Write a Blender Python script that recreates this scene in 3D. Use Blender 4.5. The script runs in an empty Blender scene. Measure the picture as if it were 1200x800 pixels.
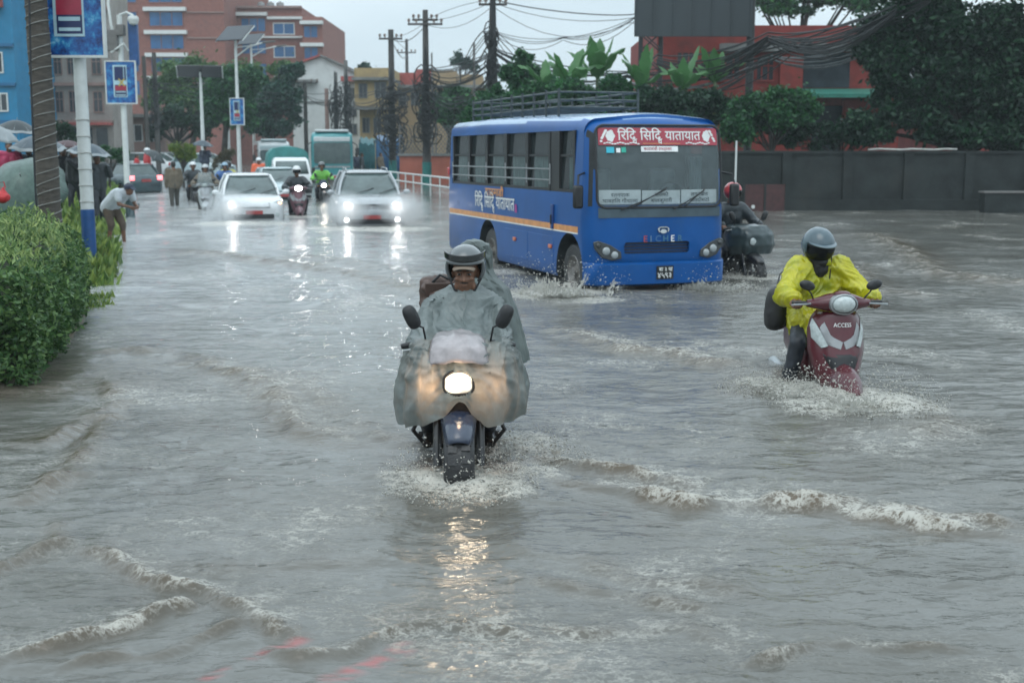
import bpy, bmesh, math, random
import numpy as np
from math import sin, cos, pi, radians, sqrt, atan2
from mathutils import Vector, Matrix, Euler

SC = bpy.context.scene
COL = SC.collection
# ------------------------------------------------------------------ camera
EYE = 2.0
FPX = 1450.0
PITCH = math.atan(229.0 / FPX)
cam_data = bpy.data.cameras.new('camera')
cam_data.sensor_width = 36.0
cam_data.lens = FPX / 1200.0 * 36.0
cam_data.clip_start = 0.1
cam_data.clip_end = 3000.0
cam = bpy.data.objects.new('camera', cam_data)
COL.objects.link(cam)
cam.location = (0, 0, EYE)
cam.rotation_euler = (pi / 2 - PITCH, 0, 0)
SC.camera = cam
cam_data.dof.use_dof = True
cam_data.dof.focus_distance = 7.8
cam_data.dof.aperture_fstop = 3.2

# ------------------------------------------------------------------ world, sun, exposure
SUN_EL, SUN_AZ = radians(62), radians(200)
world = bpy.data.worlds.new('World')
SC.world = world
world.use_nodes = True
wn = world.node_tree.nodes
wl = world.node_tree.links
wn.clear()
w_out = wn.new('ShaderNodeOutputWorld')
w_bg = wn.new('ShaderNodeBackground')
w_bg.inputs['Strength'].default_value = 0.13
sky = wn.new('ShaderNodeTexSky')
sky.sky_type = 'NISHITA'
sky.sun_disc = False
sky.sun_elevation = SUN_EL
sky.sun_rotation = SUN_AZ
sky.air_density = 1.6
sky.dust_density = 5.0
sky.ozone_density = 1.0
w_hsv = wn.new('ShaderNodeHueSaturation')
w_hsv.inputs['Saturation'].default_value = 0.22
wl.new(sky.outputs[0], w_hsv.inputs['Color'])
w_tc = wn.new('ShaderNodeTexCoord')
w_map = wn.new('ShaderNodeMapping')
w_map.inputs['Scale'].default_value = (1.6, 1.6, 4.0)
w_no = wn.new('ShaderNodeTexNoise')
w_no.inputs['Scale'].default_value = 1.5
w_no.inputs['Detail'].default_value = 5
wl.new(w_tc.outputs['Generated'], w_map.inputs[0])
wl.new(w_map.outputs[0], w_no.inputs['Vector'])
w_cr = wn.new('ShaderNodeValToRGB')
w_cr.color_ramp.elements[0].position = 0.3
w_cr.color_ramp.elements[0].color = (4.6, 5.75, 6.5, 1)
w_cr.color_ramp.elements[1].position = 0.72
w_cr.color_ramp.elements[1].color = (6.9, 8.1, 8.75, 1)
wl.new(w_no.outputs['Fac'], w_cr.inputs['Fac'])
w_mix = wn.new('ShaderNodeMix')
w_mix.data_type = 'RGBA'
w_mix.inputs[0].default_value = 0.86
wl.new(w_hsv.outputs[0], w_mix.inputs[6])
wl.new(w_cr.outputs[0], w_mix.inputs[7])
# an overcast dome is brighter overhead than at the horizon
w_sep = wn.new('ShaderNodeSeparateXYZ')
wl.new(w_tc.outputs['Generated'], w_sep.inputs[0])
w_grad = wn.new('ShaderNodeMapRange')
w_grad.inputs[1].default_value = 0.04; w_grad.inputs[2].default_value = 0.45
w_grad.inputs[3].default_value = 1.02; w_grad.inputs[4].default_value = 1.75
wl.new(w_sep.outputs[2], w_grad.inputs[0])
w_mul = wn.new('ShaderNodeVectorMath'); w_mul.operation = 'SCALE'
wl.new(w_mix.outputs[2], w_mul.inputs[0]); wl.new(w_grad.outputs[0], w_mul.inputs['Scale'])
wl.new(w_mul.outputs[0], w_bg.inputs['Color'])
wl.new(w_bg.outputs[0], w_out.inputs['Surface'])

sun_data = bpy.data.lights.new('sun', 'SUN')
sun_data.energy = 0.5
sun_data.angle = radians(40)
sun_data.color = (1.0, 0.98, 0.94)
sun = bpy.data.objects.new('sun', sun_data)
COL.objects.link(sun)
# the sky's sun_rotation turns from +Y towards +X, so the sun stands at (sin, cos)
sdir = Vector((sin(SUN_AZ) * cos(SUN_EL), cos(SUN_AZ) * cos(SUN_EL), sin(SUN_EL)))
sun.rotation_euler = (-sdir).to_track_quat('-Z', 'Y').to_euler()

vs = SC.view_settings
vs.view_transform = 'Standard'
vs.look = 'None'
vs.exposure = 0.0
vs.gamma = 1.0
vs.use_curve_mapping = False
SC.render.engine = 'CYCLES'
SC.cycles.use_denoising = True
SC.cycles.max_bounces = 8
SC.cycles.transparent_max_bounces = 16
SC.cycles.volume_bounces = 1
SC.cycles.sample_clamp_indirect = 6.0
SC.cycles.caustics_reflective = False
SC.cycles.caustics_refractive = False

rnd = random.Random(7)
npr = np.random.default_rng(11)

# ------------------------------------------------------------------ reading the photograph's geometry
def ray(px, py):
    cx, cy = (px - 600.0) / FPX, -(py - 400.0) / FPX
    return Vector((cx, cos(PITCH) + cy * sin(PITCH), -sin(PITCH) + cy * cos(PITCH)))

def gp(px, py, z=0.0):
    d = ray(px, py)
    t = (z - EYE) / d.z
    return Vector((0, 0, EYE)) + d * t

def yp(px, py, Y):
    d = ray(px, py)
    return Vector((0, 0, EYE)) + d * (Y / d.y)

# ------------------------------------------------------------------ noise in numpy
_perm = np.random.default_rng(3).permutation(512).astype(np.int64)
_perm = np.concatenate([_perm, _perm])
_ang = np.random.default_rng(4).random(512) * 2 * np.pi
_gx, _gy = np.cos(_ang), np.sin(_ang)

def noise2(x, y):
    x = np.asarray(x, float); y = np.asarray(y, float)
    xi = np.floor(x).astype(np.int64); yi = np.floor(y).astype(np.int64)
    xf = x - xi; yf = y - yi
    u = xf * xf * xf * (xf * (xf * 6 - 15) + 10)
    v = yf * yf * yf * (yf * (yf * 6 - 15) + 10)
    def g(ix, iy, dx, dy):
        h = _perm[(_perm[ix & 511] + iy) & 511]
        return _gx[h] * dx + _gy[h] * dy
    a = g(xi, yi, xf, yf); b = g(xi + 1, yi, xf - 1, yf)
    c = g(xi, yi + 1, xf, yf - 1); d = g(xi + 1, yi + 1, xf - 1, yf - 1)
    return (a + u * (b - a)) * (1 - v) + (c + u * (d - c)) * v

def fbm(x, y, oct=4, gain=0.5, lac=2.03):
    s = 0; a = 1.0
    for k in range(oct):
        s = s + a * noise2(x + 17.3 * k, y - 9.1 * k)
        x = x * lac; y = y * lac; a *= gain
    return s

# ------------------------------------------------------------------ materials
_mats = {}
def mat(name, col, rough=0.5, metal=0.0, var=0.12, scale=6.0, bump=0.0, bscale=40.0, coat=0.0, spec=0.5,
        stretch=(1, 1, 1), dirt=None, trans=0.0, island=0.0):
    if name in _mats:
        return _mats[name]
    m = bpy.data.materials.new(name)
    m.use_nodes = True
    n, l = m.node_tree.nodes, m.node_tree.links
    b = n['Principled BSDF']
    b.inputs['Roughness'].default_value = rough
    b.inputs['Metallic'].default_value = metal
    b.inputs['Coat Weight'].default_value = coat
    b.inputs['Coat Roughness'].default_value = 0.12
    b.inputs['Specular IOR Level'].default_value = spec
    tc = n.new('ShaderNodeTexCoord')
    mp = n.new('ShaderNodeMapping')
    mp.inputs['Scale'].default_value = stretch
    l.new(tc.outputs['Object'], mp.inputs[0])
    no = n.new('ShaderNodeTexNoise')
    no.inputs['Scale'].default_value = scale
    no.inputs['Detail'].default_value = 6
    no.inputs['Roughness'].default_value = 0.6
    l.new(mp.outputs[0], no.inputs['Vector'])
    cr = n.new('ShaderNodeValToRGB')
    lo = [max(0, c * (1 - var)) for c in col]
    hi = [min(1, c * (1 + var)) for c in col]
    cr.color_ramp.elements[0].position = 0.3
    cr.color_ramp.elements[0].color = (*lo, 1)
    cr.color_ramp.elements[1].position = 0.7
    cr.color_ramp.elements[1].color = (*hi, 1)
    l.new(no.outputs['Fac'], cr.inputs['Fac'])
    out = cr.outputs[0]
    if dirt:
        n2 = n.new('ShaderNodeTexNoise')
        n2.inputs['Scale'].default_value = dirt[1]
        n2.inputs['Detail'].default_value = 8
        n2.inputs['Roughness'].default_value = 0.7
        l.new(mp.outputs[0], n2.inputs['Vector'])
        r2 = n.new('ShaderNodeMapRange')
        r2.inputs[1].default_value = dirt[2]
        r2.inputs[2].default_value = dirt[2] + 0.2
        r2.inputs[4].default_value = dirt[3]
        l.new(n2.outputs['Fac'], r2.inputs[0])
        mx = n.new('ShaderNodeMix'); mx.data_type = 'RGBA'
        l.new(r2.outputs[0], mx.inputs[0])
        l.new(out, mx.inputs[6])
        mx.inputs[7].default_value = (*dirt[0], 1)
        out = mx.outputs[2]
    if island:
        ge = n.new('ShaderNodeNewGeometry')
        hs = n.new('ShaderNodeHueSaturation')
        mr = n.new('ShaderNodeMapRange')
        mr.inputs[3].default_value = 1 - island
        mr.inputs[4].default_value = 1 + island
        l.new(ge.outputs['Random Per Island'], mr.inputs[0])
        l.new(mr.outputs[0], hs.inputs['Value'])
        mh = n.new('ShaderNodeMapRange')
        mh.inputs[3].default_value = 0.5 + 0.035
        mh.inputs[4].default_value = 0.5 - 0.03
        l.new(ge.outputs['Random Per Island'], mh.inputs[0])
        l.new(mh.outputs[0], hs.inputs['Hue'])
        l.new(out, hs.inputs['Color'])
        out = hs.outputs[0]
    l.new(out, b.inputs['Base Color'])
    if bump:
        nb = n.new('ShaderNodeTexNoise')
        nb.inputs['Scale'].default_value = bscale
        nb.inputs['Detail'].default_value = 4
        l.new(mp.outputs[0], nb.inputs['Vector'])
        bp = n.new('ShaderNodeBump')
        bp.inputs['Strength'].default_value = bump
        bp.inputs['Distance'].default_value = 0.02
        l.new(nb.outputs['Fac'], bp.inputs['Height'])
        l.new(bp.outputs[0], b.inputs['Normal'])
    if trans:
        tr = n.new('ShaderNodeBsdfTranslucent')
        l.new(out, tr.inputs['Color'])
        mi = n.new('ShaderNodeMixShader')
        mi.inputs[0].default_value = trans
        l.new(b.outputs[0], mi.inputs[1]); l.new(tr.outputs[0], mi.inputs[2])
        l.new(mi.outputs[0], n['Material Output'].inputs['Surface'])
    _mats[name] = m
    return m

def glow(name, col, strength):
    if name in _mats: return _mats[name]
    m = bpy.data.materials.new(name); m.use_nodes = True
    b = m.node_tree.nodes['Principled BSDF']
    b.inputs['Base Color'].default_value = (0.8, 0.8, 0.8, 1)
    b.inputs['Emission Color'].default_value = (*col, 1)
    b.inputs['Emission Strength'].default_value = strength
    b.inputs['Roughness'].default_value = 0.13
    _mats[name] = m
    return m

def glass(name, tint=(0.5, 0.56, 0.56), clear=0.6, rough=0.03, film=(0.2, 0.22, 0.22)):
    """wet tinted glazing: part of the light goes through, the rest meets a rained-on film"""
    if name in _mats: return _mats[name]
    m = bpy.data.materials.new(name); m.use_nodes = True
    n, l = m.node_tree.nodes, m.node_tree.links
    b = n['Principled BSDF']
    b.inputs['Base Color'].default_value = (*film, 1)
    b.inputs['Roughness'].default_value = rough
    t = n.new('ShaderNodeBsdfTransparent')
    t.inputs[0].default_value = (*tint, 1)
    no = n.new('ShaderNodeTexNoise'); no.inputs['Scale'].default_value = 9; no.inputs['Detail'].default_value = 6
    tc = n.new('ShaderNodeTexCoord'); l.new(tc.outputs['Object'], no.inputs['Vector'])
    mr = n.new('ShaderNodeMapRange')
    mr.inputs[3].default_value = clear - 0.15; mr.inputs[4].default_value = clear + 0.15
    l.new(no.outputs['Fac'], mr.inputs[0])
    mi = n.new('ShaderNodeMixShader')
    l.new(mr.outputs[0], mi.inputs[0])
    l.new(b.outputs[0], mi.inputs[1]); l.new(t.outputs[0], mi.inputs[2])
    l.new(mi.outputs[0], n['Material Output'].inputs['Surface'])
    _mats[name] = m
    return m

# ------------------------------------------------------------------ objects
def tag(o, label=None, cat=None, group=None, kind=None):
    if label: o['label'] = label
    if cat: o['category'] = cat
    if group: o['group'] = group
    if kind: o['kind'] = kind
    return o

def thing(name, label, cat, loc=(0, 0, 0), rz=0.0, group=None, rx=0.0, ry=0.0):
    o = bpy.data.objects.new(name, None)
    o.empty_display_size = 0.2
    COL.objects.link(o)
    o.location = loc
    o.rotation_euler = (rx, ry, rz)
    return tag(o, label, cat, group)

def link(name, me, parent=None):
    o = bpy.data.objects.new(name, me)
    COL.objects.link(o)
    if parent is not None: o.parent = parent
    return o

def copy_tree(o, parent=None):
    c = o.copy()
    COL.objects.link(c)
    c.parent = parent
    for ch in list(o.children):
        copy_tree(ch, c)
    return c

class MB:
    def __init__(s):
        s.v = []; s.f = []
    def add(s, vs_, fs_):
        k = len(s.v)
        s.v.extend([tuple(v) for v in vs_])
        s.f.extend([tuple(i + k for i in f) for f in fs_])
        return s
    def box(s, c, size, rot=None):
        x, y, z = size[0] / 2, size[1] / 2, size[2] / 2
        pts = [Vector((a * x, b * y, d * z)) for a, b, d in
               ((-1, -1, -1), (1, -1, -1), (1, 1, -1), (-1, 1, -1), (-1, -1, 1), (1, -1, 1), (1, 1, 1), (-1, 1, 1))]
        if rot is not None:
            R = rot if isinstance(rot, Matrix) else Euler(rot).to_matrix()
            pts = [R @ p for p in pts]
        c = Vector(c)
        return s.add([p + c for p in pts], [(0, 3, 2, 1), (4, 5, 6, 7), (0, 1, 5, 4), (1, 2, 6, 5), (2, 3, 7, 6), (3, 0, 4, 7)])
    def tube(s, pts, r, n=8, cap=True, flat=1.0, up=None):
        pts = [Vector(p) for p in pts]
        rs = r if isinstance(r, (list, tuple)) else [r] * len(pts)
        k = len(s.v); N = len(pts)
        prev = None
        for i, p in enumerate(pts):
            d = (pts[min(i + 1, N - 1)] - pts[max(i - 1, 0)])
            if d.length < 1e-9: d = Vector((0, 0, 1))
            d.normalize()
            if prev is None:
                a = Vector(up) if up else (Vector((0, 0, 1)) if abs(d.z) < 0.9 else Vector((1, 0, 0)))
            else:
                a = prev
            u = (a - d * a.dot(d)).normalized()
            prev = u
            w = d.cross(u)
            for j in range(n):
                t = 2 * pi * j / n
                s.v.append(tuple(p + u * (cos(t) * rs[i] * flat) + w * (sin(t) * rs[i])))
        for i in range(N - 1):
            for j in range(n):
                a = k + i * n + j; b = k + i * n + (j + 1) % n
                s.f.append((a, b, b + n, a + n))
        if cap:
            s.f.append(tuple(k + j for j in range(n))[::-1])
            s.f.append(tuple(k + (N - 1) * n + j for j in range(n)))
        return s
    def lathe(s, prof, c=(0, 0, 0), axis='z', n=24, a0=0.0, a1=2 * pi, M=None):
        """prof: (radius, height along the axis)"""
        full = abs(a1 - a0 - 2 * pi) < 1e-6
        k = len(s.v); m = n if full else n + 1
        c = Vector(c)
        for r, h in prof:
            for j in range(m):
                t = a0 + (a1 - a0) * j / n
                x, y = r * cos(t), r * sin(t)
                p = {'z': (x, y, h), 'x': (h, x, y), 'y': (x, h, y)}[axis]
                p = Vector(p)
                if M is not None: p = M @ p
                s.v.append(tuple(p + c))
        for i in range(len(prof) - 1):
            for j in range(n):
                a = k + i * m + j; b = k + i * m + (j + 1) % m
                s.f.append((a, b, b + m, a + m))
        return s
    def ball(s, c, r, n=10, M=None):
        r = r if isinstance(r, (list, tuple)) else (r, r, r)
        c = Vector(c); k = len(s.v); h = n // 2 + 1
        for i in range(h + 1):
            ph = pi * i / h
            for j in range(n):
                t = 2 * pi * j / n
                p = Vector((r[0] * sin(ph) * cos(t), r[1] * sin(ph) * sin(t), r[2] * cos(ph)))
                if M is not None: p = M @ p
                s.v.append(tuple(c + p))
        for i in range(h):
            for j in range(n):
                a = k + i * n + j; b = k + i * n + (j + 1) % n
                s.f.append((a, a + n, b + n, b))
        return s
    def cone(s, p0, p1, r0, r1, n=10):
        """tapered capsule, for bodies"""
        p0, p1 = Vector(p0), Vector(p1)
        d = p1 - p0; L = d.length
        if L < 1e-6: return s.ball(p0, r0, n)
        d /= L
        pts, rs = [], []
        for t in (-0.98, -0.8, -0.5, 0):
            pts.append(p0 + d * (r0 * t)); rs.append(max(r0 * sqrt(1 - t * t), r0 * 0.1))
        for t in (0, 0.5, 0.8, 0.98):
            pts.append(p1 + d * (r1 * t)); rs.append(max(r1 * sqrt(1 - t * t), r1 * 0.1))
        return s.tube(pts, rs, n)
    def loft(s, rings, close=True, cap0=False, cap1=False):
        k = len(s.v); n = len(rings[0])
        for r in rings:
            s.v.extend([tuple(p) for p in r])
        for i in range(len(rings) - 1):
            for j in range(n if close else n - 1):
                a = k + i * n + j; b = k + i * n + (j + 1) % n
                s.f.append((a, b, b + n, a + n))
        if cap0: s.f.append(tuple(k + j for j in range(n))[::-1])
        if cap1: s.f.append(tuple(k + (len(rings) - 1) * n + j for j in range(n)))
        return s
    def prism(s, poly, fn, d0, d1):
        """poly 2-D outline; fn(u, v, d) -> 3-D point"""
        n = len(poly)
        a = [fn(u, v, d0) for u, v in poly]; b = [fn(u, v, d1) for u, v in poly]
        return s.add(a + b, [tuple(range(n))[::-1], tuple(range(n, 2 * n))] + [(i, (i + 1) % n, n + (i + 1) % n, n + i) for i in range(n)])
    def move(s, M):
        s.v = [tuple(M @ Vector(v)) for v in s.v]
        return s
    def mesh(s, name, smooth=40):
        me = bpy.data.meshes.new(name)
        me.from_pydata(s.v, [], s.f)
        bm = bmesh.new(); bm.from_mesh(me)
        bmesh.ops.remove_doubles(bm, verts=bm.verts, dist=1e-5)
        bmesh.ops.recalc_face_normals(bm, faces=bm.faces)
        bm.to_mesh(me); bm.free()
        if smooth:
            me.polygons.foreach_set('use_smooth', [True] * len(me.polygons))
            me.set_sharp_from_angle(angle=radians(smooth))
        me.update()
        return me
    def obj(s, name, m, parent=None, smooth=40, bevel=0.0, sub=0, solid=0.0):
        me = s.mesh(name, smooth)
        me.materials.append(m)
        o = link(name, me, parent)
        if solid:
            q = o.modifiers.new('thick', 'SOLIDIFY'); q.thickness = solid; q.offset = 0
        if sub:
            q = o.modifiers.new('sub', 'SUBSURF'); q.levels = q.render_levels = sub
        if bevel:
            q = o.modifiers.new('bevel', 'BEVEL'); q.width = bevel; q.segments = 2
            q.limit_method = 'ANGLE'; q.angle_limit = radians(35)
        return o

def baked(o):
    """turn an object's modifiers into plain mesh data"""
    dg = bpy.context.evaluated_depsgraph_get()
    dg.update()
    me = bpy.data.meshes.new_from_object(o.evaluated_get(dg))
    old = o.data
    o.modifiers.clear()
    o.data = me
    bpy.data.meshes.remove(old)
    return o

def blobby(mb, name, m, parent=None, voxel=0.02, smooth=5, wrinkle=0.0, wscale=0.12, factor=0.5, cut=None):
    """one continuous skin over overlapping tapered limbs"""
    me = bpy.data.meshes.new(name)
    me.from_pydata(mb.v, [], mb.f)
    o = link(name, me, parent)
    r = o.modifiers.new('r', 'REMESH'); r.mode = 'VOXEL'; r.voxel_size = voxel; r.use_smooth_shade = True
    if smooth:
        q = o.modifiers.new('s', 'SMOOTH'); q.iterations = smooth; q.factor = factor
    if wrinkle:
        tx = bpy.data.textures.new(name, 'CLOUDS'); tx.noise_scale = wscale; tx.noise_depth = 2
        d = o.modifiers.new('d', 'DISPLACE'); d.texture = tx; d.strength = wrinkle; d.mid_level = 0.5
    if cut:
        for cb in cut:
            q = o.modifiers.new('b', 'BOOLEAN'); q.operation = 'DIFFERENCE'; q.object = cb; q.solver = 'FAST'
    baked(o)
    o.data.materials.clear()
    o.data.materials.append(m)
    return o

def crumple(o, amp, fx=12.0, fz=3.0, seed=0, fine=0.3):
    """press long sharp creases into cloth along its normals"""
    me = o.data; n = len(me.vertices)
    co = np.empty(n * 3); me.vertices.foreach_get('co', co); co = co.reshape(-1, 3)
    no = np.empty(n * 3); me.vertices.foreach_get('normal', no); no = no.reshape(-1, 3)
    a = co[:, 0] * fx + co[:, 1] * fx * 0.7 + 2.2 * noise2(co[:, 2] * 3 + seed, co[:, 0] * 3)
    f = (1 - np.abs(2 * noise2(a + seed, co[:, 2] * fz))) ** 3 - 0.45
    f += fine * ((1 - np.abs(2 * noise2(a * 2.3 + 9, co[:, 2] * fz * 2.6 + co[:, 1] * 6))) ** 3 - 0.45)
    co += no * (amp * f)[:, None]
    me.vertices.foreach_set('co', co.ravel()); me.update()
    return o

def lettering(pieces, size, fn, offset=0.0):
    """pieces: (string, x, y, scale); fn(u, v) -> 3-D point; flat mesh letters as one MB"""
    mb = MB()
    for body, x, y, k in pieces:
        c = bpy.data.curves.new('lettering', 'FONT')
        c.body = body; c.size = 1.0; c.offset = offset; c.resolution_u = 3
        o = bpy.data.objects.new('lettering', c)
        COL.objects.link(o)
        dg = bpy.context.evaluated_depsgraph_get(); dg.update()
        me = o.evaluated_get(dg).to_mesh()
        vs_ = [fn((x + v.co.x * k) * size, (y + v.co.y * k) * size) for v in me.vertices]
        fs_ = [tuple(p.vertices) for p in me.polygons]
        mb.add(vs_, fs_)
        o.evaluated_get(dg).to_mesh_clear()
        bpy.data.objects.remove(o); bpy.data.curves.remove(c)
    return mb

def text_width(s):
    c = bpy.data.curves.new('lettering', 'FONT'); c.body = s
    o = bpy.data.objects.new('lettering', c); COL.objects.link(o)
    dg = bpy.context.evaluated_depsgraph_get(); dg.update()
    me = o.evaluated_get(dg).to_mesh()
    w = max([v.co.x for v in me.vertices] or [0.4])
    o.evaluated_get(dg).to_mesh_clear()
    bpy.data.objects.remove(o); bpy.data.curves.remove(c)
    return w

def np_quads(name, C, U, V, m, parent=None, smooth=False, bend=0.0):
    """many four-cornered leaf faces: centres C, half-axes U and V (n x 3 arrays)"""
    n = len(C)
    N = np.cross(U, V); N /= (np.linalg.norm(N, axis=1, keepdims=True) + 1e-9)
    L = np.linalg.norm(V, axis=1, keepdims=True)
    P = np.stack([C - V - N * L * bend, C + U, C + V - N * L * bend, C - U], axis=1).reshape(-1, 3)
    me = bpy.data.meshes.new(name)
    me.vertices.add(4 * n); me.vertices.foreach_set('co', P.ravel())
    me.loops.add(4 * n); me.loops.foreach_set('vertex_index', np.arange(4 * n))
    me.polygons.add(n)
    me.polygons.foreach_set('loop_start', np.arange(0, 4 * n, 4))
    me.polygons.foreach_set('loop_total', np.full(n, 4))
    me.update(calc_edges=True)
    me.materials.append(m)
    return link(name, me, parent)

def rand_dirs(n, g):
    d = g.normal(size=(n, 3))
    return d / np.linalg.norm(d, axis=1, keepdims=True)

def clump_points(clumps, per, g, hollow=0.55):
    """points spread through leaf clumps: (centre, radius xyz)"""
    out = []
    for (c, r) in clumps:
        d = rand_dirs(per, g)
        k = np.abs(g.normal(size=(per, 1))) * 0.55 + 0.12
        k = np.where(g.random((per, 1)) < 0.10, k * 1.5, k)
        out.append(np.array(c) + d * k * np.array(r))
    return np.concatenate(out)

def leaves(name, P, size, m, parent, g, aspect=0.5, droop=0.35, bend=0.15):
    n = len(P)
    V = rand_dirs(n, g); V[:, 2] = V[:, 2] * 0.7 - droop
    V /= np.linalg.norm(V, axis=1, keepdims=True)
    R = rand_dirs(n, g)
    U = np.cross(V, R); U /= (np.linalg.norm(U, axis=1, keepdims=True) + 1e-9)
    s = size * (0.6 + 0.8 * g.random((n, 1)))
    return np_quads(name, P, U * s * aspect, V * s, m, parent, bend=bend)
# ================================================================== ground, flood water, haze
M_asph = mat('wet_asphalt', (0.05, 0.05, 0.052), 0.35, scale=2, var=0.3, bump=0.3)
M_mud = mat('muddy_verge', (0.09, 0.075, 0.05), 0.8, scale=1.5, var=0.4, bump=0.6, bscale=15)

def edge_x(Y):
    """right edge of the planted verge on the left"""
    return float(np.interp(Y, [4, 8.6, 10.2, 13, 25.4, 39, 70, 120], [-9.5, -5.6, -3.9, -4.35, -8.2, -12.3, -22.5, -40]))

def bed(x, y):
    """height of the flooded road bed"""
    return -0.21 - 0.07 * np.clip((np.asarray(x) - 0.2) / 2.0, 0, 1)

mb = MB()
mb.add([(-900, -40, -0.6), (900, -40, -0.6), (900, 1500, -0.6), (-900, 1500, -0.6)], [(0, 1, 2, 3)])
g = mb.obj('ground', M_mud, smooth=0); tag(g, kind='structure')
# the road bed, hidden under the flood
xs = np.linspace(-40, 40, 41); ys = np.linspace(0, 140, 36)
mb = MB()
mb.v = [(x, y, float(bed(x, y))) for y in ys for x in xs]
mb.f = [(j * 41 + i, j * 41 + i + 1, (j + 1) * 41 + i + 1, (j + 1) * 41 + i) for j in range(35) for i in range(40)]
o = mb.obj('road', M_asph); tag(o, kind='structure')

# the verge: a low bank along the left
mb = MB(); rows = []
for Y in [9.0, 10.5, 12, 14, 16, 18, 20, 23, 26, 30, 35, 42, 52, 66, 90, 130]:
    e = edge_x(Y) - 0.25
    top = 0.18 if Y > 10 else -0.05
    rows.append([(e + 0.35, Y, -0.3), (e, Y, 0.02), (e - 0.4, Y, top), (e - 3, Y, top + 0.08), (e - 60, Y, top + 0.1)])
mb.loft(rows, close=False)
o = mb.obj('verge_ground', M_mud); tag(o, kind='structure')

# ---------------------------------------------------------------- water surface
NR, NC = 900, 560
Yr = 2.5 * (150 / 2.5) ** np.linspace(0, 1, NR)
U = np.linspace(-0.66, 0.66, NC)
X = (U[None, :] * (Yr[:, None] + 4.0)); Y = np.repeat(Yr[:, None], NC, 1)
cell = np.maximum(np.gradient(Yr)[:, None], 1e-6) * np.ones_like(X)

def damp(wl):
    return np.clip((wl / cell - 2.0) / 3.0, 0, 1)
wx = X + 0.35 * noise2(X * 0.5, Y * 0.5); wy = Y + 0.35 * noise2(X * 0.5 + 40, Y * 0.5)
Hh = 0.036 * fbm(wx * 0.45 + 3, wy * 0.8, 2) * damp(1.2)
Hh += 0.030 * (0.5 - np.abs(fbm(wx * 1.3, wy * 2.5 + 8, 3))) * damp(0.4)
Hh += 0.015 * (0.5 - np.abs(fbm(wx * 3.4 + 5, wy * 6.2, 2))) * damp(0.16)
Hh += 0.0042 * noise2(X * 9 + 2, Y * 17) * damp(0.07)
Hh += 0.0017 * noise2(X * 21, Y * 34 + 5) * damp(0.04)
for cx_, cy_, wl_, am_, rg in ((-0.33, 7.5, 0.42, 0.007, 3.2), (2.6, 10.0, 0.5, 0.008, 3.5), (1.6, 16.5, 0.8, 0.012, 6.0), (-3.2, 8.6, 0.36, 0.006, 2.4)):
    d_ = np.hypot(X - cx_, (Y - cy_) * 1.15) + 0.25 * noise2(X * 0.9, Y * 0.9)
    Hh += am_ * np.sin(2 * np.pi * d_ / wl_ + 1.5 * noise2(X * 0.7 + 9, Y * 0.7)) * np.clip(d_ / 0.5 - 0.6, 0, 1) * np.clip(1 - d_ / rg, 0, 1) * np.clip(0.55 + 1.2 * noise2(X * 0.6, Y * 0.8 + 3), 0, 1)
foam = np.zeros_like(X); silt_and_reflection = np.zeros_like(X); chop = np.zeros_like(X)

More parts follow.
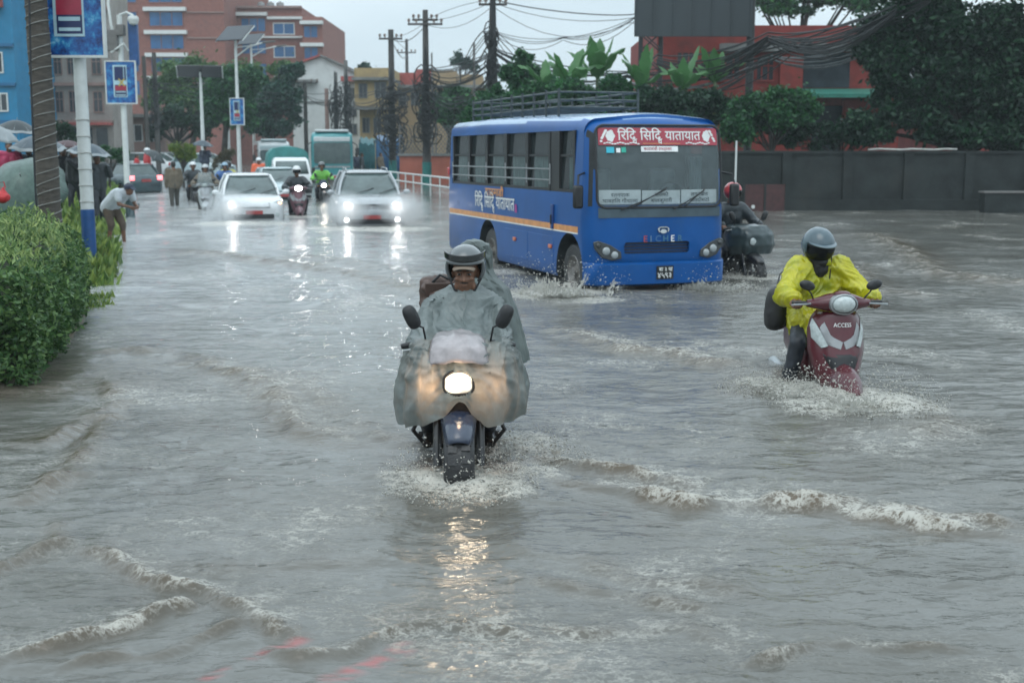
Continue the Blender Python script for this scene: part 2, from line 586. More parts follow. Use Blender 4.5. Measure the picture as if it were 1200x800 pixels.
# crests and wakes, each traced along the ground: (points, height, width, foam)
CRESTS = [
    ([(612, 540), (680, 549), (740, 556), (800, 568), (830, 574)], 0.062, 0.09, 0.9),
    ([(640, 566), (720, 576), (800, 592), (880, 590), (930, 592), (990, 598), (1040, 604), (1080, 617), (1140, 628), (1230, 645)], 0.068, 0.10, 1.0),
    ([(880, 585), (940, 588), (1000, 592), (1060, 604), (1120, 612), (1230, 622)], 0.05, 0.10, 0.6),
    ([(90, 640), (140, 662), (190, 688), (240, 698), (280, 716), (320, 742), (360, 752)], 0.06, 0.08, 0.8),
    ([(100, 632), (150, 655), (210, 672), (300, 668), (400, 660), (470, 655)], 0.02, 0.14, 0.0),
    ([(300, 768), (350, 772), (400, 768), (440, 750), (480, 741), (540, 736), (590, 742), (640, 745)], 0.05, 0.08, 0.55),
    ([(640, 745), (720, 738), (800, 742), (880, 770)], 0.03, 0.12, 0.1),
    ([(-30, 785), (40, 765), (90, 752), (140, 742), (200, 722), (240, 710)], 0.06, 0.09, 0.8),
    ([(60, 790), (130, 772), (200, 765), (260, 742), (300, 728)], 0.05, 0.07, 0.25),
    ([(190, 424), (240, 430), (290, 442), (318, 460), (335, 485), (355, 505), (400, 516), (470, 520)], 0.05, 0.16, 0.6),
    ([(300, 440), (340, 445), (400, 490), (440, 512), (500, 530)], 0.03, 0.14, 0.5),
    ([(110, 415), (160, 412), (215, 420), (270, 428)], 0.04, 0.14, 0.25),
    ([(180, 290), (240, 298), (300, 304), (360, 312), (420, 322), (470, 336), (510, 348)], 0.05, 0.3, 0.45),
    ([(330, 300), (400, 305), (460, 318), (500, 330)], 0.04, 0.3, 0.4),
    ([(640, 385), (690, 398), (730, 408), (780, 412), (830, 425), (880, 440)], 0.05, 0.16, 0.75),
    ([(850, 470), (900, 440), (940, 430)], 0.03, 0.2, 0.5),
    ([(860, 785), (920, 768), (960, 760), (1010, 764), (1080, 760), (1150, 768)], 0.045, 0.07, 0.55),
    ([(600, 690), (660, 688), (720, 697), (780, 712), (850, 722)], 0.035, 0.12, 0.05),
    ([(560, 640), (640, 650), (720, 670), (800, 690), (900, 700)], 0.025, 0.14, 0.0),
    ([(0, 600), (40, 585), (80, 560), (100, 520), (125, 492), (150, 484)], 0.05, 0.10, 0.35),
    ([(0, 530), (50, 520), (90, 500), (140, 470), (120, 440)], 0.04, 0.12, 0.3),
    ([(-20, 680), (30, 655), (70, 640), (60, 610)], 0.04, 0.08, 0.2),
    ([(1010, 270), (1060, 290), (1100, 320), (1160, 330), (1230, 335)], 0.05, 0.35, 0.5),
    ([(940, 300), (1000, 310), (1030, 340), (1090, 350)], 0.04, 0.3, 0.45),
    ([(1020, 470), (1080, 480), (1110, 500), (1060, 520)], 0.03, 0.2, 0.4),
]
for ci, (pp, amp, wid, fo) in enumerate(CRESTS):
    P = np.array([[*gp(a, b).to_2d()] for a, b in pp])
    near = float(np.clip(P[:, 1].mean() / 7.0, 0.55, 1.5)); wid *= 0.78 * near ** 0.5 * (near if near < 1 else 1); amp *= near if near < 1 else 1
    # densify and wobble
    Q = []
    for a, b in zip(P[:-1], P[1:]):
        for t in np.linspace(0, 1, 6, endpoint=False): Q.append(a + (b - a) * t)
    Q.append(P[-1]); Q = np.array(Q)
    Q[:, 1] += 0.07 * near * noise2(Q[:, 0] * 6.5 + ci * 3, Q[:, 1] * 6)
    Q[:, 1] += 0.10 * noise2(Q[:, 0] * 2.3 + ci * 7, Q[:, 1] * 2.3)
    pad = wid * 6
    box = (X > Q[:, 0].min() - pad) & (X < Q[:, 0].max() + pad) & (Y > Q[:, 1].min() - pad) & (Y < Q[:, 1].max() + pad)
    x, y = X[box], Y[box]
    best = np.full(x.shape, 1e9); sg = np.zeros_like(x); al = np.zeros_like(x)
    for k in range(len(Q) - 1):
        a, b = Q[k], Q[k + 1]; d = b - a; L2 = d @ d + 1e-9
        t = np.clip(((x - a[0]) * d[0] + (y - a[1]) * d[1]) / L2, 0, 1)
        ex, ey = x - a[0] - t * d[0], y - a[1] - t * d[1]
        r = np.hypot(ex, ey); m = r < best
        best[m] = r[m]; sg[m] = np.sign(ey[m]); al[m] = (k + t[m]) / (len(Q) - 1)
    s = best * sg                                    # + is the far side
    taper = np.clip(np.minimum(al, 1 - al) * 7, 0, 1) ** 0.7
    brk = np.clip(0.62 + 1.0 * noise2(x * 2.6 + ci, y * 2.6) + 0.5 * noise2(x * 7 + ci, y * 7), 0.18, 1.25)
    w = np.where(s < 0, wid * 0.55, wid * 1.6)        # steep towards the viewer
    prof = np.exp(-(s / w) ** 2)
    Hh[box] += 0.85 * amp * prof * taper * brk - 0.35 * amp * np.exp(-((s + wid * 1.5) / wid) ** 2) * taper
    f = fo * taper * np.clip(brk, 0, 1.2) * np.exp(-((s + 0.10 * wid) / (wid * 0.75)) ** 2) * np.clip(0.75 + 0.8 * noise2(x * 5 + ci, y * 6), 0.15, 1.1)
    trail = fo * 0.72 * taper * np.clip((s > 0) * np.exp(-s / (wid * 6.0)), 0, 1)
    foam[box] = np.maximum(foam[box], np.maximum(f, trail))
    chop[box] = np.maximum(chop[box], 0.55 * taper * min(1, amp * 10) * np.exp(-((s - 0.2 * wid) / (wid * 2.2)) ** 2))
    silt_and_reflection[box] = np.maximum(silt_and_reflection[box], 0.95 * taper * np.clip(brk + 0.2, 0, 1) * np.exp(-((s) / (wid * 1.3)) ** 2) * min(1, amp * 18))

# churned water round wheels and hulls: (pixel, radius, foam, stretch along y)
CHURN = [((536, 568), 0.62, 1.0), ((560, 575), 0.5, 0.8), ((490, 565), 0.4, 0.6), ((600, 520), 0.5, 0.7), ((620, 555), 0.4, 0.6),
         ((990, 462), 0.55, 1.0), ((1030, 475), 0.7, 0.9), ((935, 455), 0.55, 0.8), ((890, 450), 0.5, 0.6), ((960, 480), 0.5, 0.8), ((1075, 480), 0.5, 0.5),
         ((668, 343), 0.9, 1.0), ((630, 345), 0.9, 0.9), ((700, 352), 0.6, 0.8), ((832, 338), 0.6, 1.0), ((760, 350), 1.4, 0.35), ((590, 318), 0.8, 0.7),
         ((885, 326), 0.9, 0.8), ((270, 262), 1.6, 0.8), ((305, 262), 1.6, 0.6), ((400, 268), 1.5, 0.7), ((460, 268), 1.8, 0.8), ((352, 254), 1.0, 0.6),
         ((240, 245), 1.5, 0.6), ((500, 262), 2.5, 0.4), ((205, 243), 1.0, 0.3)]
for (pp, rad, fo) in CHURN:
    c = gp(*pp)
    d = np.hypot(X - c.x, Y - c.y) / rad
    d = d * (1 + 0.35 * noise2(X * 3.1 + pp[0], Y * 3.1)); w = np.clip(1 - d, 0, 1); w = w * w * (3 - 2 * w)
    foam = np.maximum(foam, fo * np.clip(w * 1.5, 0, 1))
    chop = np.maximum(chop, fo * w)
# general turbulence far up the road and to the right
turb = np.clip(0.55 * fbm(X * 0.35 + 9, Y * 0.22 + 1, 3) + 0.12, 0, 1) * np.clip((Y - 9) / 12, 0, 1)
foam = np.maximum(foam, 0.50 * turb)
foam = np.maximum(foam, np.clip(0.16 + 0.5 * fbm(X * 0.8 + 4, Y * 0.55, 3), 0, 0.42))
rough = chop + 0.30 * foam
Hh += rough * (0.050 * fbm(X * 5 + 3, Y * 6, 3) * damp(0.14) + 0.060 * (0.4 - np.abs(fbm(X * 11, Y * 13 + 3, 3))) * damp(0.07))
Hh += chop * 0.03 * damp(0.2)
Hh = np.where(Y > 60, Hh * 0.6, Hh)
near_bank = np.clip((X - np.vectorize(edge_x)(Y)) / 1.2, 0, 1)
dark = (1 - near_bank) * np.clip(1.3 - np.abs(Y - 9.2) / 3.0, 0, 1)
silt_and_reflection = np.maximum(silt_and_reflection, 0.55 * dark)  # brown water by the bank, with the hedge's dark reflection painted in
# mask of broken red streaks tinted into the water colour
paint = np.zeros_like(X)
for a, b, wd in [((300, 772), (352, 752), 0.045), ((392, 800), (470, 762), 0.06), ((240, 800), (262, 790), 0.03)]:
    A, B = gp(*a), gp(*b); d = Vector((B.x - A.x, B.y - A.y)); L2 = d.dot(d)
    t = np.clip(((X - A.x) * d.x + (Y - A.y) * d.y) / L2, 0, 1)
    r = np.hypot(X - A.x - t * d.x, Y - A.y - t * d.y)
    paint = np.maximum(paint, np.clip(1.3 - r / wd, 0, 1) * np.clip(0.30 + 1.3 * noise2(X * 12, Y * 20), 0, 0.7))

# sky sheen painted as a paler water colour up the road on the left
sky_sheen = np.clip((Y - 9) / 14, 0, 1) * np.clip(1.15 - (X + 0.28 * Y - 1.5) / 4.0, 0, 1) * np.clip(0.75 + 0.5 * fbm(X * 0.3, Y * 0.18 + 7, 3), 0.2, 1)
me = bpy.data.meshes.new('flood_water')
nv = NR * NC
me.vertices.add(nv)
me.vertices.foreach_set('co', np.stack([X, Y, Hh], -1).ravel())
ii = np.arange(nv).reshape(NR, NC)
Q = np.stack([ii[:-1, :-1], ii[:-1, 1:], ii[1:, 1:], ii[1:, :-1]], -1).reshape(-1, 4)
me.loops.add(Q.size); me.loops.foreach_set('vertex_index', Q.ravel())
me.polygons.add(len(Q))
me.polygons.foreach_set('loop_start', np.arange(0, Q.size, 4)); me.polygons.foreach_set('loop_total', np.full(len(Q), 4))
me.polygons.foreach_set('use_smooth', np.ones(len(Q), bool))
me.update(calc_edges=True)
for nm, ar in (('foam', foam), ('silt_and_reflection', silt_and_reflection), ('paint', paint), ('sky_sheen', sky_sheen)):
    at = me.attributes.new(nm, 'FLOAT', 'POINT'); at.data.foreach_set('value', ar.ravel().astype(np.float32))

def water_height(x, y):
    i = int(np.clip(np.searchsorted(Yr, y), 0, NR - 1)); j = int(np.clip(np.searchsorted(U, x / (Yr[i] + 4.0)), 0, NC - 1))
    return float(Hh[i, j])

m = bpy.data.materials.new('flood_water'); m.use_nodes = True
n, l = m.node_tree.nodes, m.node_tree.links
b = n['Principled BSDF']
def attr(nm):
    a = n.new('ShaderNodeAttribute'); a.attribute_name = nm; return a.outputs['Fac']
def math_(op, a, b_=None):
    q = n.new('ShaderNodeMath'); q.operation = op
    for i, v in enumerate((a, b_)):
        if v is None: continue
        if isinstance(v, (int, float)): q.inputs[i].default_value = v
        else: l.new(v, q.inputs[i])
    return q.outputs[0]
def nz(scale, detail, stretch=(1, 1, 1), rough_=0.6):
    mp = n.new('ShaderNodeMapping'); mp.inputs['Scale'].default_value = stretch
    l.new(tco, mp.inputs[0])
    q = n.new('ShaderNodeTexNoise'); q.inputs['Scale'].default_value = scale; q.inputs['Detail'].default_value = detail
    q.inputs['Roughness'].default_value = rough_
    l.new(mp.outputs[0], q.inputs['Vector']); return q.outputs['Fac']
tco = n.new('ShaderNodeTexCoord').outputs['Object']
fa = attr('foam')
f1 = nz(6.0, 8, (1, 1.4, 1), 0.78)
f2 = math_('SUBTRACT', 0.92, math_('ABSOLUTE', math_('MULTIPLY', math_('SUBTRACT', nz(15.0, 6, (1, 1.4, 1), 0.7), 0.5), 4.2)))
web = math_('ADD', math_('MULTIPLY', f1, 0.62), math_('MULTIPLY', f2, 0.38))
# foam where noise climbs over a level that falls as the water is more churned
lev = math_('SUBTRACT', math_('ADD', web, math_('MULTIPLY', fa, 0.27)), 0.655)
fm = n.new('ShaderNodeMapRange'); fm.inputs[1].default_value = 0.0; fm.inputs[2].default_value = 0.20
l.new(lev, fm.inputs[0])
foam_mask = math_('MULTIPLY', fm.outputs[0], math_('MINIMUM', math_('MULTIPLY', fa, 1.7), 0.80))
big = nz(0.5, 4, (1, 1.7, 1))
cr = n.new('ShaderNodeValToRGB')
cr.color_ramp.elements[0].position = 0.3; cr.color_ramp.elements[0].color = (0.085, 0.082, 0.070, 1)
cr.color_ramp.elements[1].position = 0.7; cr.color_ramp.elements[1].color = (0.150, 0.150, 0.140, 1)
l.new(big, cr.inputs['Fac'])
def mixc(f, a, c):
    q = n.new('ShaderNodeMix'); q.data_type = 'RGBA'
    l.new(f, q.inputs[0]); l.new(a, q.inputs[6])
    if isinstance(c, tuple): q.inputs[7].default_value = (*c, 1)
    else: l.new(c, q.inputs[7])
    return q.outputs[2]
c0 = mixc(attr('sky_sheen'), cr.outputs[0], (0.40, 0.42, 0.425))
c1 = mixc(attr('silt_and_reflection'), c0, (0.085, 0.060, 0.034))
c2 = mixc(attr('paint'), c1, (0.36, 0.085, 0.085))
c3 = mixc(foam_mask, c2, (0.52, 0.505, 0.455))
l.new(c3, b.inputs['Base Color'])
rr = n.new('ShaderNodeMapRange'); rr.inputs[3].default_value = 0.06; rr.inputs[4].default_value = 0.6
l.new(foam_mask, rr.inputs[0]); l.new(rr.outputs[0], b.inputs['Roughness'])
b.inputs['IOR'].default_value = 1.42
w1 = nz(5.5, 5, (1, 2.0, 1)); w2 = nz(22.0, 3, (1, 1.8, 1)); w3 = nz(1.6, 4, (1, 2.2, 1))
hsum = math_('ADD', math_('ADD', math_('MULTIPLY', w1, 0.05), math_('MULTIPLY', w2, 0.012)), math_('ADD', math_('MULTIPLY', w3, 0.16), math_('MULTIPLY', foam_mask, 0.02)))
bp = n.new('ShaderNodeBump'); bp.inputs['Strength'].default_value = 0.26; bp.inputs['Distance'].default_value = 1.0
l.new(hsum, bp.inputs['Height']); l.new(bp.outputs[0], b.inputs['Normal'])
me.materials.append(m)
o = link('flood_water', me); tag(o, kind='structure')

# ---------------------------------------------------------------- splashes: thrown drops, lumps and sheets of water
M_spl = mat('thrown_water', (0.52, 0.51, 0.47), 0.25, var=0.1, trans=0.35)
def splash(label, c, rad, n_, up, seed, squash=1.0, size=1.0, group='water thrown up by the wheels'):
    """torn curling sheets of water with a scatter of fine drops"""
    g_ = np.random.default_rng(seed)
    mb = MB()
    for s_ in range(11):
        a0 = g_.random() * 2 * pi; span = 0.9 + 1.3 * g_.random(); r0 = rad * (0.18 + 0.55 * g_.random()); rise = up * (0.35 + 0.75 * g_.random()); out = rad * (0.10 + 0.22 * g_.random())
        na, nt = 70, 16; k = len(mb.v)
        for i in range(nt):
            t = i / (nt - 1)
            for j in range(na):
                u = j / (na - 1); a = a0 + span * (u - 0.5)
                edge = sin(pi * u) ** 0.6
                h = rise * edge * (t - 0.35 * t * t) * (0.6 + 0.9 * float(abs(noise2(u * 7 + seed, t * 1.5 + s_ * 5))))
                r = r0 + out * t * (0.7 + 0.6 * float(noise2(u * 5 + seed * 3, s_ * 7.1))) + 0.012 * float(noise2(u * 30, t * 9 + s_))
                x = c[0] + cos(a) * r; y = c[1] + sin(a) * r * squash
                mb.v.append((x, y, h - 0.012 + (0.0 if i else -0.02)))
        u_ = np.linspace(0, 1, na)[None, :]; t_ = np.linspace(0, 1, nt)[:, None]
        holes = noise2(u_ * 15 * span + seed * 1.7, t_ * 4 + s_ * 3) + 0.6 * noise2(u_ * 36 * span, t_ * 9 + s_)
        for i in range(nt - 1):
            for j in range(na - 1):
                if holes[i, j] > 0.50 * (i / nt) - 0.28 + 0.30 * (i / nt) ** 3:
                    p = k + i * na + j; mb.f.append((p, p + 1, p + na + 1, p + na))
    zb = {}
    for k in range(n_ * 3):
        a = g_.random() * 2 * pi
        q = g_.random() ** 0.55
        r = rad * 1.05 * q
        x = c[0] + cos(a) * r; y = c[1] + sin(a) * r * squash
        z = water_height(x, y) + up * (g_.random() ** 3.2) * (1.15 - abs(q - 0.5) * 1.2)
        s2 = size * (0.0018 + 0.0050 * g_.random() ** 4)
        M = Euler((g_.random() * 3, g_.random() * 3, g_.random() * 3)).to_matrix()
        mb.ball((x, y, z), (s2, s2 * (1 + 1.2 * g_.random()), s2), 5, M)
    o = mb.obj('water_splash', M_spl, smooth=60)
    return tag(o, label, 'splash', group, 'stuff')

# ---------------------------------------------------------------- rain haze
hz = bpy.data.materials.new('rain_haze'); hz.use_nodes = True
hn, hl = hz.node_tree.nodes, hz.node_tree.links
hn.remove(hn['Principled BSDF'])
pv = hn.new('ShaderNodeVolumePrincipled')
pv.inputs['Color'].default_value = (0.80, 0.90, 0.93, 1)
pv.inputs['Density'].default_value = 0.0007
pv.inputs['Anisotropy'].default_value = 0.2
hl.new(pv.outputs[0], hn['Material Output'].inputs['Volume'])
mb = MB(); mb.box((0, 92, 15.5), (260, 196, 35))
o = mb.obj('haze', hz, smooth=0); tag(o, kind='stuff')
# ================================================================== buildings, walls, poles, trees
M_brick = mat('hotel_red_brick', (0.235, 0.095, 0.075), 0.85, var=0.2, scale=3, dirt=((0.16, 0.08, 0.07), 0.6, 0.5, 0.6))
M_redwall = mat('deep_red_wall', (0.20, 0.026, 0.020), 0.8, var=0.3, scale=1.5, dirt=((0.08, 0.025, 0.02), 0.9, 0.5, 0.7))
M_bluewall = mat('bright_blue_wall', (0.012, 0.19, 0.36), 0.7, var=0.15, scale=1.5, dirt=((0.03, 0.15, 0.27), 0.8, 0.55, 0.5))
M_cream = mat('grey_cream_plaster', (0.30, 0.27, 0.245), 0.85, var=0.15, scale=1.2, dirt=((0.17, 0.15, 0.14), 0.7, 0.5, 0.7))
M_pinkish = mat('faded_pink_plaster', (0.27, 0.18, 0.16), 0.85, var=0.2, scale=1.2)
M_whitewall = mat('pale_white_plaster', (0.56, 0.58, 0.57), 0.8, var=0.1, scale=1.0, dirt=((0.36, 0.38, 0.37), 0.8, 0.52, 0.6))
M_yellow = mat('ochre_plaster', (0.36, 0.265, 0.13), 0.85, var=0.2, scale=1.2, dirt=((0.17, 0.13, 0.09), 0.8, 0.5, 0.7))
M_tan = mat('tan_plaster', (0.30, 0.22, 0.13), 0.85, var=0.2, scale=1.0)
M_concrete = mat('stained_concrete', (0.18, 0.185, 0.18), 0.85, var=0.25, scale=1.5, dirt=((0.08, 0.08, 0.078), 1.2, 0.5, 0.7))
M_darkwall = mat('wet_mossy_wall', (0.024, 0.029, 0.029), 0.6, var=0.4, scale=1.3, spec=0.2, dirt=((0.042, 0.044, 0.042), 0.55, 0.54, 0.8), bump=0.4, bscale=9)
M_bluepane = mat('blue_tinted_pane', (0.02, 0.10, 0.25), 0.12, var=0.35, scale=0.7)
M_darkpane = mat('dark_window_pane', (0.035, 0.042, 0.05), 0.12, var=0.4, scale=1.2)
M_band = mat('white_band', (0.62, 0.64, 0.63), 0.7, var=0.12)
M_redroof = mat('red_tile_roof', (0.33, 0.075, 0.065), 0.75, var=0.3, scale=6)
M_greenroof = mat('green_sheet_awning', (0.025, 0.16, 0.12), 0.45, var=0.25, scale=3)
M_wood = mat('wet_grey_wood_pole', (0.055, 0.05, 0.047), 0.6, var=0.35, scale=6, stretch=(3, 3, 0.4))
M_cpole = mat('grey_concrete_pole', (0.15, 0.145, 0.14), 0.8, var=0.25, scale=4)
M_cable = mat('black_cable', (0.016, 0.018, 0.02), 0.55, var=0.3)
M_greycable = mat('grey_cable', (0.10, 0.115, 0.12), 0.5, var=0.3)
M_galv = mat('galvanised_white_pole', (0.60, 0.63, 0.62), 0.45, var=0.12, scale=5, dirt=((0.36, 0.38, 0.37), 5, 0.56, 0.6))
M_bluepaint = mat('blue_pole_band', (0.012, 0.07, 0.22), 0.4, var=0.25)
M_tealpaint = mat('teal_pole_band', (0.01, 0.13, 0.12), 0.5, var=0.3)
M_bark = mat('palm_bark', (0.075, 0.065, 0.055), 0.85, var=0.4, scale=5, stretch=(1, 1, 5), bump=0.8, bscale=18)
M_trunk = mat('tree_bark', (0.030, 0.026, 0.022), 0.85, var=0.4, scale=6, bump=0.6, bscale=14)
M_rope = mat('pale_rope_light', (0.38, 0.38, 0.36), 0.5, var=0.25)
M_panel = mat('solar_panel_face', (0.012, 0.016, 0.026), 0.15, var=0.5, scale=5)

def leafm(name, col, island=0.35):
    return mat(name, col, 0.45, var=0.25, scale=0.7, island=island, trans=0.3, spec=0.4)
L_hedge = leafm('hedge_leaf', (0.070, 0.145, 0.045), 0.6)
L_tip = leafm('fresh_hedge_leaf', (0.21, 0.30, 0.105), 0.45)
L_grass = leafm('verge_grass_blade', (0.155, 0.235, 0.055), 0.5)
L_light = leafm('feathery_green_leaf', (0.058, 0.135, 0.036), 0.4)
L_mid = leafm('mid_green_leaf', (0.022, 0.098, 0.034), 0.5)
L_dark = leafm('dark_green_leaf', (0.011, 0.046, 0.022), 0.6)
L_blue = leafm('blue_green_leaf', (0.018, 0.068, 0.045), 0.4)
L_banana = leafm('banana_leaf', (0.06, 0.17, 0.055), 0.3)
L_lime = leafm('lime_bush_leaf', (0.15, 0.22, 0.03), 0.35)

def pxx(px, Y): return yp(px, 171, Y).x
def pzz(py, Y, px=600): return yp(px, py, Y).z

def wbox(name, m, parent, x0, x1, y0, y1, z0, z1, bevel=0.0):
    q = MB(); q.box(((x0 + x1) / 2, (y0 + y1) / 2, (z0 + z1) / 2), (x1 - x0, y1 - y0, z1 - z0))
    return q.obj(name, m, parent, smooth=0, bevel=bevel)

def window(parent, x0, x1, z0, z1, pane, frame, y=0.0, bars=1, cross=False, proud=0.07):
    w = (x1 - x0); t = min(0.09, w * 0.09)
    q = MB()
    q.box(((x0 + x1) / 2, y - proud / 2, z1 - t / 2), (w, proud, t)); q.box(((x0 + x1) / 2, y - proud / 2, z0 + t / 2), (w, proud, t))
    q.box((x0 + t / 2, y - proud / 2, (z0 + z1) / 2), (t, proud - 0.006, z1 - z0 - 2 * t)); q.box((x1 - t / 2, y - proud / 2, (z0 + z1) / 2), (t, proud - 0.006, z1 - z0 - 2 * t))
    for k in range(bars): q.box((x0 + w * (k + 1) / (bars + 1), y - proud / 2, (z0 + z1) / 2), (t * 0.7, proud - 0.012, z1 - z0 - 2 * t))
    if cross: q.box(((x0 + x1) / 2, y - proud / 2, z0 + (z1 - z0) * 0.62), (w - 2 * t, proud - 0.018, t * 0.7))
    f = q.obj('window', frame, parent, smooth=0)
    p = MB(); p.box(((x0 + x1) / 2, y - 0.012, (z0 + z1) / 2), (w - 2 * t, 0.02, z1 - z0 - 2 * t)); p.obj('pane', pane, f, smooth=0)
    return f

class Facade:
    """a block whose front is measured off the photograph at distance Y"""
    def __init__(s, name, label, Y, px0, px1, pyt, depth, m, group=None, zb=-0.5, rz=0.0):
        s.Y = Y; s.x0 = pxx(px0, Y); s.o = Vector((s.x0, Y, 0))
        s.root = thing(name, label, 'building' if 'house' not in label else 'house', s.o, rz, group)
        s.w = pxx(px1, Y) - s.x0; s.h = pzz(pyt, Y)
        wbox('wall', m, s.root, 0, s.w, 0, depth, zb, s.h)
        s.depth = depth
    def X(s, px): return pxx(px, s.Y) - s.x0
    def Z(s, py): return pzz(py, s.Y)
    def win(s, a, b, c, d, pane=None, frame=None, bars=1, cross=False, y=0.0):
        return window(s.root, s.X(a), s.X(c), s.Z(d), s.Z(b), pane or M_darkpane, frame or M_band, y, bars, cross)
    def slab(s, name, m, a, b, c, d, out=0.25, back=0.1):
        return wbox(name, m, s.root, s.X(a), s.X(c), -out, back, s.Z(d), s.Z(b))

# ---- left: bright blue house, grey-cream block
f = Facade('house', 'bright blue house with white framed windows at the far left edge', 70, -90, 23, -60, 6, M_bluewall)
for a, b, c, d in ((-8, 17, 7, 42), (-6, 61, 10, 86), (-4, 109, 13, 131), (-60, 17, -40, 42), (-60, 61, -40, 86), (-60, 109, -40, 131), (-8, -28, 7, -4)): f.win(a, b, c, d, bars=1)
for y in (51, 97, 141): f.slab('floor_band', mat('dark_blue_band', (0.012, 0.12, 0.26), 0.7), -90, y, 23, y + 4, 0.18)
f.slab('balcony_panel', M_redroof, -90, -2, 14, 9, 0.5)
f = Facade('apartment_block', 'grey cream apartment block with dark windows behind the palm trunk', 76, 23.5, 134, -70, 4, M_cream)
for i, y in enumerate((-26, 18, 63, 107)):
    for x, w in ((26, 13), (68, 10), (84, 9), (98, 8), (112, 12)):
        f.win(x, y, x + w, y + 25, bars=1, cross=True, frame=M_pinkish)
for y in (8, 53, 97, 141): f.slab('floor_band', M_pinkish, 23.5, y, 134, y + 4, 0.3)
for y in (20, 66): f.slab('balcony', M_concrete, 23.5, y + 27, 45, y + 38, 1.0)
f.slab('shop_canopy', M_redroof, 80, 144, 134, 147, 1.2)
for x in (60, 78, 96, 114): f.slab('shutter', M_darkpane, x, 150, x + 13, 172, 0.03)
f = Facade('shop_row', 'low pinkish shop row with a flat roof left of the feathery trees', 84, 128, 186, 138, 8, M_pinkish)
for x in (132, 145, 158, 171): f.win(x, 146, x + 10, 166, bars=0)
f.slab('roof', M_concrete, 126, 134, 188, 138, 0.8, 8)

# ---- the brick hotel
f = Facade('hotel_wing', 'tall red brick hotel wing with large blue windows and white bands', 130, 140, 268, -75, 24, M_brick)
for y in (-42, -14, 13.5, 40.5, 67, 94): f.win(181, y, 221, y + 18, M_bluepane, M_brick, bars=2); f.slab('white_band', M_band, 176, y - 4.5, 225, y, 0.5)
for y in (-42, -14, 13.5, 40.5, 67, 94): f.win(146, y, 168, y + 18, M_bluepane, M_brick, bars=1)
for y in (9, 39): f.slab('floor_line', M_pinkish, 225, y + 5, 268, y + 6.5, 0.15)
f = Facade('hotel_wing', 'lower red brick hotel wing with roof tanks beside the white gabled house', 136, 268, 358, 9, 20, M_brick)
for y0 in (21, 47, 74): f.win(287, y0, 316, y0 + 17, M_bluepane, M_brick, bars=2)
for y0 in (27, 54, 80): f.win(324, y0, 349, y0 + 14, M_bluepane, M_band, bars=1)
f.slab('white_band', M_band, 276, 15, 318, 19, 0.5); f.slab('white_band', M_band, 318, 20, 358, 23, 0.4)
f.slab('floor_line', M_band, 276, 43, 358, 45, 0.4); f.slab('roof_edge', M_pinkish, 268, 7.5, 358, 10, 0.4)
f2 = Facade('stair_tower', 'narrow red brick stair tower at the right end of the hotel', 134, 358, 381, 20, 18, M_brick)
for y0 in (30, 55, 80): f2.win(358.8, y0, 376, y0 + 15, M_bluepane, M_brick, bars=1)
for y0 in (25, 51): f2.slab('white_band', M_band, 356, y0, 382, y0 + 4, 0.7)
tkg = 'roof tanks on the hotel'
M_tank = mat('grey_water_tank', (0.25, 0.26, 0.26), 0.6, var=0.2)
for px, lab in ((311, 'leftmost of three grey water tanks on the hotel roof'), (322, 'middle one of three grey water tanks on the hotel roof'), (333, 'rightmost of three grey water tanks on the hotel roof')):
    x = pxx(px, 140); z = pzz(9, 136)
    t = thing('water_tank', lab, 'tank', (x, 140, z), 0, tkg)
    q = MB(); q.lathe([(0, 0), (0.42, 0), (0.42, 0.8), (0.36, 0.92), (0.12, 1.0), (0.12, 1.05), (0, 1.05)], (0, 0, 0), 'z', 16); q.obj('drum', M_tank, t)
    q = MB(); q.tube([(0.42, 0, 0.1), (0.55, 0, 0.1), (0.55, 0, 0)], 0.03, 6); q.obj('outlet_pipe', M_steel if 'M_steel' in globals() else M_band, t)
t = thing('chimney_stack', 'brick chimney stack where the two hotel wings meet', 'chimney', (pxx(271, 138), 140, pzz(9, 136)))
wbox('shaft', M_brick, t, -0.35, 0.35, -0.35, 0.35, -0.2, 1.7); wbox('cap', M_concrete, t, -0.45, 0.45, -0.45, 0.45, 1.7, 1.85)

# ---- white gabled house
Y_ = 106; t = thing('house', 'white gabled house below the red brick hotel', 'house', (pxx(344, Y_), Y_, 0))
x1 = pxx(405, Y_) - pxx(344, Y_); ze = pzz(79, Y_); za = pzz(67, Y_); xa = pxx(378, Y_) - pxx(344, Y_)
q = MB(); q.prism([(0, -0.5), (x1, -0.5), (x1, ze), (xa, za), (0, ze)], lambda u, v, d: Vector((u, d, v)), 0, 12); q.obj('wall', M_whitewall, t, smooth=0)
for (a, b, c, d) in ((-0.35, ze - 0.1, xa, za + 0.05), (xa, za + 0.05, x1 + 0.35, ze - 0.1)):
    q = MB(); q.prism([(a, b), (c, d), (c, d + 0.16), (a, b + 0.16)], lambda u, v, d2: Vector((u, d2, v)), -0.4, 12.2); q.obj('roof', M_redroof if a < 0 else M_concrete, t, smooth=0)
for (a, b, c, d) in ((352, 100, 360, 116), (384, 118, 394, 134)): window(t, pxx(a, Y_) - pxx(344, Y_), pxx(c, Y_) - pxx(344, Y_), pzz(d, Y_), pzz(b, Y_), M_darkpane, M_whitewall)
wbox('balcony_slab', M_concrete, t, -1.6, x1 * 0.5, -1.0, 0, pzz(97, Y_), pzz(94, Y_)); wbox('lintel_band', M_concrete, t, 0.02, x1 - 0.02, -0.12, 0, pzz(121, Y_), pzz(119, Y_))

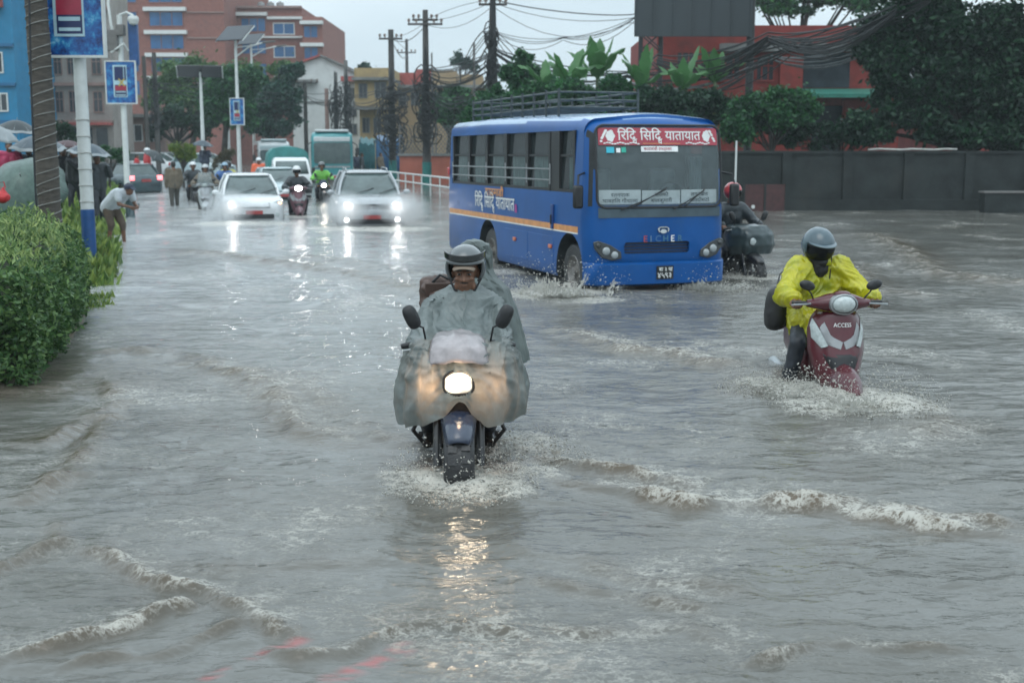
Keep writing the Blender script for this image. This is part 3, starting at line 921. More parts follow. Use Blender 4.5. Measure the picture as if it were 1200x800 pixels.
# ---- pale narrow house, ochre house, tan house
f = Facade('house', 'narrow pale grey house between the white gable and the ochre house', 100, 404, 424, 96, 10, M_whitewall)
for y in (103, 124, 145): f.win(409, y, 419, y + 13, frame=M_concrete)
f.slab('roof', M_redroof, 402, 90, 424, 96, 0.6, 10)
f = Facade('house', 'ochre plastered house with an overhanging upper floor behind the power poles', 92, 422, 462, 128, 10, M_yellow)
q = wbox('upper_floor', M_yellow, f.root, f.X(419), f.X(462), -1.2, 9.5, f.Z(127), f.Z(81))
window(f.root, f.X(442), f.X(456), f.Z(116), f.Z(97), M_darkpane, M_concrete, -1.2); window(f.root, f.X(424), f.X(434), f.Z(116), f.Z(99), M_darkpane, M_concrete, -1.2)
wbox('roof_slab', M_concrete, f.root, f.X(417), f.X(463), -1.8, 9.8, f.Z(95.5), f.Z(92)); wbox('floor_slab', M_concrete, f.root, f.X(418), f.X(462), -1.4, 0, f.Z(129), f.Z(126))
for x in (425, 438, 450): f.win(x, 138, x + 9, 156, frame=M_concrete)
f = Facade('house', 'tan house with faded pink roof sheets right of the ochre house', 96, 462, 572, 103, 12, M_tan)
f.slab('roof_edge', M_concrete, 460, 100, 574, 103.5, 0.6, 12)
for a, b, c in ((464, 84, 484), (486, 80, 504)): wbox('roof_sheet', M_redroof, f.root, f.X(a), f.X(c), 1.5, 7, f.Z(100), f.Z(b))
wbox('roof_room', M_tan, f.root, f.X(506), f.X(534), 1.0, 8, f.Z(100), f.Z(82)); wbox('roof_room', M_tan, f.root, f.X(540), f.X(565), 1.5, 8, f.Z(100), f.Z(86))
for x in (468, 482, 508, 540): f.win(x, 108, x + 9, 124, frame=M_concrete)
# ---- stalls under blue sheets
M_tarp = mat('blue_tarpaulin', (0.012, 0.085, 0.20), 0.4, var=0.35, scale=2.5, bump=0.5, bscale=5, coat=0.2)
M_tealt = mat('teal_tarpaulin', (0.014, 0.10, 0.115), 0.45, var=0.3, scale=2.5, bump=0.5, bscale=5)
for a, b, top, m_, lab in ((421, 440, 164, M_tealt, 'roadside stall under a teal tarpaulin beside the teal bus'), (441, 470, 161, M_tarp, 'roadside stall under a blue tarpaulin behind the power pole')):
    Y_ = 76; t = thing('market_stall', lab, 'stall', (pxx(a, Y_), Y_, 0)); w = pxx(b, Y_) - pxx(a, Y_); zt = pzz(top, Y_)
    rows = [[Vector((w * u, y, z + 0.06 * sin(u * 19 + y) + 0.05 * sin(u * 7))) for u in np.linspace(0, 1, 20)] for y, z in ((-0.3, 0.15), (-0.25, zt * 0.5), (-0.2, zt - 0.25), (0.6, zt + 0.1), (2.2, zt - 0.1))]
    q = MB(); q.loft(rows, close=False); q.obj('sheet', m_, t, smooth=60, solid=0.02)
    for x in (0.05, w - 0.05):
        for y in (-0.1, 2.1): q = MB(); q.tube([(x, y, -0.3), (x, y, zt)], 0.04, 6); q.obj('post', M_wood, t)
# ---- orange compound wall with mesh fence on it
Y_ = 66; xw0, xw1 = pxx(468, Y_), pxx(640, Y_)
M_orangew = mat('orange_red_wall', (0.34, 0.105, 0.07), 0.8, var=0.2, scale=1.2, dirt=((0.46, 0.40, 0.36), 1.6, 0.62, 0.6))
t = thing('wall', 'orange red compound wall with a pale coping behind the white railing', 'wall', (xw0, Y_, 0)); t['kind'] = 'thing'
wbox('masonry', M_orangew, t, 0, xw1 - xw0, 0, 0.3, -0.4, pzz(183, Y_)); wbox('coping', M_concrete, t, -0.1, xw1 - xw0, -0.08, 0.38, pzz(183, Y_), pzz(180, Y_))
t = thing('mesh_fence', 'pale wire mesh fence standing on the orange wall', 'fence', (xw0, Y_ + 0.15, pzz(180, Y_)))
hgt = pzz(147, Y_) - pzz(180, Y_); W_ = xw1 - xw0
q = MB()
for k in range(int(W_ / 0.20)):
    x = 0.20 * k
    for sg in (-1, 1):
        xa = x; xb = x + sg * hgt * 0.8
        za_, zb_ = 0, hgt
        if xb < 0: zb_ = hgt * (xa / (hgt * 0.8)); xb = 0
        if xb > W_: zb_ = hgt * ((W_ - xa) / (hgt * 0.8)); xb = W_
        q.tube([(xa, 0.01 * sg, za_), (xb, 0.01 * sg, zb_)], 0.016, 4, cap=False)
q.obj('wire_mesh', M_greycable, t, smooth=0)
for k in range(5):
    q = MB(); q.tube([(W_ * k / 4, 0.05, 0), (W_ * k / 4, 0.05, hgt + 0.05)], 0.035, 6); q.obj('post', M_steel if 'M_steel' in globals() else M_cpole, t)
# ---- white guard railing
a, b = yp(436, 171, 64), yp(640, 171, 36)
t = thing('railing', 'white metal guard railing along the far side of the flooded road', 'railing', (a.x, a.y, 0)); d = Vector((b.x - a.x, b.y - a.y, 0)); n_ = 17
for zz in (0.42, 0.78):
    q = MB(); q.tube([(0, 0, zz), (d.x, d.y, zz)], 0.035, 6); q.obj('rail', M_galv, t)
for k in range(n_ + 1):
    q = MB(); p = d * (k / n_); q.tube([(p.x, p.y, -0.3), (p.x, p.y, 0.80)], 0.03, 6); q.obj('post', M_galv, t)

# ---- right: long wet boundary wall, gate, red building, billboard
Y_ = 39; xw0, xw1 = pxx(838, Y_), pxx(1420, Y_)
t = thing('wall', 'long dark wet boundary wall under the trees on the right', 'wall', (xw0, Y_, 0)); t['kind'] = 'thing'
zt = pzz(177, Y_); W_ = xw1 - xw0
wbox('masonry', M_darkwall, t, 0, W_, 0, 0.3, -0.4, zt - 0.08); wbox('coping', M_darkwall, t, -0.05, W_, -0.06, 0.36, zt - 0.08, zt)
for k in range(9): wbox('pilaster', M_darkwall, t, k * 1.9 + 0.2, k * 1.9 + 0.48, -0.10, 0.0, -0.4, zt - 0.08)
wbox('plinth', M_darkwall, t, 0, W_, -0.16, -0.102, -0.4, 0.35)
t = thing('gate', 'dark maroon low metal gate in the boundary wall left of the wet wall', 'gate', (pxx(872, Y_), Y_ - 0.2, 0))
gw = pxx(921, Y_) - pxx(872, Y_)
wbox('leaf', mat('maroon_gate_sheet', (0.055, 0.018, 0.018), 0.5, var=0.3), t, 0, gw, -0.03, 0.03, -0.25, pzz(216, Y_))
for x in (0.0, gw * 0.5, gw): wbox('frame_bar', M_darkwall, t, x - 0.03, x + 0.03, -0.06, -0.031, -0.25, pzz(215, Y_))
q = MB(); q.lathe([(0, -0.09), (0.05, -0.085), (0.06, -0.06)], (gw * 0.22, 0, 0.12), 'y', 12); q.obj('latch', M_band, t)
t = thing('pipe', 'white pipe laid along the top of the dark boundary wall', 'pipe', (0, 0, 0))
q = MB(); q.tube([(pxx(1018 + 13 * i, Y_), Y_ + 0.05, zt + 0.035 + 0.012 * ((i * 5) % 3)) for i in range(9)], 0.032, 8); q.obj('tube', M_rope, t)
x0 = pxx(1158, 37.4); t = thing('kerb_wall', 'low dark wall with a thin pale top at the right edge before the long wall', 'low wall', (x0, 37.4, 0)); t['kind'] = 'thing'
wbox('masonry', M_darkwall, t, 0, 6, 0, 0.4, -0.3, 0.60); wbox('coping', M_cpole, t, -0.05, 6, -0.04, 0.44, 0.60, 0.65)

Y_ = 54
f = Facade('red_building', 'dark red building with a green awning behind the boundary wall', Y_, 768, 1052, 30, 12, M_redwall)
f.slab('parapet_band', M_concrete, 840, 52, 1040, 61, 0.5)
f.slab('upper_opening', M_dark if 'M_dark' in globals() else M_darkpane, 938, 62, 992, 103, 0.03)
for (a, b, c, d) in ((790, 60, 812, 92), (838, 64, 866, 96), (882, 66, 905, 96)): f.win(a, b, c, d, frame=M_redwall, bars=2, cross=True)
q = MB(); q.prism([(0.0, f.Z(104)), (-1.8, f.Z(112)), (-1.8, f.Z(116.5)), (0.0, f.Z(109))], lambda u, v, d: Vector((d, u, v)), f.X(930), f.X(1040)); q.obj('awning', M_greenroof, f.root, smooth=0)
f.slab('doorway', M_darkpane, 950, 124, 985, 180, 0.03); f.slab('pillar', M_redwall, 985, 118, 1020, 182, 0.35); f.slab('pillar', M_redwall, 910, 62, 936, 104, 0.3)
f.slab('window_grille', M_concrete, 900, 128, 944, 160, 0.05)
f = Facade('red_annexe', 'red annexe glimpsed behind the big tree at the right edge', 56, 1120, 1330, 110, 10, M_redwall)
for x in (1130, 1190, 1250): f.win(x, 126, x + 26, 160, frame=M_concrete)
f.slab('roof_edge', M_concrete, 1118, 107, 1332, 111, 0.5)

Y_ = 50; x0, x1 = pxx(742, Y_), pxx(876, Y_)
t = thing('billboard', 'large dark billboard seen from its dark back above the red building', 'billboard', ((x0 + x1) / 2, Y_, 0)); hw = (x1 - x0) / 2
z0, z1 = pzz(43, Y_), pzz(-70, Y_)
M_board = mat('grey_billboard_sheet', (0.030, 0.040, 0.046), 0.6, var=0.2, scale=0.8, stretch=(1, 1, 0.3))
wbox('panel', M_board, t, -hw, hw, 0, 0.12, z0, z1)
for k in range(7): x = -hw + 2 * hw * k / 6; wbox('rib', M_board, t, x - 0.03, x + 0.03, -0.05, -0.002, z0, z1)
q = MB()
for x in (-hw + 0.3, -hw + 1.1):
    for y in (0.25, 1.0): q.tube([(x, y, 0), (x, y, z0 + 1)], 0.05, 6)
for k in range(6):
    z = 2.0 + k * 0.75
    for y in (0.25, 1.0): q.tube([(-hw + 0.3, y, z), (-hw + 1.1, y, z + 0.7)], 0.03, 5); q.tube([(-hw + 1.1, y, z), (-hw + 0.3, y, z + 0.7)], 0.03, 5)
q.obj('lattice_support', M_rack if 'M_rack' in globals() else M_cable, t)
q = MB(); q.tube([(hw + 0.05, 0.3, -0.3), (hw + 0.05, 0.3, z1)], 0.16, 10); q.obj('support_post', M_cable, t)

# ---------------------------------------------------------------- poles and cables
def pole(label, px, pyt, Y, r0, r1, m, arms=(), band=None, base=-0.3, lean=0.0, coil=None, group='power poles along the road', name='utility_pole'):
    x = pxx(px, Y); h = pzz(pyt, Y)
    t = thing(name, label, 'pole', (x, Y, base), 0, group)
    h -= base
    q = MB(); q.tube([(0, 0, 0), (lean * 0.5, 0, h * 0.5), (lean, 0, h)], [r0, (r0 + r1) / 2, r1], 12); q.obj('shaft', m, t)
    for (pa, wa) in arms:
        z = pzz(pa, Y) - base
        q = MB(); q.box((lean, -r1 - 0.04, z), (wa, 0.09, 0.10))
        ao = q.obj('cross_arm', M_wood, t, bevel=0.01)
        for k in (-1, -0.55, 0.55, 1):
            q = MB(); q.lathe([(0, 0.0), (0.03, 0), (0.03, 0.05), (0.075, 0.07), (0.06, 0.12), (0.08, 0.15), (0.05, 0.21), (0, 0.22)], (lean + k * (wa / 2 - 0.06), -r1 - 0.04, z + 0.05), 'z', 8); q.obj('insulator', mat('porcelain_insulator', (0.16, 0.12, 0.10), 0.3, var=0.2), ao)
    if band:
        z0_, z1_, m2 = band
        q = MB(); q.lathe([(r0 + 0.004, z0_), (r0 + 0.004, z1_)], (0, 0, 0), 'z', 14); q.obj('painted_band', m2, t)
    if coil:
        g_ = np.random.default_rng(int(px)); q = MB()
        zc, zr, rr_, nn = pzz(coil[0], Y) - base, coil[1], coil[2], coil[3]
        for k in range(nn):
            z = zc + (g_.random() - 0.5) * 2 * zr; a0 = g_.random() * 6.28; R = rr_ * (0.35 + 0.75 * g_.random()); el = 0.5 + 0.9 * g_.random()
            ox, oz = (g_.random() - 0.5) * rr_, 0.0
            q.tube([(ox + R * cos(a0 + b_) , -0.05 - r0 - 0.25 * R * (1 + sin(b_ * 2)), z + R * el * sin(a0 + b_) + 0.1 * sin(3 * b_)) for b_ in np.linspace(0, 5.6, 14)], 0.018 + 0.02 * g_.random(), 5, cap=False)
        for k in range(nn // 2):
            x_ = (g_.random() - 0.5) * 2 * r0; q.tube([(x_, -r0 - 0.04, zc - zr * 1.6 * g_.random()), (x_ + 0.1 * (g_.random() - 0.5), -r0 - 0.06, zc), (x_ * 0.5, -r0 - 0.03, zc + zr * 1.8 * g_.random())], 0.028, 5)
        q.obj('cable_coil', M_cable, t)
    return t
pole('tall power pole with two cross arms and a thick cable tangle beside the orange wall', 500, 12, 62, 0.23, 0.13, M_wood, ((24, 1.25), (29, 1.7)), (0.3, 1.5, M_tealpaint), coil=(125, 1.6, 0.55, 40))
pole('power pole with paired insulators and hanging cable coils in front of the blue stall', 460, 35, 70, 0.22, 0.15, M_wood, ((46, 1.3),), (0.3, 1.5, M_tealpaint), coil=(140, 1.6, 0.75, 44))
pole('tall power pole wrapped in cables rising behind the roof rack of the blue bus', 578, -14, 56, 0.22, 0.12, M_wood, ((6, 1.25), (-8, 1.2)), coil=(85, 2.0, 0.28, 50))
pole('far slender power pole with one cross arm between the two near ones', 478, 46, 108, 0.2, 0.12, M_wood, ((62, 1.6),))
pole('thin bare steel pole left of the cable wrapped pole', 556, 50, 66, 0.09, 0.06, M_cpole)
pole('thin short pole top on the tan house roof', 507, 62, 90, 0.08, 0.06, M_cpole)
pole('stout pole with dark cable coils right of the white gabled house', 407, 71, 88, 0.2, 0.14, M_cpole, coil=(125, 1.5, 0.5, 26))
pole('second stout pole with dark cable coils in front of the white gabled house', 395, 85, 90, 0.17, 0.13, M_cpole, coil=(125, 1.4, 0.4, 22))
pole('square grey pole in front of the white gabled house wall', 359, 95, 92, 0.16, 0.14, M_wood, ((97, 2.0),))
pole('brown pole beside the square grey pole before the gabled house', 384, 104, 94, 0.17, 0.15, M_pinkish)
pole('dark power pole with cables left of the feathery trees', 185, 62, 74, 0.17, 0.12, M_wood, coil=(120, 1.3, 0.3, 16))
pole('second dark power pole standing left of the feathery trees', 173, 66, 78, 0.15, 0.12, M_wood)
pole('white bamboo pole standing in the water behind the blue bus front', 863, 165, 30, 0.028, 0.022, M_galv, base=-0.25, group='bare poles', name='bamboo_pole')

def cable(label, pts, n_, sag, r=0.022, spread=0.25, m=None, seed=0, group='overhead cables strung between the poles'):
    """a run of overhead cables between (px, py, Y) points"""
    g_ = np.random.default_rng(seed); q = MB()
    W = [yp(*p) for p in pts]
    for k in range(n_):
        off = Vector((0, (g_.random() - 0.5) * spread, (g_.random() - 0.5) * spread * 1.6)); s_ = sag * (0.75 + 0.6 * g_.random())
        P = []
        for a, b in zip(W[:-1], W[1:]):
            for t in np.linspace(0, 1, 9)[(0 if a is W[0] else 1):]:
                P.append(a.lerp(b, t) + off * (0.35 + 0.65 * sin(pi * t)) - Vector((0, 0, 4 * s_ * t * (1 - t))))
        q.tube(P, r, 5, cap=False)
    o = q.obj('power_cable', m or M_cable, smooth=60)
    return tag(o, label, 'cable', group)
cable('thick bundle of cables sagging from the wrapped pole over the banana plants', [(578, 60, 56), (735, 88, 50), (905, 48, 46), (1060, 6, 42)], 9, 0.55, 0.026, 0.5, seed=1)
cable('grey cables sagging low in front of the banana plants', [(578, 78, 56), (740, 98, 49), (900, 66, 46), (1080, 10, 42)], 5, 0.75, 0.03, 0.4, M_greycable, 2)
cable('fan of dark cables crossing the red building front towards the big tree', [(770, 66, 48), (900, 40, 44), (1050, 8, 40)], 12, 0.35, 0.024, 1.0, seed=3)
cable('lower fan of dark cables crossing the red building window', [(800, 92, 48), (930, 58, 44), (1090, 4, 40)], 9, 0.3, 0.022, 0.9, seed=4)
cable('cable bundle from the tangled pole to the wrapped pole', [(500, 84, 62), (578, 64, 56)], 8, 0.5, 0.022, 0.6, seed=5)
cable('lower cable bundle from the tangled pole to the wrapped pole', [(500, 105, 62), (578, 84, 56)], 7, 0.6, 0.025, 0.7, seed=6)
cable('cables between the two tangled poles near the blue stall', [(460, 112, 70), (500, 98, 62)], 8, 0.3, 0.024, 0.5, seed=7)
cable('cables from the stout pole to the pole with hanging coils', [(407, 116, 88), (460, 104, 70)], 6, 0.5, 0.026, 0.7, seed=8)
cable('thin wires from the top of the tangled pole to the wrapped pole', [(500, 27, 62), (578, 4, 56)], 3, 0.25, 0.012, 0.8, seed=9)
cable('thin wires leaving the wrapped pole to the right over the banana plants', [(578, 4, 56), (740, 22, 54), (880, -30, 50)], 4, 0.5, 0.014, 0.9, seed=10)
cable('thin wires from the paired insulators to the tangled pole top', [(460, 44, 70), (500, 26, 62)], 3, 0.15, 0.012, 0.6, seed=11)
cable('long wires running left from the stout pole across the hotel trees', [(407, 108, 88), (360, 112, 92), (185, 100, 74)], 4, 0.4, 0.022, 0.5, seed=12)
cable('wires from the far pole towards the paired insulators', [(478, 62, 108), (460, 46, 70)], 3, 0.2, 0.015, 0.6, seed=13)
cable('wires climbing from the wrapped pole to the left edge of the billboard', [(578, 38, 56), (660, 46, 54), (748, 20, 51)], 4, 0.4, 0.014, 0.5, seed=14)
cable('dark wires fanning down left of the wrapped pole', [(540, 88, 62), (578, 36, 56)], 7, 0.2, 0.018, 1.2, seed=15)
cable('dark wires fanning down right of the wrapped pole', [(578, 40, 56), (625, 92, 60)], 5, 0.2, 0.016, 1.0, seed=16)
cable('single black cable hanging down beside the palm trunk', [(33, -40, 19.5), (36, 90, 19.5), (41, 215, 19.5), (44, 262, 19.5)], 2, 0.0, 0.012, 0.06, seed=17)

# ---------------------------------------------------------------- palm trunk, white sign pole, banners, street lamps
Y_ = 20.0; xb = pxx(54.5, Y_); xt = xb - 0.03
t = thing('palm_trunk', 'grey brown palm trunk wound with a pale rope light on the verge', 'tree', (xb, Y_, 0.1))
hh = 7.4
q = MB(); q.tube([(lerp_ * (xt - xb) * hh / 3.6, 0, hh * lerp_) for lerp_ in np.linspace(0, 1, 24)], [0.175 - 0.02 * l_ + 0.006 * ((i * 7) % 3) for i, l_ in enumerate(np.linspace(0, 1, 24))], 18); q.obj('trunk', M_bark, t, smooth=60)
q = MB(); P = []
for k in range(820):
    z = 0.15 + 6.5 * k / 820 + 0.02 * sin(k * 0.21); a = k * 2 * pi / 22.0
    r_ = 0.185 - 0.02 * z / hh; P.append((z / hh * (xt - xb) * hh / 3.6 + r_ * cos(a), r_ * sin(a), z + 0.03 * cos(a)))
q.tube(P, 0.009, 5); q.obj('rope_light', mat('dim_rope_light', (0.22, 0.22, 0.205), 0.5, var=0.3), t)
q = MB()
g_ = np.random.default_rng(9)
for k in range(13):
    a = 2 * pi * k / 13; P = [(xt - xb) * 1.28 + 0.0, 0, hh]
    q.tube([(P[0] + r_ * cos(a), r_ * sin(a), hh + 0.9 * sin(r_ * 0.9) - 0.22 * r_ * r_) for r_ in np.linspace(0, 2.4, 9)], [0.03 - 0.003 * i for i in range(9)], 5)
q.obj('frond_stem', M_trunk, t)
C = []; Uv = []; Vv = []
for k in range(13):
    a = 2 * pi * k / 13
    for r_ in np.linspace(0.4, 2.4, 40):
        for sg in (-1, 1):
            dirn = np.array([cos(a) * 0.5 - sg * sin(a), sin(a) * 0.5 + sg * cos(a), -0.35]); dirn /= np.linalg.norm(dirn)
            base_ = np.array([(xt - xb) * 1.28 + r_ * cos(a), r_ * sin(a), hh + 0.9 * sin(r_ * 0.9) - 0.22 * r_ * r_])
            C.append(base_ + dirn * 0.22); Vv.append(dirn * 0.25); Uv.append(np.array([cos(a), sin(a), 0]) * 0.018)
np_quads('frond_leaf', np.array(C), np.array(Uv), np.array(Vv), L_mid, t)

M_posterblue = bpy.data.materials.new('poster_splash_blue'); M_posterblue.use_nodes = True
_n, _l = M_posterblue.node_tree.nodes, M_posterblue.node_tree.links
_tc = _n.new('ShaderNodeTexCoord'); _no = _n.new('ShaderNodeTexNoise'); _no.inputs['Scale'].default_value = 5.5; _no.inputs['Detail'].default_value = 8; _no.inputs['Roughness'].default_value = 0.75
_l.new(_tc.outputs['Object'], _no.inputs['Vector']); _cr = _n.new('ShaderNodeValToRGB')
for pos, c_ in ((0.36, (0.006, 0.02, 0.11)), (0.5, (0.01, 0.10, 0.34)), (0.60, (0.03, 0.26, 0.50)), (0.70, (0.30, 0.55, 0.70))):
    if pos in (0.36,): e_ = _cr.color_ramp.elements[0]; e_.position = pos
    elif pos == 0.70: e_ = _cr.color_ramp.elements[-1]; e_.position = pos
    else: e_ = _cr.color_ramp.elements.new(pos)
    e_.color = (*c_, 1)
_l.new(_no.outputs['Fac'], _cr.inputs['Fac']); _l.new(_cr.outputs[0], _n['Principled BSDF'].inputs['Base Color']); _n['Principled BSDF'].inputs['Roughness'].default_value = 0.25
M_pred = mat('poster_red', (0.32, 0.02, 0.05), 0.3); M_pyel = mat('poster_yellow', (0.55, 0.42, 0.10), 0.3); M_pwh = mat('poster_pale_blue', (0.38, 0.55, 0.62), 0.3); M_pnavy = mat('poster_navy', (0.008, 0.02, 0.09), 0.3)

def poster(t, cx, cz, w, h, y=0.0, extend=0.0):
    """advertising panel: blue splash, pale bottle-like block, red name block, crossed yellow strokes"""
    q = MB(); q.box((cx, y, cz), (w, 0.05, h)); p = q.obj('poster_panel', M_posterblue, t, smooth=0)
    q = MB()
    for dx in (-1, 1): q.box((cx + dx * (w / 2 + 0.02), y, cz), (0.04, 0.09, h + 0.08))
    for dz in (-1, 1): q.box((cx, y, cz + dz * (h / 2 + 0.02)), (w, 0.088, 0.04))
    q.obj('panel_frame', M_galv, t, smooth=0)
    def bl(name, m_, x0, x1, z0, z1, k): wbox(name, m_, p, cx + x0 * w, cx + x1 * w, y - 0.030 - 0.003 * k, y - 0.026, cz + z0 * h, cz + z1 * h)
    bl('poster_block', M_pwh, -0.26, 0.22, -0.36, 0.42, 1); bl('poster_block', M_pnavy, -0.21, 0.10, 0.05, 0.38, 2); bl('poster_block', M_pnavy, 0.13, 0.19, 0.05, 0.38, 2)
    bl('poster_block', M_pnavy, -0.21, 0.19, -0.34, -0.06, 2)
    bl('poster_name_block', M_pred, -0.21, 0.19, -0.20, -0.08, 3); bl('poster_strip', M_pwh, -0.18, 0.16, -0.245, -0.215, 3); bl('poster_strip', M_pwh, -0.18, 0.16, -0.32, -0.295, 3)
    for sg in (-1, 1):
        q = MB(); q.box((cx + 0.03 * w, y - 0.043, cz + 0.0 * h), (0.32 * w, 0.006, 0.045 * w), (0, sg * radians(50), 0)); q.obj('poster_stroke', M_pyel, p, smooth=0)

Y_ = 20.6; xb = pxx(98.5, Y_); xt = xb
t = thing('sign_pole', 'white pole with a blue painted foot carrying the big blue poster panel', 'pole', (xb, Y_, 0.12), 0, 'poles with blue poster panels')
hh = pzz(-60, Y_)
q = MB(); q.tube([(0, 0, 0), ((xt - xb) * hh / 2.9, 0, hh)], [0.108, 0.098], 20); q.obj('shaft', M_galv, t)
q = MB(); q.lathe([(0.112, 0.0), (0.112, 0.84), (0.106, 0.845)], (0.0, 0, 0), 'z', 20); q.obj('painted_foot', M_bluepaint, t)
q = MB(); P = []
for k in range(120):
    z = 0.9 + 1.6 * k / 120; a = -k * 2 * pi / 20; P.append((z * (xt - xb) / 2.9 + 0.112 * cos(a), 0.112 * sin(a), z + 0.05 * cos(a)))
q.tube(P, 0.008, 5); q.obj('rope_light', M_rope, t)
cx = pxx(95, Y_) - xb; zz1, zz0 = pzz(-92, Y_) - 0.12, pzz(66, Y_) - 0.12
poster(t, cx, (zz0 + zz1) / 2, pxx(132, Y_) - pxx(59, Y_), zz1 - zz0, -0.17)
for px, yb, yt, ww, Y_, lab, extra in ((147, 73, 121, 33, 46, 'grey pole with a small blue poster panel and a camera cluster on top', True), (111, 109, 140, 18, 82, 'farther thin pole with the smallest blue poster panel near the shops', False)):
    x = pxx(px, Y_); t = thing('sign_pole', lab, 'pole', (x, Y_, 0.0), 0, 'poles with blue poster panels'); h = pzz(18 if extra else 60, Y_)
    q = MB(); q.tube([(0, 0, 0), (0, 0, h)], [0.11, 0.09], 14); q.obj('shaft', M_galv, t)
    zz1, zz0 = pzz(yb, Y_), pzz(yt, Y_); poster(t, 0, (zz0 + zz1) / 2, ww * Y_ / FPX, zz1 - zz0, -0.16)
    if extra:
        q = MB(); q.box((-0.25, -0.1, pzz(48, Y_)), (0.42, 0.3, 0.75)); q.box((0.05, -0.1, pzz(36, Y_)), (0.30, 0.3, 0.4)); q.obj('control_box', M_cpole, t, bevel=0.03)
        q = MB(); q.tube([(-0.1, -0.05, pzz(60, Y_)), (-0.25, -0.2, pzz(30, Y_)), (-0.35, -0.1, pzz(5, Y_)), (-0.3, 0, pzz(-15, Y_))], 0.05, 6); q.tube([(-0.3, -0.2, pzz(62, Y_)), (0.2, -0.25, pzz(52, Y_)), (0.3, -0.1, pzz(60, Y_))], 0.04, 6); q.obj('bracket', M_galv, t)
        q = MB(); q.tube([(0, 0, pzz(18, Y_)), (0.3, -0.1, pzz(15, Y_)), (0.55, -0.15, pzz(19, Y_))], 0.04, 8); ca = q.obj('camera_arm', M_galv, t)
        q = MB(); q.lathe([(0, 0.12), (0.16, 0.1), (0.2, 0.0), (0.19, -0.05), (0.14, -0.18), (0, -0.24)], (0.55, -0.15, pzz(23, Y_)), 'z', 16); q.obj('dome_camera', M_galv, ca)
        q = MB(); q.box((0.45, 0.1, pzz(50, Y_)), (0.34, 0.22, 1.6)); q.obj('speaker_column', M_bluepaint, t, bevel=0.04)

def street_lamp(label, px, pyt, Y, panel, arm, group='solar street lamps', face=1, poster_at=None, base=-0.25):
    x = pxx(px, Y); h = pzz(pyt, Y) - base
    t = thing('street_lamp', label, 'street lamp', (x, Y, base), 0, group)
    q = MB(); q.tube([(0, 0, 0), (0, 0, h)], [0.13, 0.07], 12); q.obj('post', M_galv, t)
    if arm:
        a = arm; q = MB(); q.tube([(0, 0, h - 0.9), (a * 0.5, -0.1, h - 0.35), (a, -0.2, h - 0.15)], 0.045, 8); q.tube([(0, 0, h - 0.4), (a * 0.5, -0.1, h - 0.33)], 0.03, 6); ao = q.obj('lamp_arm', M_galv, t)
        q = MB(); q.box((a + 0.25 * (1 if a > 0 else -1), -0.25, h - 0.13), (0.7, 0.26, 0.09), (0, -0.1 if a > 0 else 0.1, 0)); q.obj('lamp_head', M_cpole, ao, bevel=0.03)
    pw, ph, tilt, rzz = panel
    q = MB(); M = Euler((tilt, 0, rzz)).to_matrix()
    q.box((0, -0.1, h + 0.35), (pw, ph, 0.06), M); po_ = q.obj('solar_panel', M_panel, t, bevel=0.01)
    q = MB(); q.tube([(0, 0, h - 0.1), (0, -0.08, h + 0.32)], 0.05, 8)
    for k in (-0.5, 0.5): q.tube([M @ Vector((k * pw, -ph / 2, -0.05)) + Vector((0, -0.1, h + 0.35)), M @ Vector((k * pw, ph / 2, -0.05)) + Vector((0, -0.1, h + 0.35))], 0.03, 5)
    q.obj('panel_frame', M_galv, po_)
    if poster_at:
        zz1, zz0 = pzz(poster_at[0], Y) - base, pzz(poster_at[1], Y) - base; poster(t, 0.0, (zz0 + zz1) / 2, 0.72, zz1 - zz0, -0.16)
street_lamp('solar street lamp with a blue poster panel halfway up its white post', 280, 47, 69, (1.9, 1.3, radians(40), radians(-30)), 1.6, poster_at=(116, 146))
street_lamp('farther solar street lamp just right of the one with the poster', 298, 52, 92, (1.8, 1.2, radians(40), radians(-30)), 2.0)
street_lamp('solar street lamp in the trees with its dark panel face turned to the road', 268, 96, 84, (2.2, 1.1, radians(-30), radians(10)), -1.3)
street_lamp('solar street lamp with a wide black panel left of the dark tree', 238, 92, 66, (2.3, 1.1, radians(-28), radians(12)), 0)

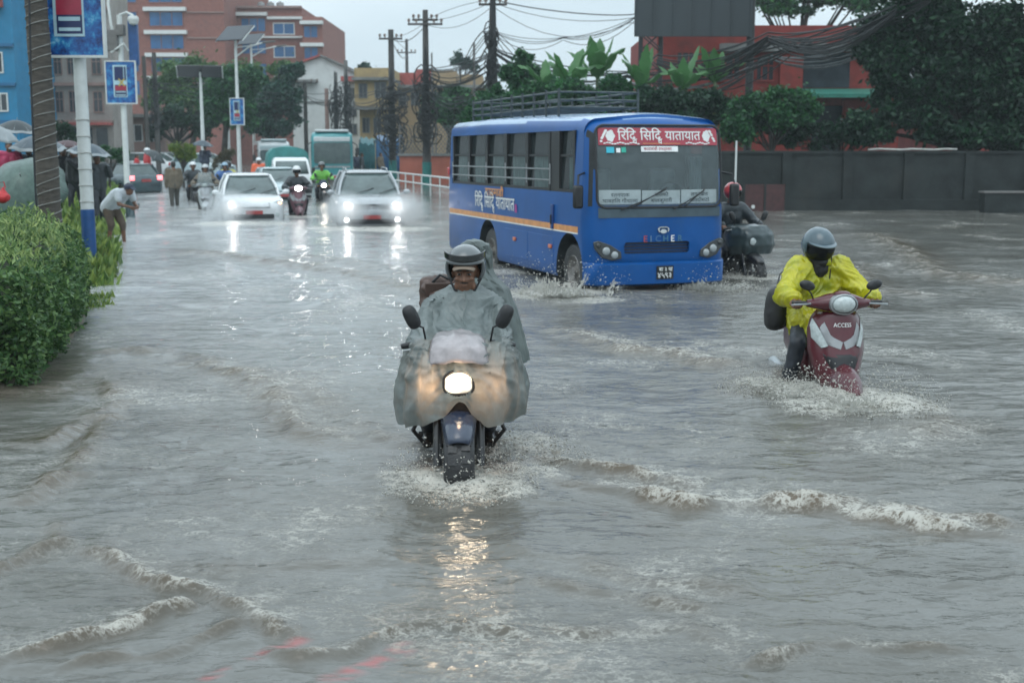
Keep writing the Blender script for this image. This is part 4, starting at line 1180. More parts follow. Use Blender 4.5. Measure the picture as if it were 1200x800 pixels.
# ---------------------------------------------------------------- trees and shrubs
def crown_clumps(Y, blobs, g, sub, k=0.34, dy=0.8):
    out = []
    for px, py, rx, ry in blobs:
        c = yp(px, py, Y); s = Y / FPX; R = np.array([rx * s, rx * s * dy, ry * s])
        for i in range(sub):
            d = rand_dirs(1, g)[0] * (0.35 + 0.65 * g.random() ** 0.5)
            q = (0.5 + 1.0 * g.random() ** 1.5) * k
            out.append((np.array(c) + d * R * 0.85, np.array([max(R[0], R[2]) * q, max(R[0], R[2]) * q, min(R[0], R[2]) * q * 1.0 + 0.02])))
    return out
def tree(name, label, px, Y, pybase, blobs, leaf, m, per, sub=14, trunk_r=0.14, seed=0, group=None, aspect=0.5, droop=0.3, k=0.34, base=-0.2, cat='tree', limbs=True):
    g_ = np.random.default_rng(seed + 100)
    x = pxx(px, Y)
    t = thing(name, label, cat, (x, Y, base), 0, group)
    cl = crown_clumps(Y, blobs, g_, sub, k)
    off = np.array([x, Y, base])
    P = clump_points([(c - off, r) for c, r in cl], per, g_)
    keep = P[:, 2] > 0.05
    leaves('crown', P[keep], leaf, m, t, g_, aspect, droop)
    if limbs:
        q = MB(); z0 = min(c[2] for c, r in cl) - base; ztop = max(c[2] for c, r in cl) - base
        zf = max(0.4, min(z0 * 1.05, ztop * 0.55))
        cx = np.mean([c[0] for c, r in cl]) - x
        q.tube([(0, 0, -0.2), (0.04, 0.02, zf * 0.5), (cx * 0.3, 0, zf), (cx * 0.8, 0, (zf + ztop) / 2), (cx, 0, ztop * 0.95)], [trunk_r * 1.2, trunk_r, trunk_r * 0.8, trunk_r * 0.5, trunk_r * 0.15], 9)
        for i in range(0, len(cl), max(1, len(cl) // 14)):
            c = cl[i][0] - off
            q.tube([(cx * 0.3, 0, zf * (0.8 + 0.2 * g_.random())), (c[0] * 0.5 + cx * 0.2, c[1] * 0.4, (zf + c[2]) / 2), tuple(c)], [trunk_r * 0.5, trunk_r * 0.3, trunk_r * 0.1], 6)
        q.obj('trunk', M_trunk, t, smooth=60)
    return t
tg = 'trees along the far left of the road'
tree('broad_tree', 'broad feathery light green tree in front of the brick hotel', 225, 96, 165, [(215, 92, 34, 24), (262, 86, 36, 20), (300, 98, 32, 22), (190, 112, 22, 26), (235, 118, 45, 24), (330, 88, 20, 14)], 0.16, L_light, 620, 13, 0.22, 1, tg)
tree('broad_tree', 'darker green tree with dense foliage beside the lamp with the poster', 262, 80, 165, [(262, 96, 22, 18), (285, 104, 20, 18), (250, 118, 20, 18), (275, 132, 28, 22), (298, 92, 16, 10)], 0.14, L_mid, 600, 14, 0.2, 2, tg)
tree('broad_tree', 'bluish dark tree right of the poster lamp before the gabled house', 318, 90, 165, [(318, 118, 26, 22), (338, 106, 18, 14), (330, 138, 26, 20), (305, 140, 20, 20), (345, 84, 14, 10)], 0.15, L_blue, 520, 12, 0.2, 3, tg)
tree('broad_tree', 'low dark tree mass between the shop row and the dark poles', 205, 84, 168, [(205, 140, 28, 16), (180, 145, 12, 14), (235, 148, 18, 14)], 0.15, L_dark, 420, 10, 0.16, 4, tg)
tree('broad_tree', 'round green tree over the mesh fence behind the orange wall', 525, 82, 175, [(522, 125, 22, 20), (545, 130, 22, 20), (505, 130, 12, 14), (535, 112, 18, 10), (570, 135, 20, 20)], 0.15, L_mid, 560, 13, 0.2, 5)
tree('broad_tree', 'dark dome tree standing on the skyline above the tan house', 541, 120, 100, [(541, 72, 12, 9), (552, 78, 10, 7)], 0.16, L_blue, 240, 8, 0.15, 6)
tree('broad_tree', 'small tree crown on the skyline behind the ochre house', 428, 118, 110, [(428, 80, 9, 6)], 0.16, L_blue, 240, 7, 0.12, 7)
tree('broad_tree', 'green tree with layered crown left of the banana plants', 612, 52, 150, [(612, 72, 16, 12), (598, 90, 16, 14), (625, 96, 18, 16), (605, 118, 20, 16)], 0.09, L_mid, 560, 11, 0.14, 8)
sg_ = 'shrubs and small trees behind the blue bus'
tree('shrub', 'tall dense shrub behind the rear half of the bus roof', 590, 47, 180, [(580, 118, 24, 18), (640, 108, 22, 14), (622, 120, 26, 20), (600, 150, 40, 28), (560, 140, 18, 22)], 0.085, L_mid, 700, 13, 0.1, 9, sg_)
tree('shrub', 'tall dark shrub mass behind the middle of the bus roof', 690, 45, 180, [(665, 112, 28, 18), (705, 116, 30, 18), (690, 145, 46, 30), (740, 112, 28, 16), (720, 100, 20, 10)], 0.085, L_mid, 760, 14, 0.1, 10, sg_)
tree('shrub', 'dark shrub mass behind the front end of the bus roof', 790, 44, 180, [(770, 116, 30, 18), (815, 120, 30, 20), (790, 150, 50, 30), (840, 130, 24, 20)], 0.085, L_dark, 760, 14, 0.1, 11, sg_)
tree('shrub', 'rounded green shrub spilling over the wall right of the bus', 905, 42, 180, [(880, 122, 24, 14), (915, 118, 28, 14), (942, 128, 22, 18), (900, 140, 40, 20), (870, 150, 24, 20)], 0.075, L_mid, 760, 14, 0.08, 12, sg_)
tree('shrub', 'dark shrub under the green awning of the red building', 985, 43, 180, [(985, 158, 34, 18), (940, 160, 30, 18), (1030, 150, 26, 20)], 0.08, L_dark, 520, 12, 0.08, 13, sg_)
def banana(label, px, py, Y, nl, L, seed, group='banana plants behind the blue bus'):
    g_ = np.random.default_rng(seed); p = yp(px, py, Y)
    t = thing('banana_plant', label, 'plant', (p.x, Y, -0.2), 0, group)
    h = p.z + 0.2
    q = MB(); q.tube([(0, 0, 0), (0.03, 0, h * 0.6), (0, 0, h)], [0.14, 0.11, 0.06], 10); q.obj('stem', mat('banana_stem', (0.10, 0.13, 0.06), 0.6, var=0.3), t)
    for k in range(nl):
        a = 2 * pi * k / nl + g_.random() * 0.7; up = 0.9 + 0.6 * g_.random(); ln = L * (0.75 + 0.4 * g_.random()); hz_ = 0.25 + 0.75 * g_.random()
        rows = []; mid = []
        for i in range(13):
            s = i / 12
            c = Vector((cos(a) * hz_ * ln * s, sin(a) * hz_ * ln * s * 0.7, h - 0.1 + up * ln * (s - 0.55 * hz_ * s * s * 1.25)))
            w = 0.24 * L * 0.72 * sin(pi * min(1, s * 0.93 + 0.07)) ** 0.7 * (0.35 if s < 0.12 else 1)
            sd = Vector((-sin(a), cos(a), 0.0)); fl = 0.28 * sin(s * 15 + k * 2) * w; w *= 0.86 + 0.14 * sin(s * 41 + k * 3)
            rows.append([c + sd * w * u + Vector((0, 0, (1 - abs(u)) * 0.0 - 0.45 * w * abs(u) + fl * abs(u))) for u in (-1, -0.5, 0, 0.5, 1)]); mid.append(c + Vector((0, 0, 0.005)))
        q = MB(); q.loft(rows, close=False); q.obj('leaf', L_banana, t, smooth=60)
    return t
banana('tall banana plant with upright leaves against the sky left of the billboard', 668, 100, 46, 7, 1.9, 1)
banana('second banana plant with drooping leaves right of the tallest one', 700, 92, 47, 7, 1.8, 2)
banana('banana plant with pale upright leaves in front of the red building', 838, 96, 46, 7, 1.5, 3)
banana('low banana plant half hidden in the dark shrubs below the billboard', 752, 102, 45, 7, 1.4, 4)
banana('small banana plant low between the shrubs right of the far power pole', 640, 104, 47, 7, 1.4, 6)
banana('banana plant with one long arching leaf beside the red building wall', 800, 104, 45, 7, 1.5, 7)
tree('big_tree', 'big dark leafy tree overhanging the boundary wall on the right', 1150, 41.5, 230, [(1020, 150, 36, 20), (1130, 160, 60, 16), (1185, 165, 40, 14), (1060, 20, 55, 40), (1120, 40, 70, 50), (1180, 60, 60, 60), (1090, 90, 60, 40), (1150, 110, 60, 40), (1050, 66, 40, 30), (1200, 130, 50, 40), (1110, -40, 100, 50), (1240, 20, 70, 80), (1075, 135, 34, 20), (1022, 58, 20, 22), (1040, 84, 22, 16), (1045, 40, 24, 18), (1110, 145, 50, 24), (1165, 150, 50, 24), (1060, 115, 40, 26), (1210, 80, 50, 60), (1130, 75, 60, 50)], 0.095, L_dark, 560, 22, 0.22, 20, k=0.27, base=-0.2)
tree('broad_tree', 'tall tree crown showing above the roof of the red building', 930, 66, 120, [(915, 4, 28, 16), (955, 0, 30, 18), (890, -10, 24, 18), (1000, -8, 34, 20)], 0.13, L_mid, 460, 12, 0.2, 22)
tree('round_bush', 'clipped lime green bush on the far traffic island', 213, 60, 190, [(205, 178, 9, 9), (216, 177, 11, 10), (224, 180, 8, 8)], 0.05, L_lime, 520, 8, 0.06, 23, cat='bush')
tree('shrub', 'green shrub between the sign poles on the far verge', 125, 50, 200, [(122, 178, 14, 10), (140, 182, 12, 8)], 0.06, L_mid, 420, 8, 0.05, 24, cat='bush')
tree('shrub', 'dark shrub behind the umbrellas near the palm trunk', 68, 52, 190, [(70, 150, 14, 12), (84, 160, 10, 10)], 0.07, L_dark, 420, 8, 0.06, 25, cat='bush')
tree('shrub', 'brownish shrub on the far traffic island behind the riders', 258, 58, 200, [(258, 190, 12, 12), (268, 182, 10, 8)], 0.05, leafm('brownish_leaf', (0.085, 0.075, 0.04)), 380, 7, 0.05, 26, cat='bush')

# ---------------------------------------------------------------- near hedge and verge grass
g_ = np.random.default_rng(50)
HG = thing('hedge', 'dense dark green hedge with pale fresh tips on the near left verge', 'hedge', (-6.5, 12.6, 0))
NP = 0; pts = []; nrm = []
def hedge_top(x, y): return 1.02 + 0.16 * noise2(x * 0.9, y * 0.9) + 0.09 * noise2(x * 3, y * 3)
N = 26000       # top
y = 10.25 + 5.6 * g_.random(N) ** 1.15; ex = np.interp(y, [10.2, 13, 16], [-4.02, -4.68, -5.65]); x = ex - (7.5) * g_.random(N) ** 1.1
z = hedge_top(x, y) + 0.06 * np.abs(g_.normal(size=N)) - 0.35 * np.clip(1 - (ex - x) / 0.35, 0, 1) ** 2 - 0.30 * np.clip(1 - (y - 10.2) / 0.4, 0, 1) ** 2
top = np.stack([x, y, z], 1)
N = 26000       # front face
x = -4.02 - 5.2 * g_.random(N); zf = g_.random(N) ** 0.85
y = 10.2 - 0.16 + 0.34 * noise2(x * 1.6, zf * 2.6) + 0.14 * noise2(x * 5, zf * 6) + 0.45 * (zf - 0.50) ** 2 + 0.18 * (1 - zf) + 0.05 * g_.normal(size=N)
front = np.stack([x, y, 0.02 + zf * (hedge_top(x, y) - 0.08)], 1)
N = 16000       # road side
y = 10.2 + 6 * g_.random(N); zf = g_.random(N) ** 0.85
x = np.interp(y, [10.2, 13, 16], [-4.02, -4.68, -5.65]) + 0.22 * noise2(y * 1.7, zf * 2.4 + 9) + 0.10 * noise2(y * 5, zf * 6) - 0.45 * (zf - 0.45) ** 2 + 0.05 * g_.normal(size=N)
side = np.stack([x, y, 0.02 + zf * (hedge_top(x, y) - 0.12)], 1)
o3 = np.array([-6.5, 12.6, 0])
leaves('foliage', np.concatenate([front, side, top[:9000]]) - o3, 0.030, L_hedge, HG, g_, 0.45, 0.1)
Pt = top[9000:] - o3 + np.array([0, 0, 0.03]); nt = len(Pt)
V = rand_dirs(nt, g_); V[:, 2] = np.abs(V[:, 2]) + 0.55; V /= np.linalg.norm(V, axis=1, keepdims=True)
Uu = np.cross(V, rand_dirs(nt, g_)); Uu /= np.linalg.norm(Uu, axis=1, keepdims=True); s_ = 0.040 * (0.6 + 0.8 * g_.random((nt, 1)))
np_quads('fresh_tips', Pt, Uu * s_ * 0.28, V * s_, L_tip, HG, bend=0.2)
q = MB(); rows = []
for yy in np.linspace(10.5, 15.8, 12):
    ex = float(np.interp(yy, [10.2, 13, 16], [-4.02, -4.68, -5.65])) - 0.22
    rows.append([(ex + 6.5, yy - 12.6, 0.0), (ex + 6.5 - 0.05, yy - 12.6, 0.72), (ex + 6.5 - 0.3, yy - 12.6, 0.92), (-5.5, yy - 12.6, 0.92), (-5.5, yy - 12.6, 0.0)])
q.loft(rows, close=False, cap0=True, cap1=True); q.obj('dark_core', mat('hedge_shade_core', (0.018, 0.022, 0.012), 0.9, var=0.5, scale=12), HG, smooth=0)  # solid dark core; its colour paints the shade inside the hedge
# low growth on the verge: tufts
N = 60000
yy = 14.6 + 45 * g_.random(N) ** 1.7; ex = np.vectorize(edge_x)(yy) - 0.10 + 0.14 * noise2(yy * 0.9, yy * 0 + 2.3) + 0.10 * noise2(yy * 3.1, yy * 0 + 7) - 0.10 * np.clip((18 - yy) / 3, 0, 1); xx = ex + 0.10 * np.abs(g_.normal(size=N)) - (0.3 + 0.36 * yy) * g_.random(N) ** 1.4
zz = 0.16 + 0.10 * noise2(xx * 0.8, yy * 0.8) - 0.30 * np.clip(1 - (ex - xx) / 0.9, 0, 1)
hgt = (0.12 + 0.15 * noise2(xx * 0.9 + 5, yy * 0.9)) * np.clip(0.55 + (yy - 14.6) / 8, 0, 1) * (0.7 + 0.6 * g_.random(N)) * (1 + yy / 60)
V = rand_dirs(N, g_); V[:, 2] = 1.5; V /= np.linalg.norm(V, axis=1, keepdims=True)
Uu = np.cross(V, rand_dirs(N, g_)); Uu /= np.linalg.norm(Uu, axis=1, keepdims=True)
go = np_quads('grass', np.stack([xx, yy, zz + hgt * 0.8], 1), Uu * (hgt[:, None] * 0.16 + 0.002 * yy[:, None] * 0.5), V * hgt[:, None], L_grass)
tag(go, kind='stuff')
# ================================================================== the blue bus
M_busblue = mat('bus_blue_paint', (0.002, 0.072, 0.265), 0.34, var=0.16, scale=1.3, coat=0.06, spec=0.3, dirt=((0.03, 0.09, 0.19), 2.2, 0.56, 0.5))
M_roofsheen = mat('bus_roof_wet_sheen', (0.20, 0.33, 0.52), 0.22, var=0.2, scale=2.5, coat=0.5)  # the wet roof's pale sheen is put into this colour
M_black = mat('black_rubber_trim', (0.012, 0.013, 0.015), 0.45, var=0.3)
M_dark = mat('dark_interior', (0.022, 0.026, 0.028), 0.8, var=0.4)
M_tyre = mat('wet_tyre', (0.016, 0.016, 0.017), 0.38, var=0.4, scale=20, bump=0.3, bscale=60)
M_steel = mat('dull_steel', (0.32, 0.34, 0.35), 0.4, metal=0.7, var=0.2)
M_chrome = mat('chrome', (0.62, 0.64, 0.65), 0.14, metal=1.0, var=0.08)
M_lens = mat('lamp_lens', (0.28, 0.31, 0.32), 0.08, var=0.15, coat=0.8)
M_orange = mat('orange_stripe', (0.62, 0.27, 0.09), 0.4, var=0.18, scale=8, dirt=((0.3, 0.25, 0.2), 9, 0.55, 0.5))
M_white = mat('white_paint', (0.72, 0.73, 0.72), 0.4, var=0.1)
M_banner = mat('red_windscreen_banner', (0.36, 0.045, 0.07), 0.4, var=0.18, scale=4)
M_curtain = mat('pale_green_curtain', (0.29, 0.40, 0.39), 0.9, var=0.3, scale=9, stretch=(1, 6, 0.5))
M_grayglass = glass('bus_window_glass', (0.62, 0.70, 0.70), 0.62, film=(0.06, 0.075, 0.08))
M_wind = glass('bus_windscreen_glass', (0.92, 0.97, 0.98), 0.60, rough=0.04, film=(0.20, 0.25, 0.265))
M_reddish = mat('red_lamp_plastic', (0.42, 0.02, 0.025), 0.25, var=0.2, coat=0.6)
M_signwhite = mat('destination_board', (0.78, 0.80, 0.80), 0.5, var=0.1)
M_ink = mat('sign_ink', (0.05, 0.06, 0.07), 0.6)
M_rack = mat('roof_rack_dark_steel', (0.06, 0.075, 0.08), 0.45, metal=0.4, var=0.3)
M_greyband = mat('bus_wet_grey_cowl', (0.055, 0.085, 0.105), 0.35, var=0.2)

FLp = gp(690, 333, 0.12); FRp = gp(853, 327, 0.12); RLp = gp(525, 286, 0.14)
ax = Vector((FRp.x - FLp.x, FRp.y - FLp.y, 0)); BW = ax.length; ax.normalize()
back = Vector((-ax.y, ax.x, 0)); BL = (Vector((RLp.x - FLp.x, RLp.y - FLp.y, 0))).dot(back)
# the visible flank fixes the axis
fl = Vector((RLp.x - FLp.x, RLp.y - FLp.y, 0)).normalized()
bang = atan2(-fl.x, fl.y)
BL = Vector((RLp.x - FLp.x, RLp.y - FLp.y, 0)).length
BW = 2.16
rgt = Vector((cos(bang), sin(bang), 0))
bus_o = Vector((FLp.x, FLp.y, 0)) + rgt * (BW / 2); bus_o.z = -0.18
print('bus', BL, BW, math.degrees(bang), bus_o)
BUS = thing('bus', 'blue minibus with a red lettered banner over its windscreen and a roof rack', 'bus', bus_o, bang, rx=radians(-0.35))
Binv = (Matrix.Translation(bus_o) @ Euler((radians(-0.35), 0, bang)).to_matrix().to_4x4()).inverted()

def bus_side(px, py):
    o = Binv @ Vector((0, 0, EYE)); d = Binv.to_3x3() @ ray(px, py)
    t = (-BW / 2 - o.x) / d.x
    p = o + d * t
    return p.y, p.z
def bus_front(px, py):
    o = Binv @ Vector((0, 0, EYE)); d = Binv.to_3x3() @ ray(px, py)
    t = (-0.03 - o.y) / d.y
    p = o + d * t
    return p.x, p.z
for q in [(530, 140), (684, 142), (527, 284), (683, 276), (530, 242), (690, 333)]: print('side', q, [round(v, 2) for v in bus_side(*q)])
for q in [(697, 157), (836, 157), (697, 242), (848, 242), (852, 327), (690, 333), (760, 136), (853, 253)]: print('front', q, [round(v, 2) for v in bus_front(*q)])

HB, HT = 0.30, 2.68
def bus_ring(y, top, w, inset=0.0):
    """outline of the body across, from one sill over the roof to the other"""
    hw = w / 2 - inset
    pts = [(-hw + 0.03, HB), (-hw, HB + 0.06), (-hw, 1.0), (-hw + 0.005, 1.35), (-hw + 0.03, 1.9), (-hw + 0.055, top - 0.26)]
    for k in range(1, 7):
        a = pi / 2 * k / 6
        pts.append((-hw + 0.055 + 0.2 * (1 - cos(a)), top - 0.26 + 0.2 * sin(a)))
    for x in (-0.45, -0.2): pts.append((x * w / 2.1, top - 0.06 + 0.06 * (1 - (abs(x) / 0.7) ** 2)))
    pts.append((0, top))
    full = pts + [(-x, z) for x, z in pts[-2::-1]]
    return [Vector((x, y, z)) for x, z in full]
def face_y(x, z):
    t = max(0, (z - 1.25) / 1.35)
    return 0.10 * (x / (BW / 2)) ** 2 - 0.03 + 0.16 * t * t - 0.02 * max(0, 1 - abs(z - 0.6) / 0.5)
rings = []
for y, tp in [(BL, HT + 0.0), (BL - 0.12, HT + 0.03), (BL * 0.7, HT + 0.05), (BL * 0.4, HT + 0.02), (1.2, HT - 0.02), (0.6, HT - 0.03), (0.35, HT - 0.06)]:
    rings.append(bus_ring(y, tp, BW, 0.03 if y == BL else 0))
outl = bus_ring(0, HT - 0.10, BW)
def front_pt(p, s):
    x, z = p.x * s, 1.45 + (p.z - 1.45) * s
    return Vector((x, face_y(x, z) + 0.20 * s ** 14, z))
for s_ in (1.0, 0.985, 0.96, 0.92, 0.86, 0.72, 0.5, 0.25, 0.08):
    rings.append([front_pt(p, s_) for p in outl])
mb = MB(); mb.loft(rings, close=True, cap0=True, cap1=True)
body = mb.obj('body', M_busblue, BUS, smooth=30)

def cutter(pts_fn):
    c = pts_fn.obj('cutter', M_dark, BUS, smooth=0)
    return c
cuts = []
# wheel arches, window band pockets on both flanks, windscreen opening
wy = [bus_side(676, 330)[0], bus_side(571, 300)[0]]
WHY = [max(0.75, bus_side(672, 322)[0]), bus_side(572, 290)[0]]
print('wheels', WHY)
WZ0, WZ1 = 1.53, 2.40
Wy0, Wy1 = 0.62, BL - 0.30
for sx in (-1, 1):
    for y in WHY:
        c = MB(); c.lathe([(0.0, -0.25), (0.52, -0.25), (0.52, 0.25), (0.0, 0.25)], (sx * (BW / 2 - 0.05), y, 0.44), 'x', 28); cuts.append(cutter(c))
        c = MB(); c.box((sx * (BW / 2 - 0.05), y, 0.3), (0.5, 1.04, 0.3)); cuts.append(cutter(c))
    c = MB(); c.box((sx * (BW / 2), (Wy0 + Wy1) / 2, (WZ0 + WZ1) / 2), (0.34, Wy1 - Wy0, WZ1 - WZ0)); cuts.append(cutter(c))
WSX, WSZ0, WSZ1 = 0.93, 1.36, 2.44
def rrect(x0, x1, z0, z1, r, n=5):
    P = []
    for cx, cz, a0 in ((x1 - r, z1 - r, 0), (x0 + r, z1 - r, 90), (x0 + r, z0 + r, 180), (x1 - r, z0 + r, 270)):
        for k in range(n + 1):
            a = radians(a0 + 90 * k / n); P.append((cx + r * cos(a), cz + r * sin(a)))
    return P
c = MB(); c.prism(rrect(-WSX, WSX, WSZ0, WSZ1, 0.12), lambda u, v, d: Vector((u, d, v)), -0.6, 1.1); cuts.append(cutter(c))
c = MB(); c.prism(rrect(-0.56, 0.44, 0.70, 0.86, 0.04), lambda u, v, d: Vector((u, d, v)), -0.6, 0.07); cuts.append(cutter(c))
for c in cuts:
    q = body.modifiers.new('cut', 'BOOLEAN'); q.operation = 'DIFFERENCE'; q.object = c; q.solver = 'EXACT'
baked(body)
for c in cuts: bpy.data.objects.remove(c)
body.data.materials.clear(); body.data.materials.append(M_busblue)
# dark lining where the openings go inside
mi = len(body.data.materials); body.data.materials.append(M_dark)
mw = len(body.data.materials); body.data.materials.append(M_roofsheen)
for p in body.data.polygons:
    c, nn = p.center, p.normal
    if abs(c.x) < BW / 2 - 0.075 and c.z < HT - 0.3 and 0.16 < c.y < BL - 0.06 and c.z > HB + 0.02 and abs(nn.z) < 2 and c.z < 2.45: p.material_index = mi
    elif abs(c.x) < BW / 2 - 0.02 and 0.30 < c.y < BL - 0.1 and HB + 0.02 < c.z < 2.32 and (abs(nn.y) > 0.9 or abs(nn.z) > 0.9): p.material_index = mi
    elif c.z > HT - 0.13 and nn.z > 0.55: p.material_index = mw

# ---- rounded windscreen and its things
def on_front(u, v, d): return Vector((u, face_y(u, v) - d, v))
def patch(mb_, x0, x1, z0, z1, d, nx=14, nz_=6):
    vs_ = [on_front(x0 + (x1 - x0) * i / nx, z0 + (z1 - z0) * j / nz_, d) for j in range(nz_ + 1) for i in range(nx + 1)]
    mb_.add(vs_, [(j * (nx + 1) + i, j * (nx + 1) + i + 1, (j + 1) * (nx + 1) + i + 1, (j + 1) * (nx + 1) + i) for j in range(nz_) for i in range(nx)])
ws = MB(); patch(ws, -WSX - 0.0, WSX, WSZ0, WSZ1, -0.012, 18, 8)
wso = ws.obj('windscreen', M_wind, BUS)
sr = MB()
ol = rrect(-WSX - 0.02, WSX + 0.02, WSZ0 - 0.02, WSZ1 + 0.02, 0.13, 6); P = []
for i in range(len(ol)):
    a, b2 = ol[i], ol[(i + 1) % len(ol)]
    for t in (0, 0.25, 0.5, 0.75): P.append(on_front(a[0] + (b2[0] - a[0]) * t, a[1] + (b2[1] - a[1]) * t, 0.004))
sr.tube(P + P[:1], 0.018, 6, cap=False)
sr.obj('rubber_seal', M_black, wso)
bn = MB(); patch(bn, -0.905, 0.905, 2.19, 2.425, 0.002, 18, 3)
bno = bn.obj('banner', M_banner, BUS)
# Devanagari, written in the order it is seen
def deva(words_):
    out, x = [], 0.0
    for w, sub in words_:
        out.append((w, x, 0, 1)); e = text_width(w)
        if sub: out.append(('ध', x + e - 0.30, -0.30, 0.60)); e += 0.04
        x += e + 0.30
    return out, x - 0.30
_pc, _w = deva([('िरिद', 1), ('िसिद', 1), ('यातायात', 0)])
def fit_text(x0, x1, z0, size_k, d, name, m_, parent, off=0.02, pieces=None, wid=None):
    pieces = pieces or _pc; wid = wid or _w
    size = (x1 - x0) / wid
    t = lettering(pieces, size, lambda u, v: on_front(x0 + u, z0 + v * size_k, d), off)
    return t.obj(name, m_, parent, smooth=0)
fit_text(-0.63, 0.63, 2.262, 1.02, 0.006, 'banner_lettering', M_white, bno, 0.012)
rr_ = random.Random(5)
for cx in (-0.735, 0.725):
    em = MB()           # the pale flower-and-figure emblems at both ends of the banner
    em.prism([(cx + 0.062 * cos(a) * (1 + 0.12 * cos(6 * a)), 2.315 + 0.078 * sin(a) * (1 + 0.12 * cos(5 * a))) for a in np.linspace(0, 2 * pi, 24, endpoint=False)], on_front, 0.005, 0.008)
    for k in range(7):
        sx = cx + (1 if cx > 0 else -1) * (0.06 + 0.012 * k); zz = 2.375 - 0.022 * k + 0.02 * rr_.random()
        em.prism([(sx + 0.02 * cos(a), zz + 0.016 * sin(a)) for a in np.linspace(0, 2 * pi, 8, endpoint=False)], on_front, 0.005, 0.007)
    em.obj('emblem', M_white, bno)
em = MB()
for x0, x1 in ((-0.82, -0.30), (0.40, 0.80)):    # scrolls under the name
    k = int((x1 - x0) / 0.035)
    for i in range(k):
        cx = x0 + (x1 - x0) * i / k
        em.prism([(cx + 0.02 * cos(a), 2.216 + 0.010 * sin(i * 1.3) + 0.010 * sin(a)) for a in np.linspace(0, 2 * pi, 8, endpoint=False)], on_front, 0.005, 0.007)
em.obj('scroll_pattern', M_white, bno)
ln = MB(); patch(ln, -0.27, 0.30, 2.208, 2.217, 0.004, 8, 1); ln.obj('banner_underline', M_orange, bno)
st = MB(); patch(st, -0.30, 0.26, 2.10, 2.175, 0.002, 10, 1); sto = st.obj('slogan_strip', M_signwhite, BUS)
lt = lettering([('काठमाडौ उपत्यका', 0, 0, 1)], 0.068, lambda u, v: on_front(-0.26 + u * 0.9, 2.122 + v * 0.8, 0.005), 0.01); lt.obj('slogan_lettering', M_banner, sto, smooth=0)
M_cyan = mat('cyan_sticker', (0.03, 0.42, 0.55), 0.35); M_greens = mat('green_sticker', (0.03, 0.40, 0.30), 0.35)
s1 = MB(); patch(s1, -0.80, -0.69, 2.085, 2.165, 0.003, 3, 1); s1.obj('sticker', M_cyan, BUS)
s1 = MB(); patch(s1, -0.66, -0.60, 2.09, 2.15, 0.003, 2, 1); s1.obj('sticker', M_signwhite, BUS)
s1 = MB(); patch(s1, -0.585, -0.52, 2.09, 2.16, 0.003, 2, 1); s1.obj('sticker', M_greens, BUS)
# route boards standing inside the glass
for x0, x1, z0, z1, wd in ((-0.90, -0.30, 1.385, 1.58, (('रतनपाक', 1.49), ('चाबहिल गौशाला', 1.41))), (-0.28, 0.30, 1.38, 1.57, (('कलकी', 1.49), ('बालकुमारी', 1.41))), (0.32, 0.90, 1.385, 1.575, (('लगनखेल', 1.49), ('सातदोबाटो', 1.41)))):
    bb = MB(); patch(bb, x0, x1, z0, z1, -0.05, 8, 1); bbo = bb.obj('route_board', M_signwhite, BUS)
    for wtxt, zz in wd:
        w_ = text_width(wtxt); k = min(0.085, (x1 - x0 - 0.08) / w_)
        lettering([(wtxt, 0, 0, 1)], k, lambda u, v: on_front((x0 + x1) / 2 - w_ * k / 2 + u, zz + v * 0.085 / k * 0.8, -0.042), 0.015).obj('board_lettering', M_ink, bbo, smooth=0)
# wipers
for a, b2 in (((-0.62, 1.31), (0.05, 1.58)), ((0.16, 1.31), (0.66, 1.56))):
    w_ = MB(); w_.tube([on_front(a[0], a[1], 0.03), on_front((a[0] + b2[0]) / 2 - 0.05, (a[1] + b2[1]) / 2 - 0.03, 0.035), on_front(b2[0], b2[1], 0.02)], [0.012, 0.009, 0.006], 6)
    w_.tube([on_front(a[0] + 0.18, a[1] + 0.03, 0.02), on_front(b2[0] + 0.02, b2[1] + 0.03, 0.016)], 0.008, 5)
    w_.obj('wiper', M_black, BUS)
gb = MB(); patch(gb, -0.93, 0.93, 1.20, 1.335, 0.004, 16, 2); gb.obj('cowl_band', M_greyband, BUS)
# inside: dash, seats, driver's wheel
dm = MB(); dm.box((0, 0.42, 1.30), (1.7, 0.35, 0.12)); dm.obj('dashboard', M_dark, BUS, bevel=0.03)
for x in (-0.55, 0.48):
    s_ = MB(); s_.box((x, 1.02, 1.55), (0.42, 0.12, 0.62)); s_.obj('seat', mat('seat_cover', (0.16, 0.2, 0.2), 0.8, var=0.3), BUS, bevel=0.05)
sw = MB(); sw.tube([(0.45 + 0.21 * cos(a), 0.55 + 0.1 * sin(a), 1.48 + 0.18 * sin(a)) for a in np.linspace(0, 2 * pi, 20)], 0.016, 6); sw.obj('steering_wheel', M_black, BUS)
